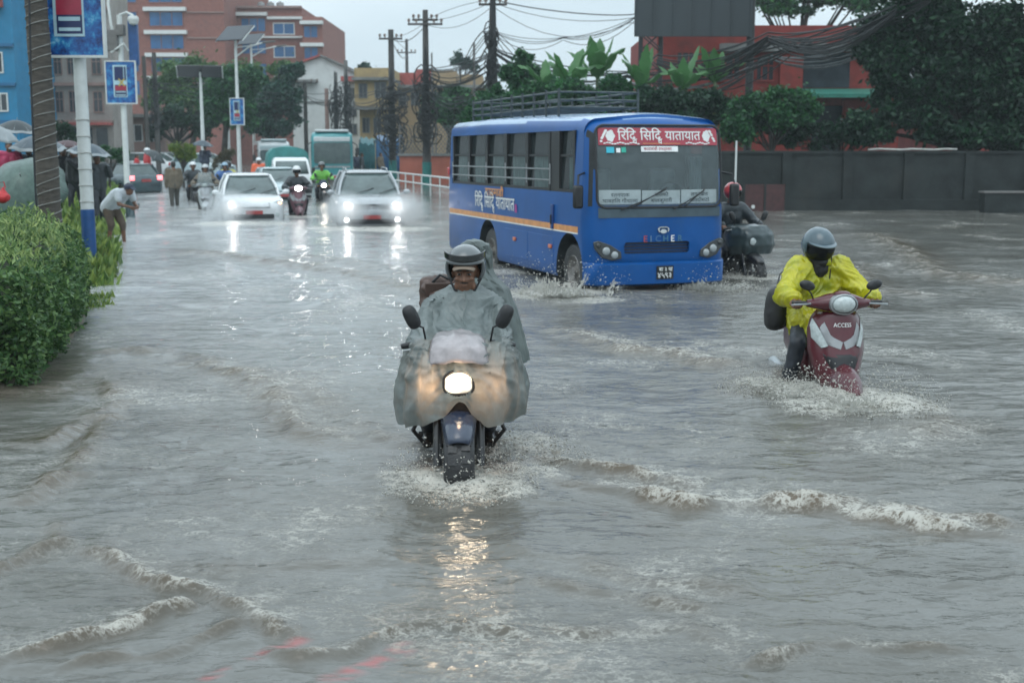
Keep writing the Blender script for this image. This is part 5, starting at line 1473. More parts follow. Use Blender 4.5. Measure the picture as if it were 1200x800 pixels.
# emblem, name letters, grille, bumper, lamps, plate
eb = MB()
eb.tube([on_front(0.075 * cos(a) + 0.02, 1.02 + 0.055 * sin(a) + 0.012 * cos(2 * a), 0.012) for a in np.linspace(-0.5, pi + 0.6, 16)], 0.013, 6)
eb.prism([(0.02 + 0.05 * cos(a), 1.005 + 0.03 * sin(a)) for a in np.linspace(0, 2 * pi, 12, endpoint=False)], on_front, 0.004, 0.012)
eb.obj('badge', M_chrome, BUS)
cols = [mat('letter_red', (0.35, 0.06, 0.07), 0.5), mat('letter_grey_blue', (0.12, 0.2, 0.3), 0.5), mat('letter_blue', (0.05, 0.14, 0.3), 0.5),
        mat('letter_teal', (0.05, 0.16, 0.25), 0.5), M_white, mat('letter_slate', (0.06, 0.16, 0.24), 0.5)]
for ch, x, c_ in zip('EICHER', (-0.255, -0.155, -0.075, 0.04, 0.16, 0.27), cols):
    lettering([(ch, 0, 0, 1)], 0.125, lambda u, v: on_front(x - 0.03 + u, 0.862 + v, 0.006), 0.012).obj('name_letter', c_, BUS, smooth=0)
gr = MB()
for k in range(4): gr.box((-0.06, 0.03, 0.715 + 0.043 * k), (0.98, 0.012, 0.014))
gr.obj('grille', M_black, BUS)
bm_ = MB()
vs_ = []
for zz, dd in ((0.27, 0.02), (0.29, 0.05), (0.555, 0.055), (0.58, 0.02)):
    vs_.append([Vector((x, face_y(x, 0.6) + 0.20 * (abs(x) / (BW / 2)) ** 14 - dd, zz)) for x in np.linspace(-BW / 2 - 0.005, BW / 2 + 0.005, 25)])
bm_.loft(vs_, close=False); bm_.obj('bumper', M_busblue, BUS, solid=0.02)
pl = MB(); patch(pl, -0.115, 0.145, 0.345, 0.53, 0.078, 4, 1); plo = pl.obj('number_plate', M_black, BUS)
lettering([('बा ३ ख', 0, 0, 1)], 0.075, lambda u, v: on_front(-0.08 + u, 0.46 + v, 0.082), 0.02).obj('plate_lettering', M_white, plo, smooth=0)
lettering([('४५९३', 0, 0, 1)], 0.10, lambda u, v: on_front(-0.10 + u, 0.37 + v, 0.082), 0.02).obj('plate_lettering', M_white, plo, smooth=0)
M_lampblk = mat('headlamp_black_bezel', (0.02, 0.024, 0.026), 0.3, coat=0.5)
for sx in (-1, 1):
    hl_ = MB()
    ol = [(0.60, 0.64), (0.74, 0.61), (0.88, 0.655), (0.985, 0.78), (1.0, 0.87), (0.93, 0.89), (0.76, 0.83), (0.61, 0.73)]
    hl_.prism([(sx * u, v) for u, v in ol], on_front, -0.02, 0.012)
    ho = hl_.obj('headlight', M_lampblk, BUS, bevel=0.01)
    for cx, cz, r_ in ((0.70, 0.69, 0.052), (0.82, 0.745, 0.058), (0.93, 0.825, 0.036)):
        p = on_front(sx * cx, cz, 0.0)
        q = MB(); q.lathe([(0.0, -0.034), (r_ * 0.6, -0.03), (r_ * 0.92, -0.02), (r_, -0.012), (r_, 0.01)], p, 'y', 18)
        q.obj('lens', M_lens if cx < 0.85 else M_lampblk, ho)
# roof: rack, gutter, wet edge
rk = MB(); R0, R1 = 2.3, BL - 0.35
rx_, rz_ = BW / 2 - 0.42, HT + 0.33
for sx in (-1, 1):
    for zz in (HT + 0.10, HT + 0.21, rz_): rk.tube([(sx * rx_, R0, zz), (sx * rx_, R1, zz)], 0.016, 6)
for y in np.linspace(R0, R1, 9):
    for sx in (-1, 1): rk.tube([(sx * rx_, y, HT - 0.10), (sx * rx_, y, rz_ + 0.05)], 0.022, 6)
    rk.tube([(-rx_, y, HT + 0.10), (rx_, y, HT + 0.10)], 0.016, 6)
for y in (R0, R1):
    for zz in (HT + 0.21, rz_): rk.tube([(-rx_, y, zz), (rx_, y, zz)], 0.016, 6)
for x in np.linspace(-rx_, rx_, 7)[1:-1]: rk.tube([(x, R0, HT + 0.115), (x, R1, HT + 0.115)], 0.012, 5)
rk.obj('roof_rack', M_rack, BUS)
# flank: windows, each with frame, curtain; bars in front
sX = -BW / 2 + 0.022
def flank_x(z): return -BW / 2 + (0.0 if z < 1.0 else 0.005 + (z - 1.35) * 0.052)
nwin = 7
edges = [0.62, 1.30] + list(np.linspace(1.62, BL - 0.30, 6))
for sx in (-1, 1):
    for i in range(len(edges) - 1):
        y0, y1 = edges[i], edges[i + 1]
        if i == 1: # solid post behind the driver's door
            q = MB(); q.box((sx * (BW / 2 - 0.06), (y0 + y1) / 2, (WZ0 + WZ1) / 2), (0.05, y1 - y0, WZ1 - WZ0)); q.obj('pillar', M_black, BUS); continue
        q = MB()
        xx = sx * (BW / 2 - 0.055)
        q.add([(xx, y0, WZ0), (xx, y1, WZ0), (xx + sx * -0.04, y1, WZ1), (xx + sx * -0.04, y0, WZ1)], [(0, 1, 2, 3)])
        w_ = q.obj('window', M_grayglass, BUS, smooth=0)
        q = MB()
        for y in (y0 + 0.035, y1 - 0.035): q.box((sx * (BW / 2 - 0.052), y, (WZ0 + WZ1) / 2), (0.05, 0.07, WZ1 - WZ0))
        q.box((sx * (BW / 2 - 0.062), (y0 + y1) / 2, WZ0 + 0.52), (0.035, y1 - y0, 0.035))
        q.box((sx * (BW / 2 - 0.045), (y0 + y1) / 2, WZ0 + 0.02), (0.04, y1 - y0, 0.045))
        q.obj('frame', M_black, w_)
        if i >= 2 or i == 0:
            q = MB(); k = 40; ya, yb = y0 + (0.16 if i else 0.06), y1 - (0.12 if i else 0.25)
            zt = WZ0 + 0.50
            r0 = [Vector((sx * (BW / 2 - 0.125 + 0.014 * sin(j * 1.9) + 0.006 * sin(j * 0.7)), ya + (yb - ya) * j / k, WZ0 + 0.02)) for j in range(k + 1)]
            r1 = [Vector((p.x, p.y, zt)) for p in r0]
            q.loft([r0, r1], close=False); q.obj('curtain', M_curtain, w_)
    br = MB()
    for zz in (WZ0 + 0.16, WZ0 + 0.32):
        br.tube([(sx * (BW / 2 - 0.02), edges[2], zz), (sx * (BW / 2 - 0.02), edges[-1], zz)], 0.013, 6)
    for y in edges[2:]: br.tube([(sx * (BW / 2 - 0.025), y, WZ0 + 0.1), (sx * (BW / 2 - 0.025), y, WZ0 + 0.4)], 0.012, 5)
    br.obj('window_bar', M_steel, BUS)
    # stripe with thin white edge, on the flank
    sp = MB(); zs = 1.0
    sp.box((sx * (BW / 2 + 0.001), (0.42 + BL - 0.15) / 2, 1.02), (0.006, BL - 0.57, 0.085)); spo = sp.obj('stripe', M_orange, BUS)
    sp = MB(); sp.box((sx * (BW / 2 + 0.0015), (0.42 + BL - 0.15) / 2, 0.968), (0.006, BL - 0.57, 0.02)); sp.obj('stripe_edge', M_white, spo)
    # skirt panels and their seams, lockers, handles
    for y in [WHY[0] + 1.2, WHY[0] + 2.36, WHY[0] + 3.52]:
        if abs(y - WHY[1]) < 1.1: continue
        sm = MB(); sm.box((sx * (BW / 2 + 0.001), y, 0.65), (0.008, 1.12, 0.44)); sm.obj('locker_door', M_busblue, BUS, bevel=0.006)
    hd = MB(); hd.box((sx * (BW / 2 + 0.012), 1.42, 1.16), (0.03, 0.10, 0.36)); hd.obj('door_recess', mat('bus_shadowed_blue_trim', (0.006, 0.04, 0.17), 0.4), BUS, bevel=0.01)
    hd = MB(); hd.box((sx * (BW / 2 + 0.03), 1.42, 1.12), (0.03, 0.03, 0.14)); hd.obj('door_handle', M_black, BUS, bevel=0.006)
    for y, zz in ((1.5, 0.72), (3.15, 0.72)):
        q = MB(); q.box((sx * (BW / 2 + 0.015), y, zz), (0.03, 0.12, 0.06)); q.obj('side_marker', mat('amber_marker', (0.55, 0.12, 0.04), 0.3, coat=0.5), BUS, bevel=0.01)
    q = MB(); q.lathe([(0, 0.03), (0.045, 0.02), (0.05, 0)], (sx * (BW / 2), BL - 0.75, 1.17), 'x', 12); q.obj('fuel_cap', M_black, BUS)
# flank lettering
def on_side(u, v): return Vector((-BW / 2 - 0.006, u, v))
ya = bus_side(557, 245)[0]; yb = bus_side(603, 245)[0]
size = (ya - yb) / _w
lettering(_pc, size, lambda u, v: Vector((-BW / 2 - 0.006, ya - u, 1.17 + v * 0.95)), 0.012).obj('side_lettering', M_white, BUS, smooth=0)
w2 = text_width('काठमाडौ')
sz2 = (ya - yb) * 0.46 / w2
lettering([('काठमाडौ', 0, 0, 1)], sz2, lambda u, v: Vector((-BW / 2 - 0.006, ya - 0.28 * (ya - yb) - u, 1.375 + v * 0.62)), 0.025).obj('side_lettering', M_orange, BUS, smooth=0)
q = MB(); q.box((-BW / 2 - 0.004, yb - 0.07, 1.21), (0.004, 0.10, 0.13)); q.obj('sticker', mat('magenta_sticker', (0.32, 0.04, 0.22), 0.5), BUS)
# mirrors
for sx, L_ in ((-1, 1), (1, 1)):
    mr = MB(); mr.tube([(sx * (BW / 2 - 0.06), 0.30, 1.82), (sx * (BW / 2 + 0.10), 0.16, 1.78), (sx * (BW / 2 + 0.12), 0.12, 1.66)], 0.016, 6)
    mro = mr.obj('mirror_arm', M_black, BUS)
    q = MB(); q.box((sx * (BW / 2 + 0.12), 0.12, 1.49), (0.15, 0.08, 0.32)); q.obj('wing_mirror', M_black, mro, bevel=0.035)
# wheels
M_hub = mat('bus_wheel_hub', (0.20, 0.19, 0.18), 0.5, metal=0.3, var=0.3, scale=14, dirt=((0.1, 0.08, 0.06), 12, 0.5, 0.7))
for sx in (-1, 1):
    for y in WHY:
        c = Vector((sx * (BW / 2 - 0.17), y, 0.41))
        t = MB(); t.lathe([(0.22, 0.10), (0.30, 0.115), (0.37, 0.11), (0.40, 0.08), (0.41, 0.03), (0.41, -0.03), (0.40, -0.08), (0.37, -0.11), (0.30, -0.115), (0.22, -0.10)], c, 'x', 32)
        w_ = t.obj('wheel', M_tyre, BUS)
        h = MB(); h.lathe([(0, 0.11), (0.06, 0.11), (0.07, 0.06), (0.15, 0.04), (0.17, 0.07), (0.21, 0.085), (0.225, 0.11), (0.235, 0.10), (0.235, -0.10), (0, -0.10)] if sx > 0 else
                        [(0, -0.11), (0.06, -0.11), (0.07, -0.06), (0.15, -0.04), (0.17, -0.07), (0.21, -0.085), (0.225, -0.11), (0.235, -0.10), (0.235, 0.10), (0, 0.10)], c, 'x', 24)
        for k in range(6): h.ball(c + Vector((sx * 0.06, 0.115 * cos(k * pi / 3), 0.115 * sin(k * pi / 3))), 0.018, 6)
        h.obj('rim', M_hub, w_)
for sx in (-1, 1):
    q = MB(); q.box((sx * (BW / 2 - 0.14), BL + 0.01, 1.38), (0.16, 0.05, 0.34)); q.obj('tail_light', M_reddish, BUS, bevel=0.02)
q = MB(); q.box((-BW / 2 - 0.005, BL - 0.10, 1.75), (0.03, 0.12, 0.14)); q.obj('tail_light', M_reddish, BUS, bevel=0.02)
splash('white water pushed up by the near front wheel of the blue bus', gp(655, 344), 0.95, 520, 0.50, 21, size=1.6)
splash('white water pushed up below the far front corner of the blue bus', gp(838, 338), 0.7, 320, 0.42, 22, size=1.6)
# ================================================================== people: one continuous skin each, clothes as children
M_skin = mat('brown_skin', (0.155, 0.075, 0.045), 0.5, var=0.18, scale=25)
M_hair = mat('black_hair', (0.012, 0.01, 0.009), 0.5, var=0.3)
M_eye = mat('eye_white', (0.20, 0.185, 0.17), 0.25)

def V3(p): return Vector(p)

def head_shape(mb, c, fwd, up=Vector((0, 0, 1)), k=1.0):
    """skull, face, nose, lips, brow, ears; c is the head's centre, fwd where it looks"""
    f = fwd.normalized(); s = f.cross(up).normalized(); u = s.cross(f).normalized()
    M = Matrix((s, -f, u)).transposed()
    def at(x, y, z): return c + (s * x - f * y + u * z) * k
    mb.ball(at(0, 0.012, 0.025), (0.074 * k, 0.093 * k, 0.092 * k), 16, M)      # skull
    mb.ball(at(0, -0.035, -0.04), (0.058 * k, 0.06 * k, 0.075 * k), 14, M)      # face
    mb.ball(at(0, -0.05, -0.092), (0.032 * k, 0.035 * k, 0.025 * k), 10, M)     # chin
    for sx in (-1, 1):
        mb.ball(at(sx * 0.045, -0.035, -0.075), (0.022 * k, 0.03 * k, 0.03 * k), 10, M)   # jaw
        mb.ball(at(sx * 0.037, -0.078, -0.022), (0.022 * k, 0.016 * k, 0.016 * k), 10, M) # cheek
        mb.ball(at(sx * 0.030, -0.080, 0.020), (0.024 * k, 0.013 * k, 0.010 * k), 10, M)  # brow
        mb.ball(at(sx * 0.076, 0.015, -0.01), (0.010 * k, 0.020 * k, 0.032 * k), 10, M)   # ear
    mb.cone(at(0, -0.083, 0.012), at(0, -0.106, -0.028), 0.009 * k, 0.013 * k, 10)        # nose
    for sx in (-1, 1): mb.ball(at(sx * 0.012, -0.094, -0.031), 0.010 * k, 8)
    mb.ball(at(0, -0.088, -0.056), (0.024 * k, 0.012 * k, 0.006 * k), 10, M)              # lips
    mb.ball(at(0, -0.086, -0.067), (0.020 * k, 0.011 * k, 0.007 * k), 10, M)
    mb.cone(at(0, 0.02, -0.06), at(0, 0.035, -0.16), 0.052 * k, 0.058 * k, 12)            # neck
    return at

def hand_shape(mb, wrist, along, palm_n, k=1.0, curl=1.0):
    """palm, four curled fingers, side thumb; along points down the forearm"""
    a = along.normalized(); n = (palm_n - a * palm_n.dot(a)).normalized(); s = a.cross(n)
    def at(x, y, z): return wrist + (s * x + a * y + n * z) * k
    mb.cone(at(-0.018, 0.012, 0), at(-0.024, 0.075, 0), 0.020 * k, 0.017 * k, 8)
    mb.cone(at(0.016, 0.012, 0), at(0.022, 0.072, 0), 0.020 * k, 0.016 * k, 8)
    for i, (x, L) in enumerate(((-0.033, 0.9), (-0.011, 1.0), (0.011, 0.95), (0.031, 0.78))):
        p = at(x, 0.082, 0); d = a.copy()
        for seg, (ln, ang) in enumerate(((0.040, 55), (0.026, 60), (0.020, 45))):
            R = Matrix.Rotation(radians(ang * curl), 3, s)
            d2 = R @ d
            if d2.dot(n) < d.dot(n) - 1e-6 and seg == 0:
                R = Matrix.Rotation(-radians(ang * curl), 3, s); d2 = R @ d
                sg = -1
            elif seg == 0: sg = 1
            else: d2 = Matrix.Rotation(sg * radians(ang * curl), 3, s) @ d
            d = d2
            q = p + d * ln * L * k
            mb.cone(p, q, (0.0095 - 0.001 * seg) * k, (0.0088 - 0.001 * seg) * k, 7)
            p = q
    p0, p1, p2 = at(-0.034, 0.025, 0.008), at(-0.055, 0.055, 0.025), at(-0.045, 0.082, 0.042)
    mb.cone(p0, p1, 0.013 * k, 0.011 * k, 8); mb.cone(p1, p2, 0.0105 * k, 0.009 * k, 8)

def body_shape(mb, J, k=1.0, hands=True, legs=True, grip=None, arms=True):
    """J: joints in the person's own space"""
    hip, chest, neck = V3(J['hip']), V3(J['chest']), V3(J['neck'])
    f = V3(J.get('face', (0, -1, 0)))
    side = V3(J.get('side', (1, 0, 0)))
    for s in (-1, 1):
        mb.cone(hip + side * 0.07 * s * k, chest + side * 0.085 * s * k, 0.115 * k, 0.11 * k)
        mb.cone(chest + side * 0.07 * s * k, neck + side * 0.03 * s * k - Vector((0, 0, 0.05)), 0.10 * k, 0.055 * k)
    mb.cone(neck - Vector((0, 0, 0.06)), V3(J['head']) - Vector((0, 0, 0.05)), 0.058 * k, 0.052 * k)
    for L in 'LR':
        sh, el, wr = V3(J['sh' + L]), V3(J['el' + L]), V3(J['wr' + L])
        if arms: mb.cone(neck - Vector((0, 0, 0.07 * k)), sh, 0.06 * k, 0.06 * k)
        mb.cone(sh, el, 0.055 * k, 0.042 * k); mb.cone(el, wr, 0.041 * k, 0.028 * k)
        if hands: hand_shape(mb, wr, wr - el if grip is None else V3(grip), V3(J.get('palm' + L, (0, 0, -1))), 1.0 * k, J.get('curl', 1.0))
        if legs:
            h = hip + side * (0.10 if L == 'R' else -0.10) * k
            kn, an = V3(J['kn' + L]), V3(J['an' + L]); toe = V3(J['toe' + L])
            mb.cone(h, kn, 0.092 * k, 0.058 * k); mb.cone(kn, an, 0.056 * k, 0.038 * k)
            mb.cone(an - Vector((0, 0, 0.03)), toe, 0.042 * k, 0.032 * k)

def top_shape(mb, J, k=1.0, fat=0.022, sleeve=1.0, hem=0.10):
    hip, chest, neck = V3(J['hip']), V3(J['chest']), V3(J['neck']); side = V3(J.get('side', (1, 0, 0)))
    dn = (hip - chest).normalized()
    for s in (-1, 1):
        mb.cone(hip + side * 0.075 * s * k + dn * hem * 0.3, chest + side * 0.085 * s * k, (0.115 + fat) * k, (0.115 + fat) * k)
        mb.cone(chest + side * 0.07 * s * k, neck + side * 0.035 * s * k - Vector((0, 0, 0.06)), (0.105 + fat) * k, (0.05 + fat) * k)
    mb.cone(neck - Vector((0, 0, 0.08)), neck - Vector((0, 0, 0.01)), 0.075 * k, 0.07 * k)
    for L in 'LR':
        sh, el, wr = V3(J['sh' + L]), V3(J['el' + L]), V3(J['wr' + L])
        mb.cone(neck - Vector((0, 0, 0.075 * k)), sh, (0.06 + fat * 0.8) * k, (0.062 + fat) * k)
        e2 = sh + (el - sh) * min(1, sleeve * 2) if sleeve < 0.5 else el
        mb.cone(sh, e2, (0.06 + fat) * k, (0.048 + fat) * k)
        if sleeve > 0.5:
            w2 = el + (wr - el) * ((sleeve - 0.5) * 2)
            mb.cone(el, w2, (0.046 + fat) * k, (0.036 + fat * 0.8) * k)

def trouser_shape(mb, J, k=1.0, fat=0.018, to=1.0):
    hip = V3(J['hip']); side = V3(J.get('side', (1, 0, 0)))
    mb.cone(hip - side * 0.08 * k, hip + side * 0.08 * k, (0.12 + fat) * k, (0.12 + fat) * k)
    for L in 'LR':
        h = hip + side * (0.10 if L == 'R' else -0.10) * k
        kn, an = V3(J['kn' + L]), V3(J['an' + L])
        mb.cone(h, kn, (0.095 + fat) * k, (0.062 + fat) * k)
        mb.cone(kn, kn + (an - kn) * to, (0.06 + fat) * k, (0.045 + fat) * k)

def shoe_shape(mb, J, k=1.0, side_='LR'):
    for L in side_:
        an, toe = V3(J['an' + L]), V3(J['toe' + L])
        mb.cone(an - Vector((0, 0, 0.035)) - (toe - an).normalized() * 0.03, toe, 0.05 * k, 0.042 * k)
        mb.cone(an, an - Vector((0, 0, 0.03)), 0.05 * k, 0.052 * k)

def helmet(parent, c, fwd, m, visor=None, kind='open', name='helmet', k=1.0):
    """shell with a real opening; c is the head's centre"""
    f = fwd.normalized(); up = Vector((0, 0, 1)); s = f.cross(up).normalized(); u = s.cross(f)
    def at(x, y, z): return c + s * x * k - f * y * k + u * z * k
    mb = MB(); n, h = 36, 22
    R = (0.122, 0.146, 0.140)
    low = -0.62 if kind == 'open' else -0.80
    grid = {}
    for i in range(h + 1):
        cz = 1 - (1 - low) * i / h
        ph = math.acos(max(-1, min(1, cz)))
        for j in range(n):
            t = 2 * pi * j / n
            grid[i, j] = len(mb.v)
            x, y, z = R[0] * sin(ph) * cos(t), R[1] * sin(ph) * sin(t), R[2] * cos(ph)
            if cz < -0.1: q = 1 - 0.12 * (-0.1 - cz); x *= q; y *= q
            mb.v.append(tuple(at(x, y + 0.012, z + 0.02)))
    for i in range(h):
        cz = 1 - (1 - low) * (i + 0.5) / h
        for j in range(n):
            t = 2 * pi * (j + 0.5) / n
            face = sin(t) < -0.42
            if kind == 'open' and face and cz < 0.30: continue
            if kind == 'full' and face and -0.42 < cz < 0.30: continue
            a, b2, c2, d = grid[i, j], grid[i, (j + 1) % n], grid[i + 1, (j + 1) % n], grid[i + 1, j]
            mb.f.append((a, b2, c2, d))
    o = mb.obj(name, m, parent, smooth=60, solid=0.02 * k)
    if visor is not None:
        q = MB(); rings = []
        z0, z1 = visor[1], visor[2]
        for i in range(7):
            cz = z0 + (z1 - z0) * i / 6; ph = math.acos(cz); row = []
            for j in range(17):
                t = -pi / 2 + (j / 16 - 0.5) * radians(visor[3])
                row.append(at(1.05 * R[0] * sin(ph) * cos(t), 1.05 * R[1] * sin(ph) * sin(t) + 0.010, R[2] * cz + 0.02))
            rings.append(row)
        q.loft(rings, close=False); q.obj('visor', visor[0], o, smooth=60, solid=0.004)
    return o, at

def dress(name_label, J, loc, rz, top, trousers, shoes=None, group=None, voxel=0.02, sleeve=1.0, to=1.0, fat=0.022, hair=True, helm=None, hands=True, wr=0.012, k=1.0, skin=None, cat='person', legs=True):
    t = thing('person', name_label, cat, loc, rz, group)
    mb = MB(); head_shape(mb, V3(J['head']), V3(J.get('face', (0, -1, 0))), k=k)
    body_shape(mb, J, k, hands=hands, legs=legs, grip=J.get('grip'))
    blobby(mb, 'body', skin or M_skin, t, voxel=min(voxel, 0.014), smooth=3)
    if top is not None:
        mb = MB(); top_shape(mb, J, k, fat, sleeve); blobby(mb, 'jacket' if sleeve > 0.6 else 'shirt', top, t, voxel=voxel, smooth=5, wrinkle=wr)
    if trousers is not None and legs:
        mb = MB(); trouser_shape(mb, J, k, to=to); blobby(mb, 'trousers', trousers, t, voxel=voxel, smooth=5, wrinkle=wr)
    if shoes is not None and legs:
        for L in 'LR': mb = MB(); shoe_shape(mb, J, k, L); blobby(mb, 'shoe', shoes, t, voxel=voxel, smooth=3)
    hc, hf = V3(J['head']), V3(J.get('face', (0, -1, 0)))
    if helm: helmet(t, hc + Vector((0, 0, 0.01)), hf, *helm)
    elif hair:
        mb = MB(); f = hf.normalized()
        mb.ball(hc + Vector((0, 0, 0.045)) - f * 0.018, (0.083, 0.098, 0.085), 14)
        mb.ball(hc + Vector((0, 0, 0.0)) - f * 0.045, (0.078, 0.07, 0.085), 14)
        blobby(mb, 'hair', M_hair, t, voxel=0.014, smooth=3, wrinkle=0.012, wscale=0.03)
    return t

def rider_joints(z=0.80, y=0.78, lean=0.12, reach=0.20, gripx=0.33, gripz=1.02, headz=1.50, foot=(0.20, 0.62, 0.33), knee=(0.24, 0.38, 0.68), dx=0.0, tall=1.0):
    """someone seated astride, facing -Y, hands on the bar"""
    J = dict(hip=(0, y, z + 0.06), chest=(dx * 0.6, y - lean * 0.7, z + 0.38), neck=(dx, y - lean, z + 0.56), head=(dx * 1.1, y - lean - 0.05, headz), face=(0, -1, -0.06))
    for L, s in (('L', -1), ('R', 1)):
        J['sh' + L] = (dx + s * 0.185, y - lean + 0.0, z + 0.50)
        J['wr' + L] = (s * gripx, reach + 0.10, gripz + 0.02)
        J['el' + L] = (s * (gripx + 0.05) + dx * 0.4, (y - lean + reach) / 2 + 0.10, (z + 0.5 + gripz) / 2 - 0.10)
        J['kn' + L] = (s * knee[0], knee[1], knee[2]); J['an' + L] = (s * foot[0], foot[1], foot[2]); J['toe' + L] = (s * (foot[0] + 0.02), foot[1] - 0.16, foot[2] - 0.05)
        J['palm' + L] = (0, 0, -1)
    J['grip'] = (0, -1, -0.15)
    return J

def stand_joints(bend=0.0, step=0.12, arms=None, h=1.0):
    J = dict(hip=(0, 0, 0.93 * h), chest=(0, -bend * 0.25, 1.24 * h - bend * 0.12), neck=(0, -bend * 0.42, 1.44 * h - bend * 0.22), head=(0, -bend * 0.52 - 0.02, 1.58 * h - bend * 0.26), face=(0, -1, -0.1 - bend * 0.6))
    for L, s in (('L', -1), ('R', 1)):
        J['sh' + L] = (s * 0.19, -bend * 0.4, 1.40 * h - bend * 0.22)
        J['el' + L] = (s * 0.25, -bend * 0.4 + 0.02, 1.12 * h - bend * 0.2); J['wr' + L] = (s * 0.24, -bend * 0.4 - 0.10, 0.88 * h - bend * 0.2)
        J['kn' + L] = (s * 0.10, -0.03 + s * step * 0.5, 0.50 * h); J['an' + L] = (s * 0.11, s * step, 0.09); J['toe' + L] = (s * 0.13, s * step - 0.15, 0.05)
        J['palm' + L] = (-s, 0, 0)
    if arms: J.update(arms)
    J['curl'] = 0.5
    return J
# ================================================================== two-wheelers
M_bikeblk = mat('black_bike_plastic', (0.014, 0.015, 0.017), 0.35, var=0.3, coat=0.3, dirt=((0.06, 0.055, 0.045), 14, 0.55, 0.6))
M_engine = mat('engine_alloy', (0.12, 0.12, 0.12), 0.4, metal=0.6, var=0.3, scale=14)
M_fendblue = mat('dark_navy_fender', (0.018, 0.028, 0.055), 0.22, var=0.3, coat=0.6, dirt=((0.09, 0.085, 0.07), 16, 0.57, 0.6))
M_maroon = mat('maroon_scooter_paint', (0.078, 0.008, 0.015), 0.28, var=0.2, coat=0.3, dirt=((0.14, 0.09, 0.08), 11, 0.58, 0.5))
M_silverp = mat('silver_scooter_trim', (0.30, 0.31, 0.32), 0.3, metal=0.3, var=0.12)
M_seatv = mat('seat_vinyl', (0.016, 0.016, 0.017), 0.5, var=0.25)
M_mirglass = mat('mirror_glass', (0.08, 0.1, 0.11), 0.05, metal=0.8)
M_lampcl = mat('clear_lamp_glass', (0.40, 0.45, 0.45), 0.08, var=0.2, scale=30, coat=0.8)
M_headon = glow('lit_headlight_warm', (1.0, 0.80, 0.52), 8.0)
_hn, _hl = M_headon.node_tree.nodes, M_headon.node_tree.links
_htc = _hn.new('ShaderNodeTexCoord'); _hv = _hn.new('ShaderNodeTexVoronoi'); _hv.inputs['Scale'].default_value = 26
_hl.new(_htc.outputs['Object'], _hv.inputs['Vector'])
_hm = _hn.new('ShaderNodeMapRange'); _hm.inputs[1].default_value = 0.15; _hm.inputs[2].default_value = 0.75; _hm.inputs[3].default_value = 3.2; _hm.inputs[4].default_value = 0.35
_hl.new(_hv.outputs['Distance'], _hm.inputs[0]); _hl.new(_hm.outputs[0], _hn['Principled BSDF'].inputs['Emission Strength'])
M_headwht = glow('lit_headlight_white', (1.0, 0.97, 0.95), 15.0)
M_brake = glow('lit_tail_light', (1.0, 0.04, 0.05), 2.6)
M_amber = glow('lit_amber_indicator', (1.0, 0.42, 0.10), 5.0)

def wheel(root, c, R, w, spokes=5, rim_r=None, m=None):
    t = MB(); rr = rim_r or R * 0.70
    hw = w / 2
    t.lathe([(rr, hw * 0.7), (R * 0.86, hw), (R * 0.95, hw * 0.82), (R * 0.99, hw * 0.45), (R, 0), (R * 0.99, -hw * 0.45), (R * 0.95, -hw * 0.82), (R * 0.86, -hw), (rr, -hw * 0.7)], c, 'x', 40)
    for k in range(26):      # tread blocks
        a = 2 * pi * k / 26
        for sx in (-1, 1):
            t.box(Vector(c) + Vector((sx * hw * 0.42, R * 0.985 * cos(a + 0.1 * sx), R * 0.985 * sin(a + 0.1 * sx))), (hw * 0.55, 0.022, 0.05), (a + 0.1 * sx, 0, 0))
    o = t.obj('wheel', M_tyre, root)
    r = MB(); r.lathe([(rr + 0.004, hw * 0.6), (rr - 0.02, hw * 0.55), (rr - 0.025, 0), (rr - 0.02, -hw * 0.55), (rr + 0.004, -hw * 0.6)], c, 'x', 32)
    r.lathe([(0, 0.045), (0.05, 0.045), (0.055, -0.045), (0, -0.045)], c, 'x', 14)
    for k in range(spokes):
        a = 2 * pi * k / spokes
        r.tube([Vector(c) + Vector((0, 0.045 * cos(a), 0.045 * sin(a))), Vector(c) + Vector((0, (rr - 0.01) * cos(a), (rr - 0.01) * sin(a)))], [0.022, 0.014], 6)
    r.obj('rim', m or M_engine, o)
    return o

def fender(name, root, c, R, w, a0, a1, m, tipr=0.0):
    """curved mudguard hugging the wheel from angle a0 to a1 (0 = forward, 90 = top)"""
    mb = MB(); rows = []
    for i in range(17):
        t = i / 16; a = radians(a0 + (a1 - a0) * t)
        k = 1 - 0.35 * (1 - t) ** 4 - 0.2 * t ** 6
        row = []
        for j in range(9):
            u = (j / 8 - 0.5) * 2
            drop = 0.05 * abs(u) ** 2.5
            row.append(Vector((c[0] + u * w * k, c[1] - (R - drop) * cos(a), c[2] + (R - drop) * sin(a))))
        rows.append(row)
    mb.loft(rows, close=False)
    return mb.obj(name, m, root, smooth=60, solid=0.006)

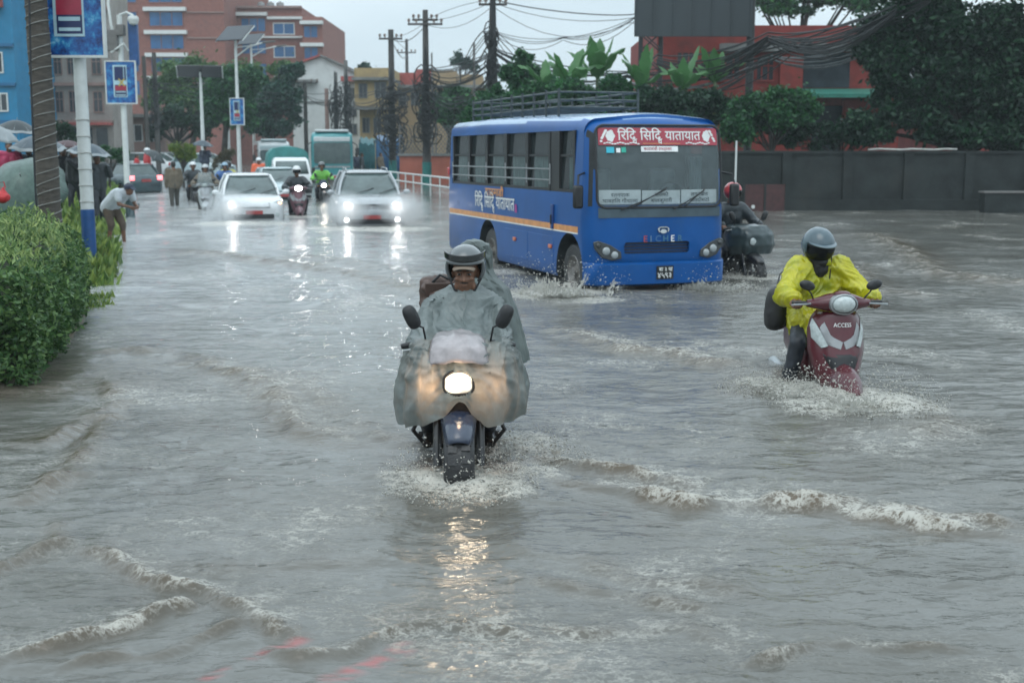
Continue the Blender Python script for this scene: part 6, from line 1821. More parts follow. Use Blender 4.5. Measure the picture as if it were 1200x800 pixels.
def mirror(root, base, mid, c, rx, rz, tilt=0.0, round_=False):
    a = MB(); a.tube([base, mid, Vector(c) + Vector((0, 0.02, -rz * 0.5))], 0.0065, 7)
    arm = a.obj('mirror_stem', M_black, root)
    M = Euler((0.05, tilt, 0)).to_matrix()
    n = 24; P = []
    for i in range(n):
        t = 2 * pi * i / n
        e = 1.0 if round_ else 0.72
        cx, sx = cos(t), sin(t)
        P.append((rx * abs(cx) ** e * (1 if cx > 0 else -1), rz * abs(sx) ** e * (1 if sx > 0 else -1)))
    b = MB(); rings = []
    for d, k in ((-0.030, 0.25), (-0.026, 0.7), (-0.012, 0.95), (0.0, 1.0), (0.008, 0.98)):
        rings.append([Vector(c) + M @ Vector((u * k, d, v * k)) for u, v in P])
    b.loft(rings, cap0=True, cap1=True)
    h = b.obj('mirror_housing', M_black, root)
    g_ = MB(); g_.loft([[Vector(c) + M @ Vector((u * 0.9, 0.0095, v * 0.9)) for u, v in P], [Vector(c) + M @ Vector((u * 0.5, 0.011, v * 0.5)) for u, v in P]], cap1=True)
    g_.obj('mirror_glass', M_mirglass, h)
    return h

def motorcycle(name, label, loc, rz, tank_m, fend_m, light_on=None, light_power=0, group=None, cover=False, steer=0.0):
    """road bike, front axle at y = 0, facing -Y"""
    b = thing(name, label, 'motorcycle', loc, rz, group)
    R = 0.305
    wheel(b, (0, 0, R), R, 0.185); wheel(b, (0, 1.30, R), R, 0.135)
    fender('front_fender', b, (0, 0, R), R + 0.035, 0.112, 38, 160, fend_m)
    fender('rear_fender', b, (0, 1.30, R), R + 0.06, 0.09, 60, 185, M_bikeblk)
    for sx in (-1, 1):
        f = MB(); f.tube([(sx * 0.132, 0.0, R), (sx * 0.132, 0.075, R + 0.26), (sx * 0.115, 0.27, 1.00)], [0.027, 0.026, 0.019], 10)
        f.obj('fork_leg', M_bikeblk, b)
    e = MB()
    e.box((0, 0.62, 0.40), (0.24, 0.36, 0.22)); e.box((0, 0.50, 0.58), (0.19, 0.20, 0.24), (-0.35, 0, 0))
    for k in range(5): e.box((0, 0.50, 0.50 + 0.04 * k), (0.23, 0.22, 0.010), (-0.35, 0, 0))
    e.lathe([(0, 0.17), (0.10, 0.165), (0.115, 0.12), (0.115, -0.12), (0.10, -0.165), (0, -0.17)], (0, 0.70, 0.39), 'x', 18)
    e.obj('engine', M_engine, b, bevel=0.015)
    x = MB(); x.tube([(0.09, 0.42, 0.56), (0.12, 0.36, 0.42), (0.13, 0.50, 0.27), (0.15, 0.85, 0.27), (0.17, 1.05, 0.33), (0.19, 1.50, 0.42)], [0.02, 0.02, 0.022, 0.03, 0.05, 0.05], 12)
    x.obj('exhaust_pipe', M_engine, b)
    f = MB(); f.tube([(0, 0.27, 0.93), (0, 0.42, 0.70), (0, 0.50, 0.40), (0, 0.80, 0.32)], 0.024, 8); f.tube([(0, 0.30, 0.90), (0, 0.7, 0.80), (0, 1.5, 0.82)], 0.022, 8)
    for sx in (-1, 1): f.tube([(sx * 0.09, 0.82, 0.36), (sx * 0.10, 1.30, R)], 0.022, 8); f.tube([(sx * 0.12, 1.2, R + 0.04), (sx * 0.13, 1.05, 0.74)], 0.03, 8)
    f.obj('frame', M_black, b)
    t = MB(); rings = []
    for y, w, z0, z1 in ((0.30, 0.05, 0.86, 0.94), (0.36, 0.115, 0.78, 1.0), (0.50, 0.145, 0.74, 1.02), (0.66, 0.125, 0.74, 0.97), (0.80, 0.085, 0.75, 0.88)):
        rings.append([Vector((w * (1 if abs(cos(a)) < 1e-9 else 1) * cos(a) * (1.0 if sin(a) > 0 else 0.8), y, (z0 + z1) / 2 + (z1 - z0) / 2 * sin(a))) for a in np.linspace(0, 2 * pi, 16, endpoint=False)])
    t.loft(rings, cap0=True, cap1=True); t.obj('fuel_tank', tank_m, b, smooth=60)
    s = MB(); rings = []
    for y, w, z in ((0.74, 0.09, 0.83), (0.85, 0.14, 0.82), (1.05, 0.14, 0.83), (1.25, 0.12, 0.87), (1.48, 0.09, 0.90)):
        rings.append([Vector((w * cos(a), y, z - 0.03 + 0.055 * (sin(a) if sin(a) > 0 else 0.9 * sin(a)))) for a in np.linspace(0, 2 * pi, 14, endpoint=False)])
    s.loft(rings, cap0=True, cap1=True); s.obj('seat', M_seatv, b, smooth=60)
    tl = MB(); tl.box((0, 1.56, 0.84), (0.12, 0.10, 0.07)); tl.obj('tail_light', M_reddish, b, bevel=0.015)
    h = MB(); h.tube([(-0.34, 0.295, 1.0), (-0.22, 0.27, 1.03), (-0.12, 0.24, 1.01), (0.12, 0.24, 1.01), (0.22, 0.27, 1.03), (0.34, 0.295, 1.0)], 0.013, 8)
    hb = h.obj('handlebar', M_black, b)
    for sx in (-1, 1):
        q = MB(); q.tube([(sx * 0.25, 0.28, 1.022), (sx * 0.355, 0.30, 0.998)], 0.018, 10); q.obj('grip', M_black, hb)
        q = MB(); q.tube([(sx * 0.22, 0.25, 1.02), (sx * 0.25, 0.20, 1.0), (sx * 0.34, 0.235, 0.98)], 0.007, 6); q.obj('brake_lever', M_steel, hb)
        mirror(b, (sx * 0.20, 0.26, 1.03), (sx * 0.215, 0.20, 1.13), (sx * 0.285, 0.17, 1.20), 0.045, 0.078, tilt=sx * 0.42)
        q = MB(); q.tube([(sx * 0.08, 0.80, 0.33), (sx * 0.20, 0.78, 0.325)], 0.016, 8); q.tube([(sx * 0.19, 0.77, 0.325), (sx * 0.27, 0.77, 0.325)], 0.02, 8); q.obj('foot_peg', M_black, b)
        q = MB(); q.ball((sx * 0.20, 0.16, 0.80), (0.03, 0.045, 0.022), 10); q.tube([(sx * 0.09, 0.18, 0.82), (sx * 0.18, 0.165, 0.803)], 0.009, 6); q.obj('indicator', mat('amber_lens', (0.4, 0.15, 0.03), 0.2, coat=0.6), b)
    for sx in (-1, 1):
        q = MB(); q.tube([(sx * 0.05, 0.34, 0.62), (sx * 0.24, 0.30, 0.56), (sx * 0.29, 0.31, 0.46), (sx * 0.22, 0.36, 0.36), (sx * 0.06, 0.40, 0.33)], 0.014, 8); q.obj('crash_bar', M_black, b)
    # nose fairing around the lamp
    c = MB(); rings = []
    for y, w, z0, z1 in ((0.26, 0.12, 0.72, 1.03), (0.16, 0.135, 0.70, 1.03), (0.06, 0.125, 0.71, 0.97), (0.0, 0.105, 0.73, 0.93)):
        rings.append([Vector((w * abs(cos(a)) ** 0.75 * (1 if cos(a) > 0 else -1), y, (z0 + z1) / 2 + (z1 - z0) / 2 * abs(sin(a)) ** 0.75 * (1 if sin(a) > 0 else -1))) for a in np.linspace(0, 2 * pi, 24, endpoint=False)])
    c.loft(rings, cap0=True, cap1=True); c.obj('nose_fairing', tank_m, b, smooth=50)
    l_ = MB()
    ol = [(0.084 * abs(cos(a_)) ** 0.8 * (1 if cos(a_) > 0 else -1), 0.064 * abs(sin(a_)) ** 0.8 * (1 if sin(a_) > 0 else -1) - (0.012 * cos(a_) ** 2 if sin(a_) < 0 else -0.006 * cos(2 * a_) ** 2)) for a_ in np.linspace(0, 2 * pi, 40, endpoint=False)]
    l_.loft([[Vector((u * k, -0.030 - d, 0.825 + v * k)) for u, v in ol] for d, k in ((-0.03, 1.05), (0.004, 1.0), (0.014, 0.85), (0.02, 0.3))], cap1=True)
    lo = l_.obj('headlight', light_on if light_on else M_lampcl, b, smooth=50)
    l_ = MB(); l_.tube([Vector((u * 1.07, -0.036, 0.825 + v * 1.07)) for u, v in ol + ol[:1]], 0.008, 6, cap=False); l_.obj('headlight_ring', M_black, lo)
    if light_power:
        ld = bpy.data.lights.new('headlight_beam', 'SPOT'); ld.energy = light_power; ld.color = (1.0, 0.80, 0.55); ld.spot_size = radians(110); ld.spot_blend = 0.8; ld.shadow_soft_size = 0.05
        q = bpy.data.objects.new('headlight_beam', ld); COL.objects.link(q); q.parent = b; q.location = (0, -0.10, 0.82); q.rotation_euler = (radians(78), 0, pi)
        q.rotation_euler = Vector((0, -1, -0.35)).to_track_quat('-Z', 'Y').to_euler()
    if cover:  # extra lamps added around the headlight so the draped cloth glows
        for sx in (-1, 1):
            ld = bpy.data.lights.new('added_glow_lamp', 'POINT'); ld.energy = 2.0; ld.color = (1.0, 0.52, 0.28); ld.shadow_soft_size = 0.05
            q = bpy.data.objects.new('added_glow_lamp', ld); COL.objects.link(q); q.parent = b; q.location = (sx * 0.17, 0.05, 0.80)
        ld = bpy.data.lights.new('added_glow_lamp', 'POINT'); ld.energy = 1.2; ld.color = (1.0, 0.66, 0.40); ld.shadow_soft_size = 0.04
        q = bpy.data.objects.new('added_glow_lamp', ld); COL.objects.link(q); q.parent = b; q.location = (0.0, -0.13, 0.86)
    return b

def scooter(name, label, loc, rz, paint, light=None, group=None, trim=None, letters=None, power=0):
    """step-through scooter, front axle at y = 0, facing -Y"""
    trim = trim or M_silverp
    b = thing(name, label, 'scooter', loc, rz, group)
    R = 0.235
    wheel(b, (0, 0, R), R, 0.10, 3, R * 0.58); wheel(b, (0, 1.26, R), R, 0.10, 3, R * 0.58)
    # pointed front mudguard
    mb = MB(); rows = []
    for i in range(15):
        t = i / 14; y = -0.30 + 0.46 * t
        w = 0.055 + 0.075 * min(1, t * 2.2) ** 0.7; top = 0.36 + 0.20 * sin(min(1, t * 1.25) * pi / 2) - 0.02 * t
        rows.append([Vector((w * sin(a), y + 0.10 * (1 - cos(a)), top - 0.20 * (1 - cos(a)) * (0.6 + 0.4 * t) - 0.02 * abs(sin(a)))) for a in np.linspace(-pi / 2, pi / 2, 11)])
    mb.loft(rows, close=False); mb.obj('front_fender', paint, b, smooth=60, solid=0.008)
    # front shield: lofted outline from the fender to the bar
    def shield_row(z):
        t = (z - 0.36) / 0.60
        w = np.interp(t, [0, 0.15, 0.45, 0.75, 0.92, 1.0], [0.155, 0.19, 0.235, 0.235, 0.20, 0.155])
        yf = 0.06 + 0.15 * t + 0.02 * sin(t * pi)
        return w, yf
    rows = []
    for z in np.linspace(0.34, 0.96, 22):
        w, yf = shield_row(z); row = []
        for a in np.linspace(-1, 1, 19):
            row.append(Vector((w * a, yf + 0.16 * abs(a) ** 2.6 - 0.03 * (1 - a * a), z)))
        rows.append(row)
    mb = MB(); mb.loft(rows, close=False); mb.obj('front_shield', paint, b, smooth=60, solid=0.02)
    def on(x, z, d=0.0):
        w, yf = shield_row(z); a = max(-1, min(1, x / w))
        return Vector((x, yf + 0.16 * abs(a) ** 2.6 - 0.03 * (1 - a * a) - 0.012 - d, z))
    # silver V trim with the two corner lamps
    def sub_prism(ol, d0, d1, name_, m_, parent=b):
        q = MB(); n = len(ol)
        # finely cut so that it hugs the curve
        cx = sum(u for u, v in ol) / n; cz = sum(v for u, v in ol) / n
        pts = []
        for i in range(n):
            p, p2 = ol[i], ol[(i + 1) % n]
            for t in (0, 0.34, 0.67): pts.append((p[0] + (p2[0] - p[0]) * t, p[1] + (p2[1] - p[1]) * t))
        rings = [[on(u, v, d0) for u, v in pts]] + [[on(cx + (u - cx) * k, cz + (v - cz) * k, d1) for u, v in pts] for k in (0.97, 0.6, 0.25)]
        q.loft(rings, cap1=True)
        return q.obj(name_, m_, parent, smooth=60)
    for s in (-1, 1):
        sub_prism([(s * 0.155, 0.93), (s * 0.205, 0.86), (s * 0.20, 0.72), (s * 0.02, 0.66), (s * 0.0, 0.72), (s * 0.05, 0.735), (s * 0.10, 0.78)], 0.0, 0.006, 'shield_trim', trim)
        sub_prism([(s * 0.205, 0.90), (s * 0.226, 0.84), (s * 0.222, 0.74), (s * 0.165, 0.665), (s * 0.120, 0.685), (s * 0.16, 0.78)], 0.004, 0.022, 'corner_lamp', M_lampcl)
    sub_prism([(-0.16, 0.62), (0.16, 0.62), (0.13, 0.55), (0.10, 0.50), (-0.10, 0.50), (-0.13, 0.55)], -0.004, 0.004, 'air_intake', M_black)
    if letters:
        w_ = text_width(letters)
        lettering([(letters, 0, 0, 1)], 0.15 / w_, lambda u, v: on(-0.075 + u, 0.845 + v * 1.1, 0.004), 0.008).obj('badge_lettering', M_white, b, smooth=0)
    # inner leg shield, floor, rear body, seat
    q = MB(); q.loft([[Vector((x, yy + 0.02, z)) for x in (-w + 0.02, w - 0.02)] for z, w, yy in ((0.34, 0.17, 0.22), (0.6, 0.22, 0.28), (0.95, 0.14, 0.30))], close=False); q.obj('leg_shield', M_bikeblk, b, solid=0.01)
    q = MB(); q.box((0, 0.47, 0.285), (0.40, 0.50, 0.07)); q.obj('floorboard', M_bikeblk, b, bevel=0.02)
    q = MB(); rings = []
    for y, w, z0, z1 in ((0.66, 0.12, 0.28, 0.70), (0.74, 0.17, 0.30, 0.74), (1.0, 0.185, 0.36, 0.75), (1.3, 0.16, 0.46, 0.76), (1.58, 0.07, 0.62, 0.76)):
        rings.append([Vector((w * abs(cos(a)) ** 0.7 * (1 if cos(a) > 0 else -1), y, (z0 + z1) / 2 + (z1 - z0) / 2 * abs(sin(a)) ** 0.7 * (1 if sin(a) > 0 else -1))) for a in np.linspace(0, 2 * pi, 20, endpoint=False)])
    q.loft(rings, cap0=True, cap1=True); q.obj('rear_body', paint, b, smooth=60)
    q = MB(); rings = []
    for y, w, z in ((0.66, 0.09, 0.755), (0.76, 0.15, 0.77), (1.0, 0.16, 0.765), (1.25, 0.15, 0.79), (1.52, 0.09, 0.80)):
        rings.append([Vector((w * cos(a), y, z + 0.045 * sin(a))) for a in np.linspace(0, 2 * pi, 14, endpoint=False)])
    q.loft(rings, cap0=True, cap1=True); q.obj('seat', M_seatv, b, smooth=60)
    q = MB(); q.box((0, 1.60, 0.70), (0.16, 0.05, 0.10)); q.obj('tail_light', M_reddish, b, bevel=0.015)
    q = MB(); q.tube([(-0.17, 0.9, 0.25), (-0.19, 1.1, 0.27), (-0.19, 1.5, 0.33)], [0.03, 0.055, 0.05], 12); q.obj('silencer', M_steel, b)
    # bar head with the big lamp
    q = MB(); rings = []
    for x, y0, y1, z0, z1 in ((-0.27, 0.26, 0.32, 1.00, 1.06), (-0.20, 0.22, 0.33, 0.985, 1.075), (-0.11, 0.16, 0.34, 0.965, 1.11), (0, 0.13, 0.35, 0.955, 1.13), (0.11, 0.16, 0.34, 0.965, 1.11), (0.20, 0.22, 0.33, 0.985, 1.075), (0.27, 0.26, 0.32, 1.00, 1.06)):
        rings.append([Vector((x, (y0 + y1) / 2 + (y1 - y0) / 2 * cos(a), (z0 + z1) / 2 + (z1 - z0) / 2 * sin(a))) for a in np.linspace(0, 2 * pi, 14, endpoint=False)])
    q.loft(rings, cap0=True, cap1=True); hd = q.obj('handlebar_cowl', paint, b, smooth=60)
    q = MB(); q.lathe([(0, -0.055), (0.05, -0.05), (0.085, -0.035), (0.10, -0.012), (0.105, 0.02)], (0, 0.15, 1.035), 'y', 24, M=Matrix.Diagonal((1.0, 1, 0.72)))
    q.obj('headlight', light if light else M_lampcl, hd)
    q = MB(); q.lathe([(0.103, -0.018), (0.118, -0.012), (0.122, 0.03)], (0, 0.15, 1.035), 'y', 24, M=Matrix.Diagonal((1.0, 1, 0.74))); q.obj('headlight_ring', M_steel, hd)
    q = MB(); q.ball((0, 0.20, 1.115), (0.075, 0.06, 0.028), 12); q.obj('cowl_cap', paint, hd)
    for s in (-1, 1):
        q = MB(); q.tube([(s * 0.25, 0.285, 1.03), (s * 0.385, 0.33, 1.03)], 0.018, 10); q.obj('grip', M_black, hd)
        q = MB(); q.tube([(s * 0.25, 0.24, 1.03), (s * 0.30, 0.215, 1.03), (s * 0.41, 0.25, 1.02)], 0.0075, 6); q.obj('brake_lever', M_steel, hd)
        mirror(b, (s * 0.22, 0.28, 1.07), (s * 0.25, 0.25, 1.12), (s * 0.285, 0.24, 1.185), 0.068, 0.042, tilt=s * -0.3, round_=True)
    if power:
        ld = bpy.data.lights.new('headlight_beam', 'SPOT'); ld.energy = power; ld.color = (1, 0.95, 0.9); ld.spot_size = radians(80); ld.spot_blend = 0.9; ld.shadow_soft_size = 0.05
        p = bpy.data.objects.new('headlight_beam', ld); COL.objects.link(p); p.parent = b; p.location = (0, 0.05, 1.03); p.rotation_euler = Vector((0, -1, -0.2)).to_track_quat('-Z', 'Y').to_euler()
    return b

# ------------------------------------------------------------------ the near motorcycle with its two riders
p0 = gp(537, 566)
MA = radians(2.5)
MLOC = (p0.x, p0.y + 0.14, -0.235)
MOTO = motorcycle('motorcycle', 'dark motorcycle with its headlight lit, ridden by two people in grey ponchos', MLOC, MA, M_bikeblk, M_fendblue, M_headon, 5, cover=True)

M_poncho = mat('grey_green_poncho', (0.235, 0.275, 0.272), 0.34, var=0.25, scale=5, bump=0.5, bscale=18, coat=0.2, trans=0.42)
M_poncho2 = mat('grey_poncho_of_passenger', (0.16, 0.195, 0.19), 0.4, var=0.25, scale=5, bump=0.25, bscale=18, coat=0.15, trans=0.35)
M_helmgrey = mat('dark_grey_helmet', (0.085, 0.095, 0.10), 0.22, var=0.2, coat=0.6)
M_helmlin = mat('helmet_lining', (0.012, 0.012, 0.013), 0.7)
M_cap = mat('tan_cap_peak', (0.20, 0.155, 0.12), 0.7, var=0.2)
M_jeans = mat('dark_wet_trousers', (0.018, 0.022, 0.03), 0.45, var=0.35, scale=12)
M_shoe = mat('wet_black_shoe', (0.02, 0.019, 0.018), 0.3, var=0.3)

def drape(table, n=96, yc=0.0, fold=0.0, seed=1, gathers=11, rows=6):
    """cloth hung over a body: table rows (z front, z back, half width, y front, y back, front squareness, x shift)"""
    g_ = np.random.default_rng(seed)
    T = np.array(table, float); m_ = len(T)
    tt = np.linspace(0, m_ - 1, (m_ - 1) * rows + 1)
    ph = g_.random(6) * 6.28
    rings = []
    for t in tt:
        r = [np.interp(t, range(m_), T[:, k]) for k in range(T.shape[1])]
        zf, zb, hw, yf, yb, sq, dx = r
        row = []
        low = t / (m_ - 1)
        for j in range(n):
            a = 2 * pi * j / n                      # 0 = front
            ca, sa = cos(a), sin(a)
            e = 2.0 / sq
            px = hw * abs(sa) ** e * (1 if sa > 0 else -1)
            half = (yb - yf) / 2
            py = (yf + yb) / 2 - half * abs(ca) ** e * (1 if ca > 0 else -1)
            z = zf + (zb - zf) * (0.5 - 0.5 * ca)
            f = fold * low ** 1.4 * (sin(gathers * a + ph[0] + 1.3 * sin(2 * a + ph[1])) + 0.55 * sin((gathers * 1.7) // 1 * a + ph[2] + low * 3) + 0.4 * sin(5 * a + ph[3] + 4 * low))
            f += 0.010 * float(noise2(px * 9 + seed * 3, z * 7 + py * 5)) + 0.006 * float(noise2(px * 23 + seed, z * 16 + py * 13))
            f += 0.012 * low * abs(float(noise2(px * 6 + z * 9 + seed, py * 6 - z * 4)))
            d = Vector((sa, -ca, 0))
            row.append(Vector((px + dx, py, z)) + d * f)
        rings.append(row)
    mb = MB(); mb.loft(rings)
    return mb

# rider
J = rider_joints(z=0.74, y=0.80, lean=0.10, reach=0.28, gripx=0.26, gripz=0.98, headz=1.425, dx=0.045, knee=(0.22, 0.42, 0.66), foot=(0.19, 0.76, 0.36))
J['face'] = (-0.10, -1, -0.10)
J['elL'] = (-0.27, 0.52, 0.92); J['elR'] = (0.30, 0.52, 0.92); J['shL'] = (-0.12, 0.72, 1.16); J['shR'] = (0.21, 0.72, 1.16)
RID = thing('person', 'motorcycle rider in a grey green poncho, grey helmet and tan cap peak', 'person', MLOC, MA)
mb = MB(); at_h = head_shape(mb, V3(J['head']), V3(J['face']), k=1.10); body_shape(mb, J, grip=J['grip'], arms=False); blobby(mb, 'body', M_skin, RID, voxel=0.0065, smooth=3)
hc = V3(J['head'])
for sx in (-1, 1):
    e = MB(); e.ball(at_h(sx * 0.029, -0.080, 0.004), (0.014, 0.008, 0.007), 10); eo = e.obj('eye', M_eye, RID)
    e = MB(); e.ball(at_h(sx * 0.029, -0.0865, 0.004), (0.006, 0.003, 0.006), 8); e.obj('pupil', M_hair, eo)
    e = MB(); e.tube([at_h(sx * 0.012, -0.093, 0.024), at_h(sx * 0.03, -0.093, 0.030), at_h(sx * 0.052, -0.082, 0.023)], [0.003, 0.005, 0.002], 6); e.obj('eyebrow', M_hair, RID)
e = MB(); e.tube([at_h(-0.026, -0.092, -0.046), at_h(0, -0.101, -0.043), at_h(0.026, -0.092, -0.046)], [0.002, 0.005, 0.002], 6); e.obj('moustache', M_hair, RID)
mb = MB(); trouser_shape(mb, J); blobby(mb, 'trousers', M_jeans, RID, voxel=0.016, wrinkle=0.015)
for L_ in 'LR': mb = MB(); shoe_shape(mb, J, 1, L_); blobby(mb, 'shoe', M_shoe, RID, voxel=0.012)
ho, at_ = helmet(RID, hc + Vector((0, 0.005, 0.012)), V3(J['face']), M_helmgrey, kind='open')
q = MB(); rows = []
for i in range(7):            # dark raised visor band across the brow
    z = 0.078 + 0.045 * i / 6; rows.append([at_(0.136 * sin(a), -0.150 * cos(a) + 0.012, z + 0.02 - 0.02 * cos(a)) for a in np.linspace(-1.35, 1.35, 21)])
q.loft(rows, close=False); q.obj('raised_visor', mat('smoked_visor', (0.015, 0.018, 0.02), 0.12, coat=0.5), ho, smooth=60, solid=0.005)
q = MB(); rows = []
for d in np.linspace(0, 1, 6):
    rows.append([at_h(0.070 * sin(a) * (1 - 0.15 * d), -0.088 - 0.050 * d * cos(a * 0.9), 0.058 - 0.012 * d * d - 0.030 * (1 - cos(a))) for a in np.linspace(-1.3, 1.3, 15)])
q.loft(rows, close=False); q.obj('cap_peak', M_cap, RID, smooth=60, solid=0.006)
q = MB()
for sx in (-1, 1): q.tube([at_h(sx * 0.095, -0.02, -0.03), at_h(sx * 0.06, -0.055, -0.095), at_h(0, -0.075, -0.122)], 0.007, 6)
q.obj('chin_strap', M_black, RID)
q = MB(); q.ball(at_h(0, 0.02, 0.01), (0.108, 0.12, 0.11), 16)
# poncho: neck, shoulders, over the arms and bar, down past the lamp
tab = [  # zf, zb, hw, yf, yb, sq, dx
    (1.330, 1.350, 0.074, 0.60, 0.80, 2.0, 0.045),
    (1.300, 1.335, 0.104, 0.555, 0.85, 2.0, 0.045),
    (1.262, 1.290, 0.200, 0.530, 0.90, 2.0, 0.045),
    (1.215, 1.240, 0.262, 0.510, 0.96, 2.05, 0.045),
    (1.150, 1.150, 0.290, 0.44, 1.00, 2.05, 0.035),
    (1.090, 1.040, 0.315, 0.29, 1.04, 2.15, 0.02),
    (1.062, 0.930, 0.345, 0.06, 1.06, 2.35, 0.01),
    (0.985, 0.830, 0.372, -0.02, 1.07, 2.45, 0.01),
    (0.870, 0.745, 0.392, -0.050, 1.07, 2.4, 0.01),
    (0.750, 0.685, 0.405, -0.058, 1.06, 2.3, 0.01),
    (0.650, 0.625, 0.402, -0.050, 1.05, 2.2, 0.01),
    (0.560, 0.560, 0.385, -0.03, 1.04, 2.1, 0.01),
]
mb = drape(tab, 220, fold=0.016, seed=3, gathers=13, rows=10)
# the cloth sinks between the arms and the chest and creases along the sleeves
vs2 = []
for (x, y, z) in mb.v:
    if y < 0.62 and z > 0.94:
        u = abs(x - 0.03); w_ = max(0, min(1, (1.27 - z) / 0.08)) * max(0, min(1, (z - 0.94) / 0.08))
        y += w_ * (0.055 * math.exp(-((u - 0.175) / 0.045) ** 2) - 0.03 * math.exp(-((u - 0.27) / 0.05) ** 2))
        z -= w_ * 0.025 * math.exp(-((u - 0.175) / 0.05) ** 2)
        y += w_ * 0.010 * sin(46 * (z * 0.8 + u * 0.6) + 3 * sin(9 * x)) * max(0, min(1, (u - 0.16) / 0.08))
    if z < 1.0 and y < 0.5:      # long pulls running from the bar ends to the hem
        y += 0.012 * sin(31 * x + 9 * z * (1 if x > 0 else -1)) * max(0, min(1, (1.0 - z) / 0.15))
    vs2.append((x, y, z))
mb.v = vs2
# hem: lifted in the middle over the mudguard, pointed at the left corner
vs2 = []
for (x, y, z) in mb.v:
    if z < 0.80 and y < 0.5:
        k = max(0, min(1, (0.80 - z) / 0.24))
        lift = 0.155 * math.exp(-((x - 0.0) / 0.085) ** 2) - 0.055 * math.exp(-((x + 0.33) / 0.09) ** 2) + 0.012 * sin(x * 37) - 0.02 * math.exp(-((x - 0.2) / 0.1) ** 2)
        z = z + lift * k
    vs2.append((x, y, z))
mb.v = vs2
def pulls(mb_, anchors, amp, seed):
    P = np.array(mb_.v); axis = np.array([0.02, 0.45, 0.0]); out = P - axis; out[:, 2] *= 0.15
    out /= np.linalg.norm(out, axis=1, keepdims=True) + 1e-9
    tot = np.zeros(len(P))
    for k, (A, fr, reach) in enumerate(anchors):
        d = P - np.array(A); r = np.linalg.norm(d, axis=1); an = np.arctan2(d[:, 0] + 0.6 * d[:, 1], -d[:, 2])
        rid = (1 - np.abs(2.1 * noise2(an * fr + seed + 7 * k, r * 1.6 + k))) ** 3
        tot += (rid - 0.4) * np.clip(1.1 - r / reach, 0, 1) * np.clip(r / 0.08, 0, 1)
    P += out * (amp * tot)[:, None]
    mb_.v = [tuple(p) for p in P]
# the right side of the cloth billows a little further out than the left
mb.v = [(x + (0.03 * max(0, min(1, (1.0 - z) / 0.3)) if x > 0.1 else (-0.02 * max(0, min(1, (0.75 - z) / 0.2)) if x < -0.1 else 0)), y, z) for x, y, z in mb.v]
pulls(mb, [((-0.30, 0.24, 1.06), 3.4, 0.62), ((0.32, 0.24, 1.06), 3.4, 0.62), ((-0.15, 0.70, 1.27), 4.2, 0.5), ((0.24, 0.70, 1.27), 4.2, 0.5), ((0.0, -0.05, 0.95), 2.6, 0.5)], 0.026, 2)
keep = []
for f in mb.f:
    c = sum((Vector(mb.v[i]) for i in f), Vector()) / len(f)
    if c.y < 0.3 and (c.x / 0.088) ** 2 + ((c.z - 0.825) / 0.074) ** 2 < 1: continue
    keep.append(f)
mb.f = keep
po = mb.obj('poncho', M_poncho, RID, smooth=80)
# placket and seams of the poncho
q = MB(); q.tube([(0.045 + 0.012 * sin(t * 9), np.interp(t, [0, 0.5, 1], [0.545, 0.44, 0.26]) - 0.012, np.interp(t, [0, 0.5, 1], [1.30, 1.16, 1.045])) for t in np.linspace(0, 1, 9)], 0.006, 6, flat=0.5)
q.obj('placket', M_poncho2, RID)
# milky plastic sheet tucked over the instruments
M_sheet = mat('milky_plastic_sheet', (0.50, 0.46, 0.47), 0.3, var=0.18, scale=12, bump=0.4, bscale=22, coat=0.4, trans=0.35)
rows = []
for i in range(15):
    t = i / 14
    y = np.interp(t, [0, 0.35, 0.7, 1], [0.30, 0.10, -0.055, -0.085]); z = np.interp(t, [0, 0.35, 0.7, 1], [1.105, 1.10, 1.045, 0.96])
    w = np.interp(t, [0, 0.4, 1], [0.13, 0.165, 0.185])
    rows.append([Vector((w * u, y + 0.10 * abs(u) ** 2.5 + 0.008 * float(noise2(u * 4 + t * 3, t * 5)), z - 0.035 * abs(u) ** 2 + 0.014 * float(noise2(u * 3.3, t * 4 + 7)))) for u in np.linspace(-1, 1, 25)])
mb = MB(); mb.loft(rows, close=False); sh = mb.obj('plastic_sheet', M_sheet, smooth=80, solid=0.002)
sh.location = MLOC; sh.rotation_euler = (0, 0, MA)
tag(sh, 'milky plastic sheet laid over the instruments above the lit headlight', 'plastic sheet')

# passenger, hood up, leaning out to the right of the picture
J2 = rider_joints(z=0.84, y=1.22, lean=0.06, reach=0.75, gripx=0.17, gripz=1.02, headz=1.475, dx=0.11, knee=(0.27, 0.92, 0.66), foot=(0.23, 1.12, 0.42))
J2['shL'] = (-0.06, 1.17, 1.20); J2['shR'] = (0.27, 1.17, 1.20); J2['elL'] = (-0.10, 1.0, 0.98); J2['elR'] = (0.30, 1.02, 0.98)
PAS = thing('person', 'hooded pillion passenger in a grey poncho sitting behind the motorcycle rider', 'person', MLOC, MA)
mb = MB(); head_shape(mb, V3(J2['head']), Vector((0, -1, 0))); body_shape(mb, J2, grip=J2['grip'], arms=False); blobby(mb, 'body', M_skin, PAS, voxel=0.012, smooth=3)
mb = MB(); trouser_shape(mb, J2); blobby(mb, 'trousers', M_jeans, PAS, voxel=0.02, wrinkle=0.015)
for L_ in 'LR': mb = MB(); shoe_shape(mb, J2, 1, L_); blobby(mb, 'shoe', M_shoe, PAS, voxel=0.015)
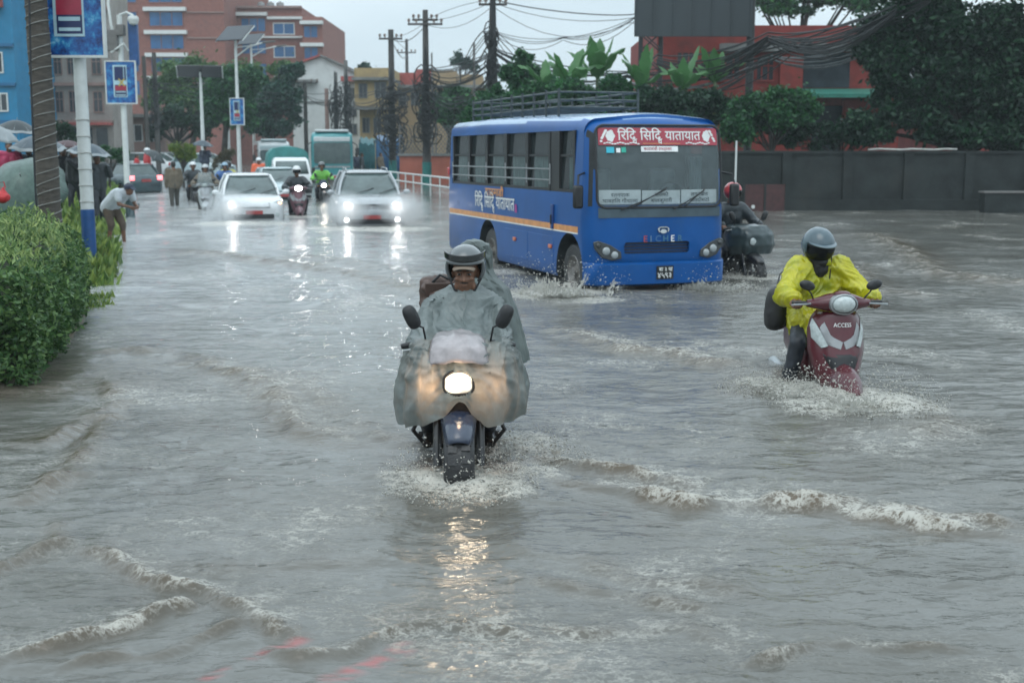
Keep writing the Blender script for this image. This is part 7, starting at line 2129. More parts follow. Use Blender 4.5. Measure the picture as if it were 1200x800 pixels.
tab2 = [
    (1.60, 1.60, 0.01, 1.10, 1.14, 2.0, 0.115),
    (1.595, 1.60, 0.055, 1.055, 1.19, 2.0, 0.115),
    (1.565, 1.57, 0.100, 1.035, 1.25, 2.0, 0.115),
    (1.49, 1.49, 0.125, 1.04, 1.29, 2.0, 0.115),
    (1.40, 1.40, 0.120, 1.06, 1.29, 2.0, 0.115),
    (1.34, 1.33, 0.150, 1.02, 1.32, 2.0, 0.115),
    (1.27, 1.25, 0.235, 0.99, 1.38, 2.1, 0.11),
    (1.14, 1.10, 0.305, 0.96, 1.43, 2.2, 0.10),
    (0.98, 0.95, 0.345, 0.93, 1.46, 2.2, 0.10),
    (0.84, 0.82, 0.375, 0.92, 1.48, 2.2, 0.105),
    (0.76, 0.74, 0.385, 0.93, 1.48, 2.2, 0.11),
]
mb = drape(tab2, 130, fold=0.012, seed=8, gathers=11, rows=8)
pulls(mb, [((-0.06, 1.17, 1.27), 3.6, 0.6), ((0.27, 1.17, 1.27), 3.6, 0.6), ((0.11, 1.1, 1.55), 3.0, 0.35)], 0.022, 6)
mb.obj('hooded_poncho', M_poncho2, PAS, smooth=80)
# brown bag slung at the passenger's side
bg = thing('bag', 'brown bag carried between the two people on the motorcycle', 'bag', MLOC, MA)
mb = MB()
for x, z in ((-0.20, 1.17), (-0.20, 1.29), (-0.05, 1.17), (-0.05, 1.30)):
    mb.cone((x, 0.95, z), (x, 1.08, z), 0.05, 0.05)
mb.cone((-0.125, 0.95, 1.23), (-0.125, 1.08, 1.23), 0.085, 0.085); mb.cone((-0.20, 1.01, 1.17), (-0.20, 1.01, 1.29), 0.06, 0.06); mb.cone((-0.20, 1.01, 1.31), (-0.05, 1.01, 1.32), 0.06, 0.06)
crumple(blobby(mb, 'pouch', mat('brown_bag_leather', (0.075, 0.042, 0.032), 0.5, var=0.35, scale=9), bg, voxel=0.010, smooth=4), 0.012, 16, 6, 3)
q = MB(); q.box((-0.125, 0.90, 1.285), (0.19, 0.012, 0.09), (0.15, 0, 0)); q.obj('flap', mat('brown_bag_flap', (0.06, 0.034, 0.026), 0.5, var=0.3), bg, bevel=0.005)
q = MB(); q.tube([(-0.22, 0.97, 1.28), (-0.12, 0.93, 1.38), (-0.02, 0.97, 1.33)], 0.01, 6); q.obj('handle', M_black, bg)
splash('water curling off the front tyre of the near motorcycle', gp(538, 572), 0.46, 700, 0.20, 31)
splash('water trailing behind the near motorcycle at its foot peg', gp(600, 535), 0.5, 360, 0.14, 32)

# ------------------------------------------------------------------ the maroon scooter and its rider in yellow
RA = radians(4.0)
p1 = gp(992, 462)
SLOC = (p1.x + 0.03, p1.y + 0.12, -0.33)
SCO = scooter('scooter', 'maroon scooter with silver front trim ridden through deep water by a person in yellow', SLOC, RA, M_maroon, None, letters='ACCESS')
M_yel = mat('yellow_raincoat', (0.56, 0.53, 0.012), 0.34, var=0.16, scale=5, bump=0.3, bscale=16, coat=0.3, trans=0.22, dirt=((0.17, 0.27, 0.03), 2.6, 0.47, 0.75))
Y = rider_joints(z=0.78, y=0.92, lean=0.16, reach=0.30, gripx=0.335, gripz=1.03, headz=1.49, knee=(0.19, 0.48, 0.62), foot=(0.16, 0.56, 0.36), dx=-0.02)
Y['anL'] = (-0.30, 0.62, 0.33); Y['knL'] = (-0.245, 0.56, 0.66); Y['toeL'] = (-0.33, 0.46, 0.27)
Y['face'] = (0.12, -1, -0.25)
Y['elL'] = (-0.365, 0.60, 1.05); Y['elR'] = (0.355, 0.58, 1.05)
Y['head'] = (-0.05, Y['head'][1], Y['head'][2] - 0.045)
YR = thing('person', 'scooter rider in a bright yellow raincoat and blue grey helmet, holding the handlebar', 'person', SLOC, RA)
mb = MB(); at_y = head_shape(mb, V3(Y['head']), V3(Y['face'])); body_shape(mb, Y, grip=Y['grip']); blobby(mb, 'body', M_skin, YR, voxel=0.0065, smooth=2)
mb = MB(); top_shape(mb, Y, fat=0.045, sleeve=0.98, hem=0.3)
hipv = V3(Y['hip'])
mb.cone(hipv + Vector((-0.10, -0.05, 0.15)), hipv + Vector((-0.17, -0.20, -0.02)), 0.17, 0.12)     # skirt of the coat over the lap
mb.cone(hipv + Vector((0.10, -0.05, 0.15)), hipv + Vector((0.15, -0.20, 0.0)), 0.17, 0.12)
mb.cone(hipv + Vector((-0.16, -0.18, 0.0)), hipv + Vector((-0.20, -0.26, -0.22)), 0.10, 0.05)
mb.cone(hipv + Vector((-0.12, -0.28, 0.0)), hipv + Vector((-0.14, -0.38, -0.20)), 0.09, 0.04)
mb.cone(hipv + Vector((0, 0, 0.35)), hipv + Vector((0, -0.1, 0.1)), 0.18, 0.2)
crumple(blobby(mb, 'raincoat', M_yel, YR, voxel=0.011, smooth=5, wrinkle=0.015, wscale=0.12), 0.026, 10, 3.6, 4, 0.5)
q = MB(); neck = V3(Y['neck'])
q.lathe([(0.075, 0.05), (0.092, 0.02), (0.11, -0.03)], neck + Vector((0, -0.01, 0.0)), 'z', 20); q.obj('collar', M_yel, YR, smooth=60, solid=0.006)
mb = MB(); trouser_shape(mb, Y); blobby(mb, 'trousers', M_jeans, YR, voxel=0.014, wrinkle=0.02, wscale=0.07)
M_paleshoe = mat('pale_wet_shoe', (0.22, 0.22, 0.21), 0.4, var=0.3)
for L_ in 'LR': mb = MB(); shoe_shape(mb, Y, 1, L_); blobby(mb, 'shoe', M_paleshoe, YR, voxel=0.012)
for sx in (-1, 1):
    e = MB(); e.ball(at_y(sx * 0.029, -0.080, 0.004), (0.014, 0.008, 0.007), 10); e.obj('eye', M_eye, YR)
M_helmblue = mat('blue_grey_helmet', (0.055, 0.09, 0.11), 0.25, var=0.25, coat=0.4)
M_vis = glass('rainy_visor', (0.22, 0.24, 0.25), 0.55, film=(0.012, 0.015, 0.018))
yo, yat = helmet(YR, V3(Y['head']) + Vector((0, 0, 0.01)), V3(Y['face']), M_helmblue, (M_vis, -0.66, 0.32, 160), 'open', 'helmet', 1.07)
q = MB(); hy = V3(Y['head']); q.cone(hy + Vector((0, 0.0, -0.07)), hy + Vector((0.01, 0.0, -0.17)), 0.075, 0.082); q.ball(hy + Vector((0.012, -0.05, -0.10)), (0.06, 0.05, 0.05), 12); blobby(q, 'scarf', M_helmlin, YR, voxel=0.01, wrinkle=0.02, wscale=0.04)
q = MB(); rows = []
for d in np.linspace(0, 1, 5):
    rows.append([yat(0.125 * sin(a), -0.142 * cos(a) + 0.012 - 0.06 * d * cos(a), 0.072 - 0.012 * d) for a in np.linspace(-1.2, 1.2, 15)])
q.loft(rows, close=False); q.obj('peak', M_helmblue, yo, smooth=60, solid=0.006)
q = MB(); q.tube([yat(-0.11, -0.03, -0.06), yat(-0.10, -0.06, -0.12), yat(-0.085, -0.10, -0.21), yat(-0.08, -0.10, -0.30)], 0.012, 6, flat=0.4); q.obj('chin_strap', M_black, YR)
q = thing('bag', 'dark bag slung at the side of the rider in yellow', 'bag', SLOC, RA)
mb = MB(); mb.cone((-0.30, 1.05, 0.98), (-0.32, 1.05, 0.78), 0.11, 0.10); mb.cone((-0.26, 1.12, 0.98), (-0.26, 1.15, 0.78), 0.11, 0.10); blobby(mb, 'pouch', M_seatv, q, voxel=0.015, wrinkle=0.02)
mb = MB(); mb.tube([(-0.34, 1.0, 1.0), (-0.30, 1.0, 1.2), (-0.15, 1.0, 1.33)], 0.014, 6, flat=0.4); mb.obj('strap', M_black, q)
splash('water thrown up around the front wheel of the maroon scooter', gp(1000, 472), 0.70, 760, 0.26, 33, size=1.3)
splash('water thrown up beside the left foot of the rider in yellow', gp(915, 457), 0.5, 400, 0.18, 34, size=1.3)

# ------------------------------------------------------------------ the red-helmeted rider half behind the bus
p2 = gp(884, 326)
L2 = (p2.x, p2.y + 0.15, -0.27); A2 = radians(20)
motorcycle('motorcycle', 'black motorcycle half hidden behind the front of the blue bus', L2, A2, M_bikeblk, M_bikeblk, M_lampcl)
J3 = rider_joints(z=0.80, y=0.86, lean=0.16, reach=0.30, gripz=1.03, headz=1.53)
J3['face'] = (0.35, -1, -0.15)
M_redhelm = mat('red_helmet_shell', (0.42, 0.05, 0.055), 0.22, var=0.3, scale=9, coat=0.6)
M_slate = mat('slate_wet_jacket', (0.022, 0.030, 0.036), 0.42, var=0.35, scale=8)
t3 = dress('rider in a red helmet and dark jacket beside the far corner of the blue bus', J3, L2, A2, M_slate, M_jeans, M_shoe, voxel=0.018, fat=0.035, helm=(M_redhelm, (M_vis, -0.45, 0.30, 140), 'full'), wr=0.03)
tb = [(1.08, 1.06, 0.10, 0.15, 0.55, 2, 0.05), (1.05, 1.04, 0.30, 0.0, 0.6, 2.3, 0.05), (0.92, 0.9, 0.37, -0.06, 0.62, 2.3, 0.07), (0.76, 0.72, 0.38, -0.06, 0.62, 2.2, 0.09), (0.62, 0.6, 0.33, 0.0, 0.6, 2.1, 0.10)]
mb = drape(tb, 72, fold=0.015, seed=12, gathers=9)
pulls(mb, [((-0.25, 0.2, 1.06), 3.4, 0.6), ((0.32, 0.2, 1.06), 3.4, 0.6)], 0.03, 9)
mb.obj('lap_cover', mat('dark_teal_rain_cover', (0.035, 0.055, 0.06), 0.3, var=0.3, scale=6, coat=0.3), t3, smooth=80)
splash('water thrown up by the motorcycle beside the blue bus', gp(884, 326), 0.6, 200, 0.16, 35, size=1.5)
# ================================================================== traffic up the road, people on the verge
M_carwhite = mat('white_car_paint', (0.66, 0.68, 0.69), 0.22, var=0.06, coat=0.7)
M_carsilver = mat('silver_car_paint', (0.34, 0.36, 0.375), 0.25, metal=0.25, var=0.08, coat=0.7)
M_carteal = mat('dark_teal_car_paint', (0.025, 0.055, 0.065), 0.25, var=0.15, coat=0.7)
M_carpale = mat('pale_blue_grey_car_paint', (0.36, 0.45, 0.47), 0.25, var=0.08, coat=0.7)
M_carglass = mat('rained_car_glass', (0.075, 0.105, 0.105), 0.07, var=0.3, scale=3, coat=0.3)
M_plate = mat('red_plate', (0.32, 0.05, 0.05), 0.5)

def rrect_xy(x, y0, y1, r, z, n=6):
    return [Vector((px_, py_, z)) for px_, py_ in rrect(-x, x, y0, y1, r, n)]

def car(label, loc, rz, paint, L=4.0, W=1.72, Hc=1.5, kind='hatch', lights='front', group='cars wading through the flood', rails=False, plate=None):
    c = thing('parked_car' if lights == 'none' else 'car', label, 'car', loc, rz, group)
    w = W / 2; suv = kind == 'suv'
    hz_ = 0.98 if suv else 0.90          # bonnet height at the cowl
    belt = hz_ + 0.03
    st = [(0.0, 0.74, 0.60, 0.24), (0.05, 0.86, 0.70, 0.20), (0.16, 0.93, hz_ - 0.15, 0.18), (0.5, 0.985, hz_ - 0.06, 0.2), (1.0, 1.0, hz_, 0.22), (L * 0.5, 1.0, belt, 0.22), (L - 0.7, 1.0, belt + 0.03, 0.22), (L - 0.18, 0.97, belt, 0.24), (L - 0.04, 0.92, belt - 0.1, 0.28), (L, 0.84, 0.62, 0.34)]
    rings = []
    for y, k, zt, zb in st:
        x = w * k
        half = [(-x * 0.93, zb), (-x * 0.985, zb + 0.10), (-x, zb + (zt - zb) * 0.45), (-x * 0.985, zb + (zt - zb) * 0.72), (-x * 0.955, zt - 0.05), (-x * 0.88, zt), (-x * 0.6, zt + 0.022), (-x * 0.3, zt + 0.034)]
        full = half + [(0, zt + 0.038)] + [(-a, b_) for a, b_ in half[::-1]]
        rings.append([Vector((a, y + 0.10 * (abs(a) / w) ** 2 * (1 - min(1, y / 0.6)) * 1.2, b_)) for a, b_ in full])
    mb = MB(); mb.loft(rings, cap0=True, cap1=True)
    body = mb.obj('body', paint, c, smooth=50)
    cuts = []
    FW, RW = 0.78, L - 0.75
    for sx in (-1, 1):
        for y in (FW, RW):
            q = MB(); q.lathe([(0, -0.16), (0.36, -0.16), (0.36, 0.16), (0, 0.16)], (sx * (w - 0.05), y, 0.31), 'x', 22); cuts.append(q.obj('cutter', M_dark, c, smooth=0))
    for q in cuts:
        b_ = body.modifiers.new('cut', 'BOOLEAN'); b_.operation = 'DIFFERENCE'; b_.object = q; b_.solver = 'EXACT'
    baked(body); body.data.materials.clear(); body.data.materials.append(paint)
    for q in cuts: bpy.data.objects.remove(q)
    # glasshouse, roof, pillars
    y0, y1 = 0.98, L - (0.16 if kind != 'sedan' else 0.75); t0, t1 = 1.72, L - (0.42 if kind != 'sedan' else 1.15)
    lv = []
    for t in (0, 0.35, 0.7, 1.0):
        lv.append(rrect_xy(w * (0.90 - 0.21 * t - 0.03 * t * t), y0 + (t0 - y0) * t, y1 + (t1 - y1) * t, 0.16, belt - 0.02 + (Hc - 0.05 - belt) * t))
    mb = MB(); mb.loft(lv, cap1=True); mb.obj('windows', M_carglass, c, smooth=50)
    rf = []
    for t, k in ((0, 1.0), (0.5, 0.985), (0.85, 0.90), (1.0, 0.6)):
        rf.append(rrect_xy(w * 0.675 * k, t0 - 0.04 + (1 - k) * 0.9, t1 + 0.04 - (1 - k) * 0.9, 0.18 * k, Hc - 0.065 + 0.065 * t))
    mb = MB(); mb.loft(rf, cap0=True, cap1=True); ro = mb.obj('roof', paint, c, smooth=50)
    mb = MB(); mb.tube([(0, t1 - 0.2, Hc - 0.01), (0, t1 + 0.05, Hc + 0.09)], 0.012, 5); mb.obj('aerial', M_black, ro)
    for sx in (-1, 1):
        for a, b_, r_ in (((w * 0.88, y0 + 0.03), (w * 0.67, t0), 0.035), ((w * 0.90, L * 0.5), (w * 0.67, L * 0.5 + 0.05), 0.035), ((w * 0.88, y1 - 0.06), (w * 0.66, t1 - 0.02), 0.055)):
            q = MB(); q.tube([(sx * a[0], a[1], belt - 0.03), (sx * (a[0] * 0.52 + b_[0] * 0.5 + 0.012), a[1] * 0.5 + b_[1] * 0.5, (belt + Hc - 0.06) / 2), (sx * b_[0], b_[1], Hc - 0.055)], r_, 6); q.obj('pillar', paint, c)
        q = MB(); q.ball((sx * (w + 0.10), 1.12, belt + 0.06), (0.10, 0.06, 0.07), 10); q.tube([(sx * (w - 0.05), 1.15, belt), (sx * (w + 0.08), 1.12, belt + 0.04)], 0.025, 6); q.obj('wing_mirror', paint, c)
        for y in (FW, RW):
            t = MB(); t.lathe([(0.2, 0.09), (0.29, 0.10), (0.315, 0.06), (0.32, 0), (0.315, -0.06), (0.29, -0.10), (0.2, -0.09)], (sx * (w - 0.12), y, 0.31), 'x', 24); wo = t.obj('wheel', M_tyre, c)
            r_ = MB(); r_.lathe([(0, sx * 0.07), (0.06, sx * 0.075), (0.19, sx * 0.06), (0.205, sx * 0.09)], (sx * (w - 0.12), y, 0.31), 'x', 16); r_.obj('rim', M_steel, wo)
        for y in (1.55, 2.55):
            q = MB(); q.box((sx * (w * 0.99), y + 0.3, belt - 0.17), (0.03, 0.16, 0.03)); q.obj('door_handle', M_black, c, bevel=0.008)
        if rails:
            q = MB(); q.tube([(sx * w * 0.60, t0 + 0.1, Hc - 0.02), (sx * w * 0.61, t0 + 0.25, Hc + 0.05), (sx * w * 0.61, t1 - 0.25, Hc + 0.05), (sx * w * 0.60, t1 - 0.05, Hc - 0.02)], 0.02, 6); q.obj('roof_rail', M_steel, c)
        # headlamp wrapping the corner
        q = MB(); zl = hz_ - 0.20
        ol = [(0.52, zl - 0.05), (0.80, zl - 0.04), (0.90, zl + 0.03), (0.88, zl + 0.08), (0.70, zl + 0.065), (0.54, zl + 0.02)]
        f_ = lambda u, v, d: Vector((sx * u * w, 0.06 + 0.16 * u ** 3 + (v - 0.55) * 0.28 - d, v))
        q.prism(ol, f_, -0.05, 0.025)
        ho = q.obj('headlight', M_lens, c, bevel=0.008)
        on = lights == 'front' or (lights == 'left' and sx < 0) or (lights == 'right' and sx > 0)
        q = MB(); q.ball(f_(0.68, zl + 0.005, 0.015), (0.085, 0.03, 0.05), 10); q.obj('lamp_bulb', M_headwht if on else M_lampcl, ho)
        if lights == 'left' and sx > 0:
            q = MB(); q.ball(f_(0.80, zl + 0.01, 0.012), (0.07, 0.03, 0.03), 8); q.obj('indicator', M_amber, ho)
        q = MB(); q.lathe([(0, -0.03), (0.05, -0.025), (0.06, 0)], f_(0.72, 0.40, 0.0), 'y', 12); q.obj('fog_lamp', M_headwht if on and lights == 'front' else M_lampcl, c)
        q = MB(); q.box((sx * w * 0.80, L - 0.03, belt - 0.12), (0.24, 0.08, 0.20), (0, 0, sx * 0.25)); q.obj('tail_light', M_brake if lights == 'rear' else M_reddish, c, bevel=0.02)
    q = MB()
    for k in range(4): q.box((0, 0.03 + 0.015 * k, hz_ - 0.30 + 0.035 * k), (W * 0.50, 0.02, 0.018))
    q.obj('grille', M_black, c)
    q = MB(); q.box((0, 0.03, 0.36), (W * 0.62, 0.05, 0.12)); q.obj('air_intake', M_black, c, bevel=0.015)
    q = MB(); q.box((0, -0.005, 0.47), (0.46, 0.02, 0.10)); q.obj('number_plate', plate or M_plate, c)
    q = MB(); q.box((0, L + 0.005, 0.78), (0.46, 0.02, 0.12)); q.obj('number_plate', plate or M_plate, c)
    for x in (-0.35, 0.25):
        q = MB(); q.tube([(x, y0 - 0.02, belt + 0.02), (x + 0.48, y0 + 0.22, belt + 0.16)], 0.010, 5); q.obj('wiper', M_black, c)
    return c

def lamp_beam(parent, loc, power, col=(1, 0.96, 0.92), spot=radians(60)):
    ld = bpy.data.lights.new('headlight_beam', 'SPOT'); ld.energy = power; ld.color = col; ld.spot_size = spot; ld.spot_blend = 0.8; ld.shadow_soft_size = 0.06
    q = bpy.data.objects.new('headlight_beam', ld); COL.objects.link(q); q.parent = parent; q.location = loc
    q.rotation_euler = Vector((0, -1, -0.12)).to_track_quat('-Z', 'Y').to_euler()

ROAD = radians(17.5)
a = gp(297, 258); WC = car('white hatchback with one headlight and an orange indicator lit, leading the queue', (a.x, a.y + 0.15, -0.27), ROAD - radians(2), M_carwhite, 3.9, 1.74, 1.50, 'hatch', 'left')
for s in (-1,): lamp_beam(WC, (s * 0.6, -0.05, 0.70), 25)
a = gp(436, 264); SV = car('silver off-road car with both headlights lit beside the white hatchback', (a.x, a.y + 0.1, -0.27), ROAD - radians(7), M_carsilver, 4.3, 1.80, 1.62, 'suv', 'front', rails=True)
for s in (-1, 1): lamp_beam(SV, (s * 0.62, -0.05, 0.78), 25)
a = gp(333, 236); car('pale blue grey saloon half hidden behind the white hatchback', (a.x, a.y, -0.25), ROAD, M_carpale, 4.2, 1.7, 1.46, 'sedan', 'off')
a = gp(171, 226); car('dark teal hatchback seen from behind beside the verge', (a.x - 2.9, a.y + 2.6, -0.25), radians(-132), M_carteal, 4.0, 1.68, 1.5, 'suv', 'rear')
pg = 'cars parked on the far left side'
for px, py, Y_, m_, r_, lab in ((190, 176, 78, M_carwhite, 80, 'white parked car behind the lime green bush'), (208, 173, 82, M_carsilver, 85, 'silver parked car behind the white one near the shop row'), (238, 182, 72, M_carpale, 60, 'pale parked car near the foot of the poster lamp')):
    p = yp(px, py, Y_); car(lab, (p.x + 1.5, Y_, 0.05), radians(r_), m_, 4.0, 1.7, 1.55, 'suv', 'none', pg)

# ---- spray hanging round the wheels and lamps of the two leading cars
mm = bpy.data.materials.new('wheel_spray'); mm.use_nodes = True
_n, _l = mm.node_tree.nodes, mm.node_tree.links
_n.remove(_n['Principled BSDF'])
_pv = _n.new('ShaderNodeVolumePrincipled'); _pv.inputs['Color'].default_value = (0.95, 0.97, 0.98, 1); _pv.inputs['Anisotropy'].default_value = 0.35
_tc = _n.new('ShaderNodeTexCoord'); _ln = _n.new('ShaderNodeVectorMath'); _ln.operation = 'LENGTH'; _l.new(_tc.outputs['Object'], _ln.inputs[0])
_mr = _n.new('ShaderNodeMapRange'); _mr.inputs[1].default_value = 1.0; _mr.inputs[2].default_value = 0.1; _mr.inputs[3].default_value = 0; _mr.inputs[4].default_value = 1.0
_l.new(_ln.outputs['Value'], _mr.inputs[0])
_no = _n.new('ShaderNodeTexNoise'); _no.inputs['Scale'].default_value = 2.5; _no.inputs['Detail'].default_value = 3; _l.new(_tc.outputs['Object'], _no.inputs['Vector'])
_mu = _n.new('ShaderNodeMath'); _mu.operation = 'MULTIPLY'; _l.new(_mr.outputs[0], _mu.inputs[0]); _l.new(_no.outputs['Fac'], _mu.inputs[1])
_m2 = _n.new('ShaderNodeMath'); _m2.operation = 'MULTIPLY'; _m2.inputs[1].default_value = 4.2; _l.new(_mu.outputs[0], _m2.inputs[0])
_l.new(_m2.outputs[0], _pv.inputs['Density']); _l.new(_pv.outputs[0], _n['Material Output'].inputs['Volume'])
def mist(label, c, r):
    q = MB(); q.ball((0, 0, 0), 1.0, 20); o = q.obj('water_spray', mm, smooth=60); o.location = c; o.scale = r
    return tag(o, label, 'spray', 'spray hanging in front of the leading cars', 'stuff')
def rel(o, v): return tuple(Matrix.Translation(o.location) @ o.rotation_euler.to_matrix().to_4x4() @ Vector(v))
mist('white spray round the lit headlight of the white hatchback', rel(WC, (-0.72, -0.35, 0.62)), (0.75, 0.9, 0.55))
mist('white spray round the left headlight of the silver car', rel(SV, (-0.70, -0.4, 0.70)), (0.70, 0.8, 0.50))
mist('white spray round the right headlight of the silver car', rel(SV, (0.75, -0.4, 0.70)), (0.75, 0.8, 0.50))

# ---- small truck with teal cover, teal bus, grey bus
M_cover = mat('teal_truck_cover', (0.035, 0.19, 0.18), 0.5, var=0.25, scale=3, bump=0.5, bscale=4)
a = gp(343, 232); t = thing('truck', 'small white truck with a teal covered load bed behind the rider', 'truck', (a.x, a.y, -0.25), ROAD - radians(3))
W = 1.55
mb = MB(); rings = []
for z, w_, y0, y1 in ((0.35, 0.74, 0.05, 1.5), (0.60, 0.775, 0.0, 1.5), (1.05, 0.775, 0.03, 1.5), (1.15, 0.765, 0.10, 1.5), (1.70, 0.68, 0.42, 1.5), (1.80, 0.60, 0.60, 1.45)):
    rings.append(rrect_xy(w_, y0, y1, 0.12, z))
mb.loft(rings, cap0=True, cap1=True); mb.obj('cab', M_carwhite, t, smooth=45)
q = MB(); q.loft([[Vector((x, y - 0.02, z)) for x in np.linspace(-w_, w_, 9)] for z, w_, y in ((1.17, 0.66, 0.12), (1.66, 0.58, 0.40))], close=False); q.obj('windscreen', M_carglass, t, solid=0.01)
for sx in (-1, 1):
    q = MB(); q.box((sx * 0.55, 0.0, 0.82), (0.26, 0.06, 0.18)); q.obj('headlight', M_lens, t, bevel=0.03)
    q = MB(); q.box((sx * 0.86, 0.30, 1.30), (0.12, 0.08, 0.22)); q.tube([(sx * 0.72, 0.35, 1.2), (sx * 0.84, 0.3, 1.3)], 0.015, 5); q.obj('wing_mirror', M_black, t, bevel=0.02)
    for y in (0.75, 2.9):
        q = MB(); q.lathe([(0, 0.09), (0.28, 0.1), (0.31, 0.05), (0.31, -0.05), (0.28, -0.1), (0, -0.09)], (sx * 0.66, y, 0.31), 'x', 20); q.obj('wheel', M_tyre, t)
q = MB(); q.box((0, 0.02, 0.52), (1.5, 0.08, 0.18)); q.obj('bumper', M_bikeblk, t, bevel=0.03)
q = MB(); q.box((0, 2.5, 0.72), (1.6, 1.9, 0.5)); q.obj('load_bed', M_carwhite, t, bevel=0.02)
rings = []
for y in np.linspace(1.55, 3.45, 9):
    rings.append([Vector((x, y + 0.02 * sin(x * 9), z)) for x, z in [(-0.82, 0.95), (-0.82, 1.6), (-0.78, 1.95), (-0.6, 2.12 + 0.03 * sin(y * 9)), (-0.3, 2.2), (0, 2.24 + 0.03 * sin(y * 7)), (0.3, 2.2), (0.6, 2.12), (0.78, 1.95), (0.82, 1.6), (0.82, 0.95)]])
mb = MB(); mb.loft(rings, close=False, cap0=True, cap1=True); mb.obj('cover', M_cover, t, smooth=50)

def coach(label, px, py, rz, paint, upper, W=2.25, Hc=3.0, L=8.5, lit=False, board=True):
    a = gp(px, py); t = thing('bus', label, 'bus', (a.x, a.y, -0.2), rz, 'buses waiting up the flooded road')
    w = W / 2; rings = []
    for y, kx, zt in ((L, 0.97, Hc - 0.05), (L - 0.2, 1, Hc), (0.6, 1, Hc), (0.25, 1.0, Hc - 0.06), (0.06, 0.97, Hc - 0.2), (0.0, 0.92, Hc - 0.34)):
        x = w * kx
        rings.append([Vector((a_, y, b_)) for a_, b_ in [(-x * 0.96, 0.35), (-x, 0.5), (-x, 1.3), (-x * 0.99, zt - 0.35), (-x * 0.95, zt - 0.12), (-x * 0.8, zt - 0.03), (0, zt + 0.03), (x * 0.8, zt - 0.03), (x * 0.95, zt - 0.12), (x * 0.99, zt - 0.35), (x, 1.3), (x, 0.5), (x * 0.96, 0.35)]])
    mb = MB(); mb.loft(rings, cap0=True, cap1=True); mb.obj('body', paint, t, smooth=40)
    q = MB(); q.prism(rrect(-w * 0.86, w * 0.86, 1.25, Hc - 0.62, 0.12), lambda u, v, d: Vector((u, -0.045 - d, v)), -0.03, 0.01); q.obj('windscreen', M_carglass, t)
    q = MB(); q.box((0, 0.02, Hc - 0.45), (W * 0.86, 0.09, 0.26)); q.obj('head_band', upper, t, bevel=0.04)
    q = MB(); q.box((0, 0.3, Hc + 0.02), (W * 0.8, 0.5, 0.14)); q.obj('roof_fairing', upper, t, bevel=0.05)
    for sx in (-1, 1):
        q = MB(); q.box((sx * w * 0.72, -0.01, 0.82), (0.36, 0.05, 0.2)); q.obj('headlight', M_headwht if lit else M_lens, t, bevel=0.03)
        q = MB(); q.tube([(sx * w * 0.95, 0.1, Hc - 0.6), (sx * (w + 0.2), -0.15, Hc - 0.75), (sx * (w + 0.22), -0.15, Hc - 0.95)], 0.03, 6); q.box((sx * (w + 0.22), -0.15, Hc - 1.12), (0.2, 0.1, 0.4)); q.obj('wing_mirror', M_black, t)
        for k in range(6):
            q = MB(); q.box((sx * (w - 0.0), 1.2 + 1.2 * k, 1.85), (0.03, 1.05, 0.8)); q.obj('window', M_carglass, t)
        for y in (1.5, L - 1.8):
            q = MB(); q.lathe([(0, 0.12), (0.4, 0.13), (0.45, 0.06), (0.45, -0.06), (0.4, -0.13), (0, -0.12)], (sx * (w - 0.13), y, 0.45), 'x', 20); q.obj('wheel', M_tyre, t)
        q = MB(); q.tube([(sx * 0.1, -0.03, 1.24), (sx * 0.7, -0.03, 1.5)], 0.014, 5); q.obj('wiper', M_black, t)
    q = MB(); q.box((0, -0.012, 1.06), (W * 0.84, 0.03, 0.10)); q.obj('trim_strip', M_steel, t)
    q = MB(); q.box((0, -0.012, 0.50), (W * 0.9, 0.10, 0.22)); q.obj('bumper', upper if not board else M_carsilver, t, bevel=0.03)
    q = MB(); q.box((0, -0.07, 0.52), (0.5, 0.02, 0.12)); q.obj('number_plate', M_plate, t)
    return t
M_busw = mat('white_bus_paint', (0.52, 0.56, 0.57), 0.3, var=0.1, coat=0.4); M_bust = mat('teal_bus_paint', (0.03, 0.24, 0.26), 0.3, var=0.12, coat=0.5)
coach('white and teal coach waiting behind the small truck', 390, 214, ROAD - radians(9), M_bust, M_busw, 2.3, 3.0)
coach('grey white minibus behind the teal covered truck near the trees', 322, 208, ROAD - radians(4), M_busw, M_carpale, 2.05, 2.55)

# ---- far riders and waders
M_khaki = mat('khaki_cloth', (0.12, 0.098, 0.07), 0.8, var=0.25); M_tanp = mat('drab_trousers', (0.055, 0.052, 0.045), 0.8, var=0.25); M_tee = mat('pale_grey_tee', (0.46, 0.50, 0.53), 0.7, var=0.12)
M_brownsh = mat('brown_shorts', (0.085, 0.062, 0.045), 0.8, var=0.25); M_bluerain = mat('blue_raincoat', (0.02, 0.10, 0.30), 0.4, var=0.2, coat=0.2); M_orangerain = mat('orange_raincoat', (0.72, 0.13, 0.05), 0.45, var=0.15)
M_hivis = mat('lime_vest', (0.14, 0.42, 0.06), 0.6, var=0.15); M_helmwhite = mat('white_helmet', (0.62, 0.64, 0.65), 0.25, var=0.08, coat=0.5); M_pinkj = mat('crimson_pink_jacket', (0.42, 0.03, 0.10), 0.55, var=0.25)
M_redj = mat('red_jacket', (0.46, 0.025, 0.03), 0.5, var=0.2); M_blackj = mat('black_jacket', (0.016, 0.02, 0.025), 0.5, var=0.3); M_navy = mat('navy_jacket', (0.02, 0.03, 0.06), 0.6, var=0.3)
M_duskm = mat('dusky_maroon_paint', (0.14, 0.06, 0.075), 0.3, var=0.2, coat=0.4)
RJ = rider_joints(z=0.78, y=0.90, lean=0.10, reach=0.30, gripz=1.03, headz=1.50)
a = gp(351, 253); L_ = (a.x, a.y, -0.25)
scooter('scooter', 'dusky maroon scooter with its headlight lit between the white and silver cars', L_, ROAD - radians(4), M_duskm, M_headwht, 'far two-wheelers', power=6)
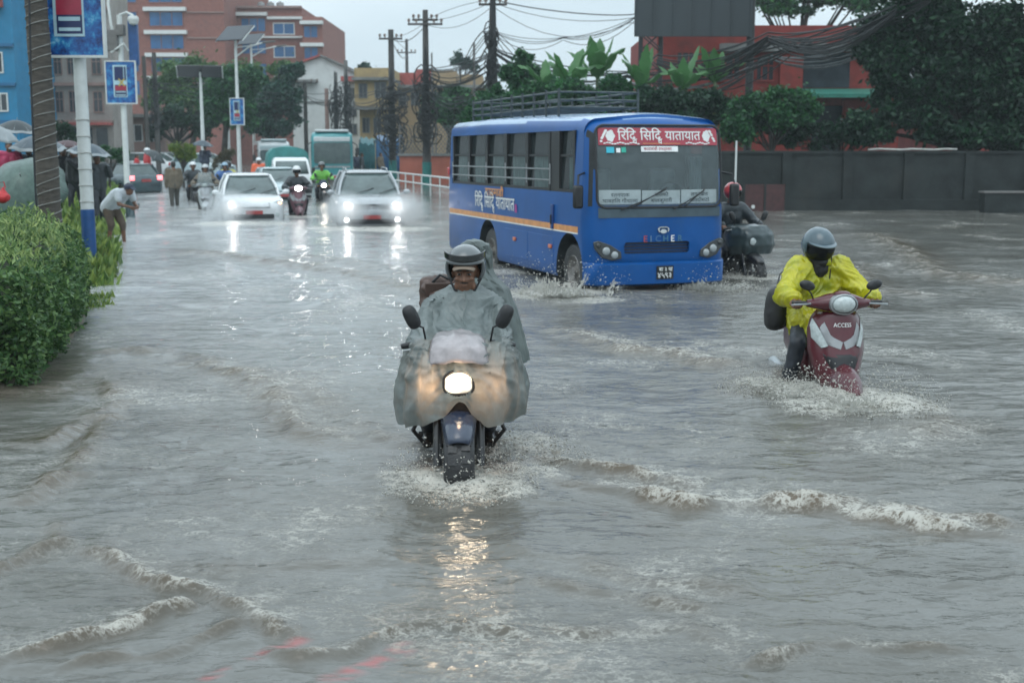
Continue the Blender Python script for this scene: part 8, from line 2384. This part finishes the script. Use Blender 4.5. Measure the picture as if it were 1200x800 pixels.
dress('rider in a dark jacket and white helmet between the white and silver cars', RJ, L_, ROAD - radians(4), M_slate, M_jeans, M_shoe, voxel=0.025, helm=(M_helmwhite, (M_vis, -0.4, 0.3, 140), 'open'), hands=False, fat=0.04)
a = gp(380, 236); L_ = (a.x, a.y, -0.25)
motorcycle('motorcycle', 'dark motorcycle with lit headlight just left of the silver car', L_, ROAD - radians(4), M_navy, M_bikeblk, M_headwht, 4, 'far two-wheelers')
dress('rider in a lime vest just left of the silver car', RJ, L_, ROAD - radians(4), M_hivis, M_jeans, M_shoe, voxel=0.028, helm=(M_helmgrey, None, 'open'), hands=False, fat=0.03)
a = gp(229, 236); L_ = (a.x, a.y, -0.25)
motorcycle('motorcycle', 'dark motorcycle with a pale nose left of the scooter with a screen', L_, ROAD, M_bikeblk, M_bikeblk, M_lampcl, 0, 'far two-wheelers')
dress('rider in a dark coat and white helmet behind the wading khaki person', RJ, L_, ROAD, M_slate, M_jeans, M_shoe, voxel=0.028, helm=(M_helmwhite, None, 'open'), hands=False, fat=0.05)
a = gp(241, 246); L_ = (a.x, a.y, -0.25)
sc_ = scooter('scooter', 'pale grey scooter with a clear front screen left of the white hatchback', L_, ROAD - radians(6), M_carsilver, M_lampcl, 'far two-wheelers')
q = MB(); q.loft([[Vector((x, 0.16 - 0.06 * (1 - x * x / 0.09) + 0.10 * t, 1.08 + 0.34 * t)) for x in np.linspace(-0.24 + 0.05 * t, 0.24 - 0.05 * t, 9)] for t in (0, 0.5, 1)], close=False); q.obj('wind_screen', glass('scooter_screen', (0.75, 0.8, 0.8), 0.6, film=(0.35, 0.38, 0.38)), sc_, solid=0.004)
dress('rider in a grey brown coat and pale helmet on the scooter with a screen', RJ, L_, ROAD - radians(6), M_khaki, M_tanp, M_shoe, voxel=0.028, helm=(M_carsilver, None, 'open'), hands=False, fat=0.05)
a = gp(266, 238); L_ = (a.x, a.y, -0.25)
motorcycle('motorcycle', 'motorcycle mostly hidden behind the left flank of the white hatchback', L_, ROAD - radians(2), M_bikeblk, M_bikeblk, M_lampcl, 0, 'far two-wheelers')
dress('rider in a blue raincoat behind the left flank of the white hatchback', RJ, L_, ROAD - radians(2), M_bluerain, M_jeans, M_shoe, voxel=0.028, helm=(mat('pale_blue_helmet', (0.2, 0.32, 0.42), 0.3, coat=0.5), None, 'open'), hands=False, fat=0.05)
RJ2 = dict(RJ); 
for k_ in RJ2:
    if k_ not in ('face', 'grip') and not k_.startswith('palm') and k_ != 'curl': RJ2[k_] = tuple(np.array(RJ2[k_]) + np.array([0.12, 0.42, 0.05]))
dress('pillion in a yellow raincoat behind the rider in blue', RJ2, L_, ROAD - radians(2), mat('dull_yellow_raincoat', (0.45, 0.42, 0.10), 0.5, var=0.2), M_jeans, M_shoe, voxel=0.03, helm=(M_slate, None, 'open'), hands=False, fat=0.03)
SJ = stand_joints()
a = gp(293, 228); dress('person in a bright orange raincoat and white cap standing behind the white hatchback', SJ, (a.x, a.y + 2, -0.25), radians(20), M_orangerain, M_orangerain, M_shoe, voxel=0.03, helm=(M_helmwhite, None, 'open'), hands=False, fat=0.06)
dress('second person in an orange raincoat standing right of the one with the white cap', SJ, (a.x + 0.62, a.y + 2.4, -0.25), radians(150), M_orangerain, M_orangerain, M_shoe, voxel=0.03, hands=False, fat=0.05)
a = gp(205, 241)
dress('person in a khaki shirt and drab trousers wading towards the motorcycles', stand_joints(step=0.10), (a.x, a.y, -0.22), radians(-150), M_khaki, M_tanp, M_shoe, voxel=0.02, fat=0.03)
# the man bending over at the kerb
BJ = dict(hip=(0, 0.12, 0.86), chest=(0, -0.16, 1.10), neck=(0, -0.34, 1.20), head=(0, -0.46, 1.22), face=(0, -0.75, -0.62), side=(1, 0, 0))
for L__, s in (('L', -1), ('R', 1)):
    BJ['sh' + L__] = (s * 0.18, -0.30, 1.17); BJ['el' + L__] = (s * 0.22, -0.36, 0.92); BJ['wr' + L__] = (s * 0.10, -0.56, 0.86); BJ['palm' + L__] = (-s, 0, 0)
    BJ['kn' + L__] = (s * 0.11, 0.0 - 0.10 * (s > 0), 0.48); BJ['an' + L__] = (s * 0.12, 0.10 - 0.22 * (s > 0), 0.09); BJ['toe' + L__] = (s * 0.13, -0.04 - 0.22 * (s > 0), 0.05)
BJ['curl'] = 0.8
a = gp(136, 283); bm2 = dress('man in a pale tee shirt, dark cap and brown shorts bending over at the kerb', BJ, (a.x, a.y, -0.12), radians(62), M_tee, M_brownsh, None, voxel=0.016, sleeve=0.30, to=0.25, fat=0.03)
q = MB(); hh_ = V3(BJ['head']); q.ball(hh_ + Vector((0, 0.02, 0.05)), (0.10, 0.115, 0.085), 14); q.ball(hh_ + Vector((0, -0.10, 0.02)), (0.075, 0.07, 0.014), 12, Euler((0.6, 0, 0)).to_matrix()); blobby(q, 'cap', M_navy, bm2, voxel=0.012)
a = gp(153, 254)
t = thing('hydrant', 'dark squat hydrant with a flared base and side spout at the kerb', 'hydrant', (a.x, a.y, -0.2))
q = MB(); q.lathe([(0.0, 0), (0.24, 0), (0.25, 0.10), (0.16, 0.16), (0.13, 0.22), (0.13, 0.62), (0.17, 0.66), (0.17, 0.72), (0.12, 0.82), (0.05, 0.88), (0, 0.89)], (0, 0, 0), 'z', 16); q.obj('barrel', M_carteal, t)
for s in (-1, 1): q = MB(); q.lathe([(0, s * 0.27), (0.07, s * 0.26), (0.08, s * 0.2), (0.055, s * 0.18), (0.055, 0)], (0, 0, 0.52), 'x', 12); q.obj('spout', M_carteal, t)
# people under umbrellas on the verge
def umbrella(label, c, R, rise, m, tilt=(0, 0), shaft=0.75, group='umbrellas on the left verge', rim=None):
    t = thing('umbrella', label, 'umbrella', c, rnd.random() * 0.7, group, rx=tilt[0], ry=tilt[1])
    rows = []
    for i in range(9):
        s = i / 8; row = []
        for j in range(48):
            a_ = 2 * pi * j / 48; sc = 1 - 0.075 * s * (0.5 - 0.5 * cos(8 * a_))
            row.append(Vector((R * s * sc * cos(a_), R * s * sc * sin(a_), -rise * (s ** 1.8) - 0.02 * s * (0.5 + 0.5 * cos(8 * a_)))))
        rows.append(row)
    q = MB(); q.loft(rows[1:], cap0=True); q.obj('canopy', m, t, smooth=30, solid=0.004)
    q = MB(); q.tube([(0, 0, 0.07), (0, 0, -shaft)], 0.009, 6); so = q.obj('shaft', M_steel, t)
    q = MB(); q.tube([(0, 0, -shaft), (0, 0, -shaft - 0.08), (0.03, 0, -shaft - 0.12), (0.06, 0, -shaft - 0.09)], 0.014, 6); q.obj('handle', M_black, so)
    for j in range(8):
        a_ = 2 * pi * j / 8
        q = MB(); q.tube([(R * s * cos(a_), R * s * sin(a_), -rise * s ** 1.8 - 0.014) for s in np.linspace(0.05, 1.0, 7)], 0.006, 4); q.obj('rib', M_steel, t)
    if rim:
        q = MB(); q.loft([rows[-2], [p + Vector((0, 0, 0.004)) for p in rows[-1]]]); q.v = [(x * 1.002, y * 1.002, z + 0.006) for x, y, z in q.v]; q.obj('rim_band', rim, t, smooth=30)
    return t
M_umbgrey = mat('grey_blue_umbrella', (0.075, 0.105, 0.13), 0.35, var=0.2, trans=0.2); M_umbdark = mat('dark_umbrella', (0.03, 0.04, 0.045), 0.4, var=0.2, trans=0.1); M_umbpale = mat('pale_umbrella', (0.36, 0.40, 0.42), 0.4, var=0.12, trans=0.3)
M_umbmar = mat('maroon_umbrella', (0.07, 0.03, 0.035), 0.45, var=0.2, trans=0.1); M_umbgreen = mat('grey_green_translucent_umbrella', (0.13, 0.20, 0.175), 0.35, var=0.25, scale=9, trans=0.3)
def stander(px, pyhead, Y_, label, top, trs, rz, h=1.0, **kw):
    p = yp(px, pyhead, Y_); zfoot = p.z - 1.66 * h
    J_ = stand_joints(h=h); s_ = 1
    J_['elR'] = (0.26, -0.16, 1.18 * h); J_['wrR'] = (0.14, -0.30, 1.38 * h)
    return dress(label, J_, (p.x, Y_, zfoot), rz, top, trs, M_shoe, voxel=0.025, hands=False, fat=0.035, **kw)
for (px, py, Y_, R, rise, m_, tl, lab, rim) in (
    (20, 141, 32, 0.55, 0.26, M_umbdark, (0.12, 0.10), 'dark umbrella with a pale rim, topmost at the far left', M_umbpale),
    (-2, 148, 29, 0.50, 0.28, M_umbpale, (0.1, 0.18), 'pale umbrella cut by the left edge of the picture', None),
    (44, 159, 30, 0.66, 0.30, M_umbgrey, (0.15, 0.0), 'grey blue umbrella passing behind the palm trunk', M_umbpale),
    (80, 164.5, 31, 0.42, 0.14, M_umbmar, (0.05, 0.08), 'flat maroon umbrella between the palm trunk and the white pole', None),
    (105, 168, 30, 0.52, 0.24, M_umbgrey, (0.1, 0.12), 'grey umbrella with a pale rim right of the white pole', M_umbpale),
    (238, 164.5, 64, 0.55, 0.25, M_umbgrey, (0.1, 0.1), 'small far umbrella right of the lime green bush', None)):
    umbrella(lab, tuple(yp(px, py, Y_)), R, rise, m_, tl, rim=rim)
umbrella('large grey green see-through umbrella held low in front of the people', tuple(yp(24, 206, 22.0)), 0.74, 0.42, M_umbgreen, (radians(52), radians(6)), 0.8)
stander(10, 168, 30, 'person in a crimson pink jacket under the umbrellas at the left edge', M_pinkj, M_jeans, radians(20))
stander(34, 172, 30.3, 'person in a dark jacket under the grey blue umbrella left of the palm trunk', M_navy, M_jeans, radians(-10))
stander(74, 173, 31.3, 'person in black under the maroon umbrella right of the palm trunk', M_blackj, M_jeans, radians(15))
stander(87, 175, 30.6, 'second person in black half hidden by the white pole', M_blackj, M_jeans, radians(-30))
stander(113, 182, 30.5, 'person in a grey top under the grey umbrella right of the white pole', M_slate, M_jeans, radians(40))
stander(25, 190, 23.4, 'person hidden behind the large grey green umbrella', M_navy, M_jeans, radians(0))
stander(240, 172, 64.3, 'person in dark clothes under the small far umbrella', M_navy, M_jeans, radians(10))
a = yp(172, 177, 60); dress('person in a red jacket and white hood behind the dark teal hatchback', SJ, (a.x, 60, a.z - 1.6), radians(120), M_redj, M_jeans, M_shoe, voxel=0.03, helm=(M_helmwhite, None, 'open'), hands=False, fat=0.05)
a = yp(160, 183, 61); dress('shorter person in red left of the one with the white hood', SJ, (a.x, 61, a.z - 1.6), radians(100), M_redj, M_jeans, M_shoe, voxel=0.03, hands=False, fat=0.05)
umbrella('dark tilted umbrella behind the dark teal hatchback', tuple(yp(184, 178, 59)), 0.6, 0.28, M_umbdark, (0.2, 0.55), group='umbrellas on the far island')
for px, py, Y_, m_, lab in ((418, 196, 74, M_navy, 'person in navy standing before the teal stall'), (424, 198, 73, M_blackj, 'person in black standing right of the one in navy by the stall'), (446, 186, 74, M_khaki, 'person in khaki standing before the blue stall')):
    a = yp(px, py, Y_); dress(lab, SJ, (a.x, Y_, -0.1), radians(px * 7 % 90), m_, M_jeans, M_shoe, voxel=0.035, hands=False, fat=0.03)
a = yp(3, 231, 18); t = thing('plastic_bag', 'red plastic bag on the hedge top at the left edge', 'bag', tuple(a))
q = MB(); q.ball((0, 0, 0), (0.11, 0.10, 0.09), 12); q.cone((0, 0, 0.05), (0.02, 0, 0.14), 0.05, 0.02); blobby(q, 'sack', M_redj, t, voxel=0.014, wrinkle=0.03, wscale=0.06)
q = MB(); q.tube([(-0.03, 0, 0.12), (-0.04, 0, 0.2), (0.03, 0, 0.22), (0.05, 0, 0.13)], 0.008, 5); q.obj('handle', M_redj, t)
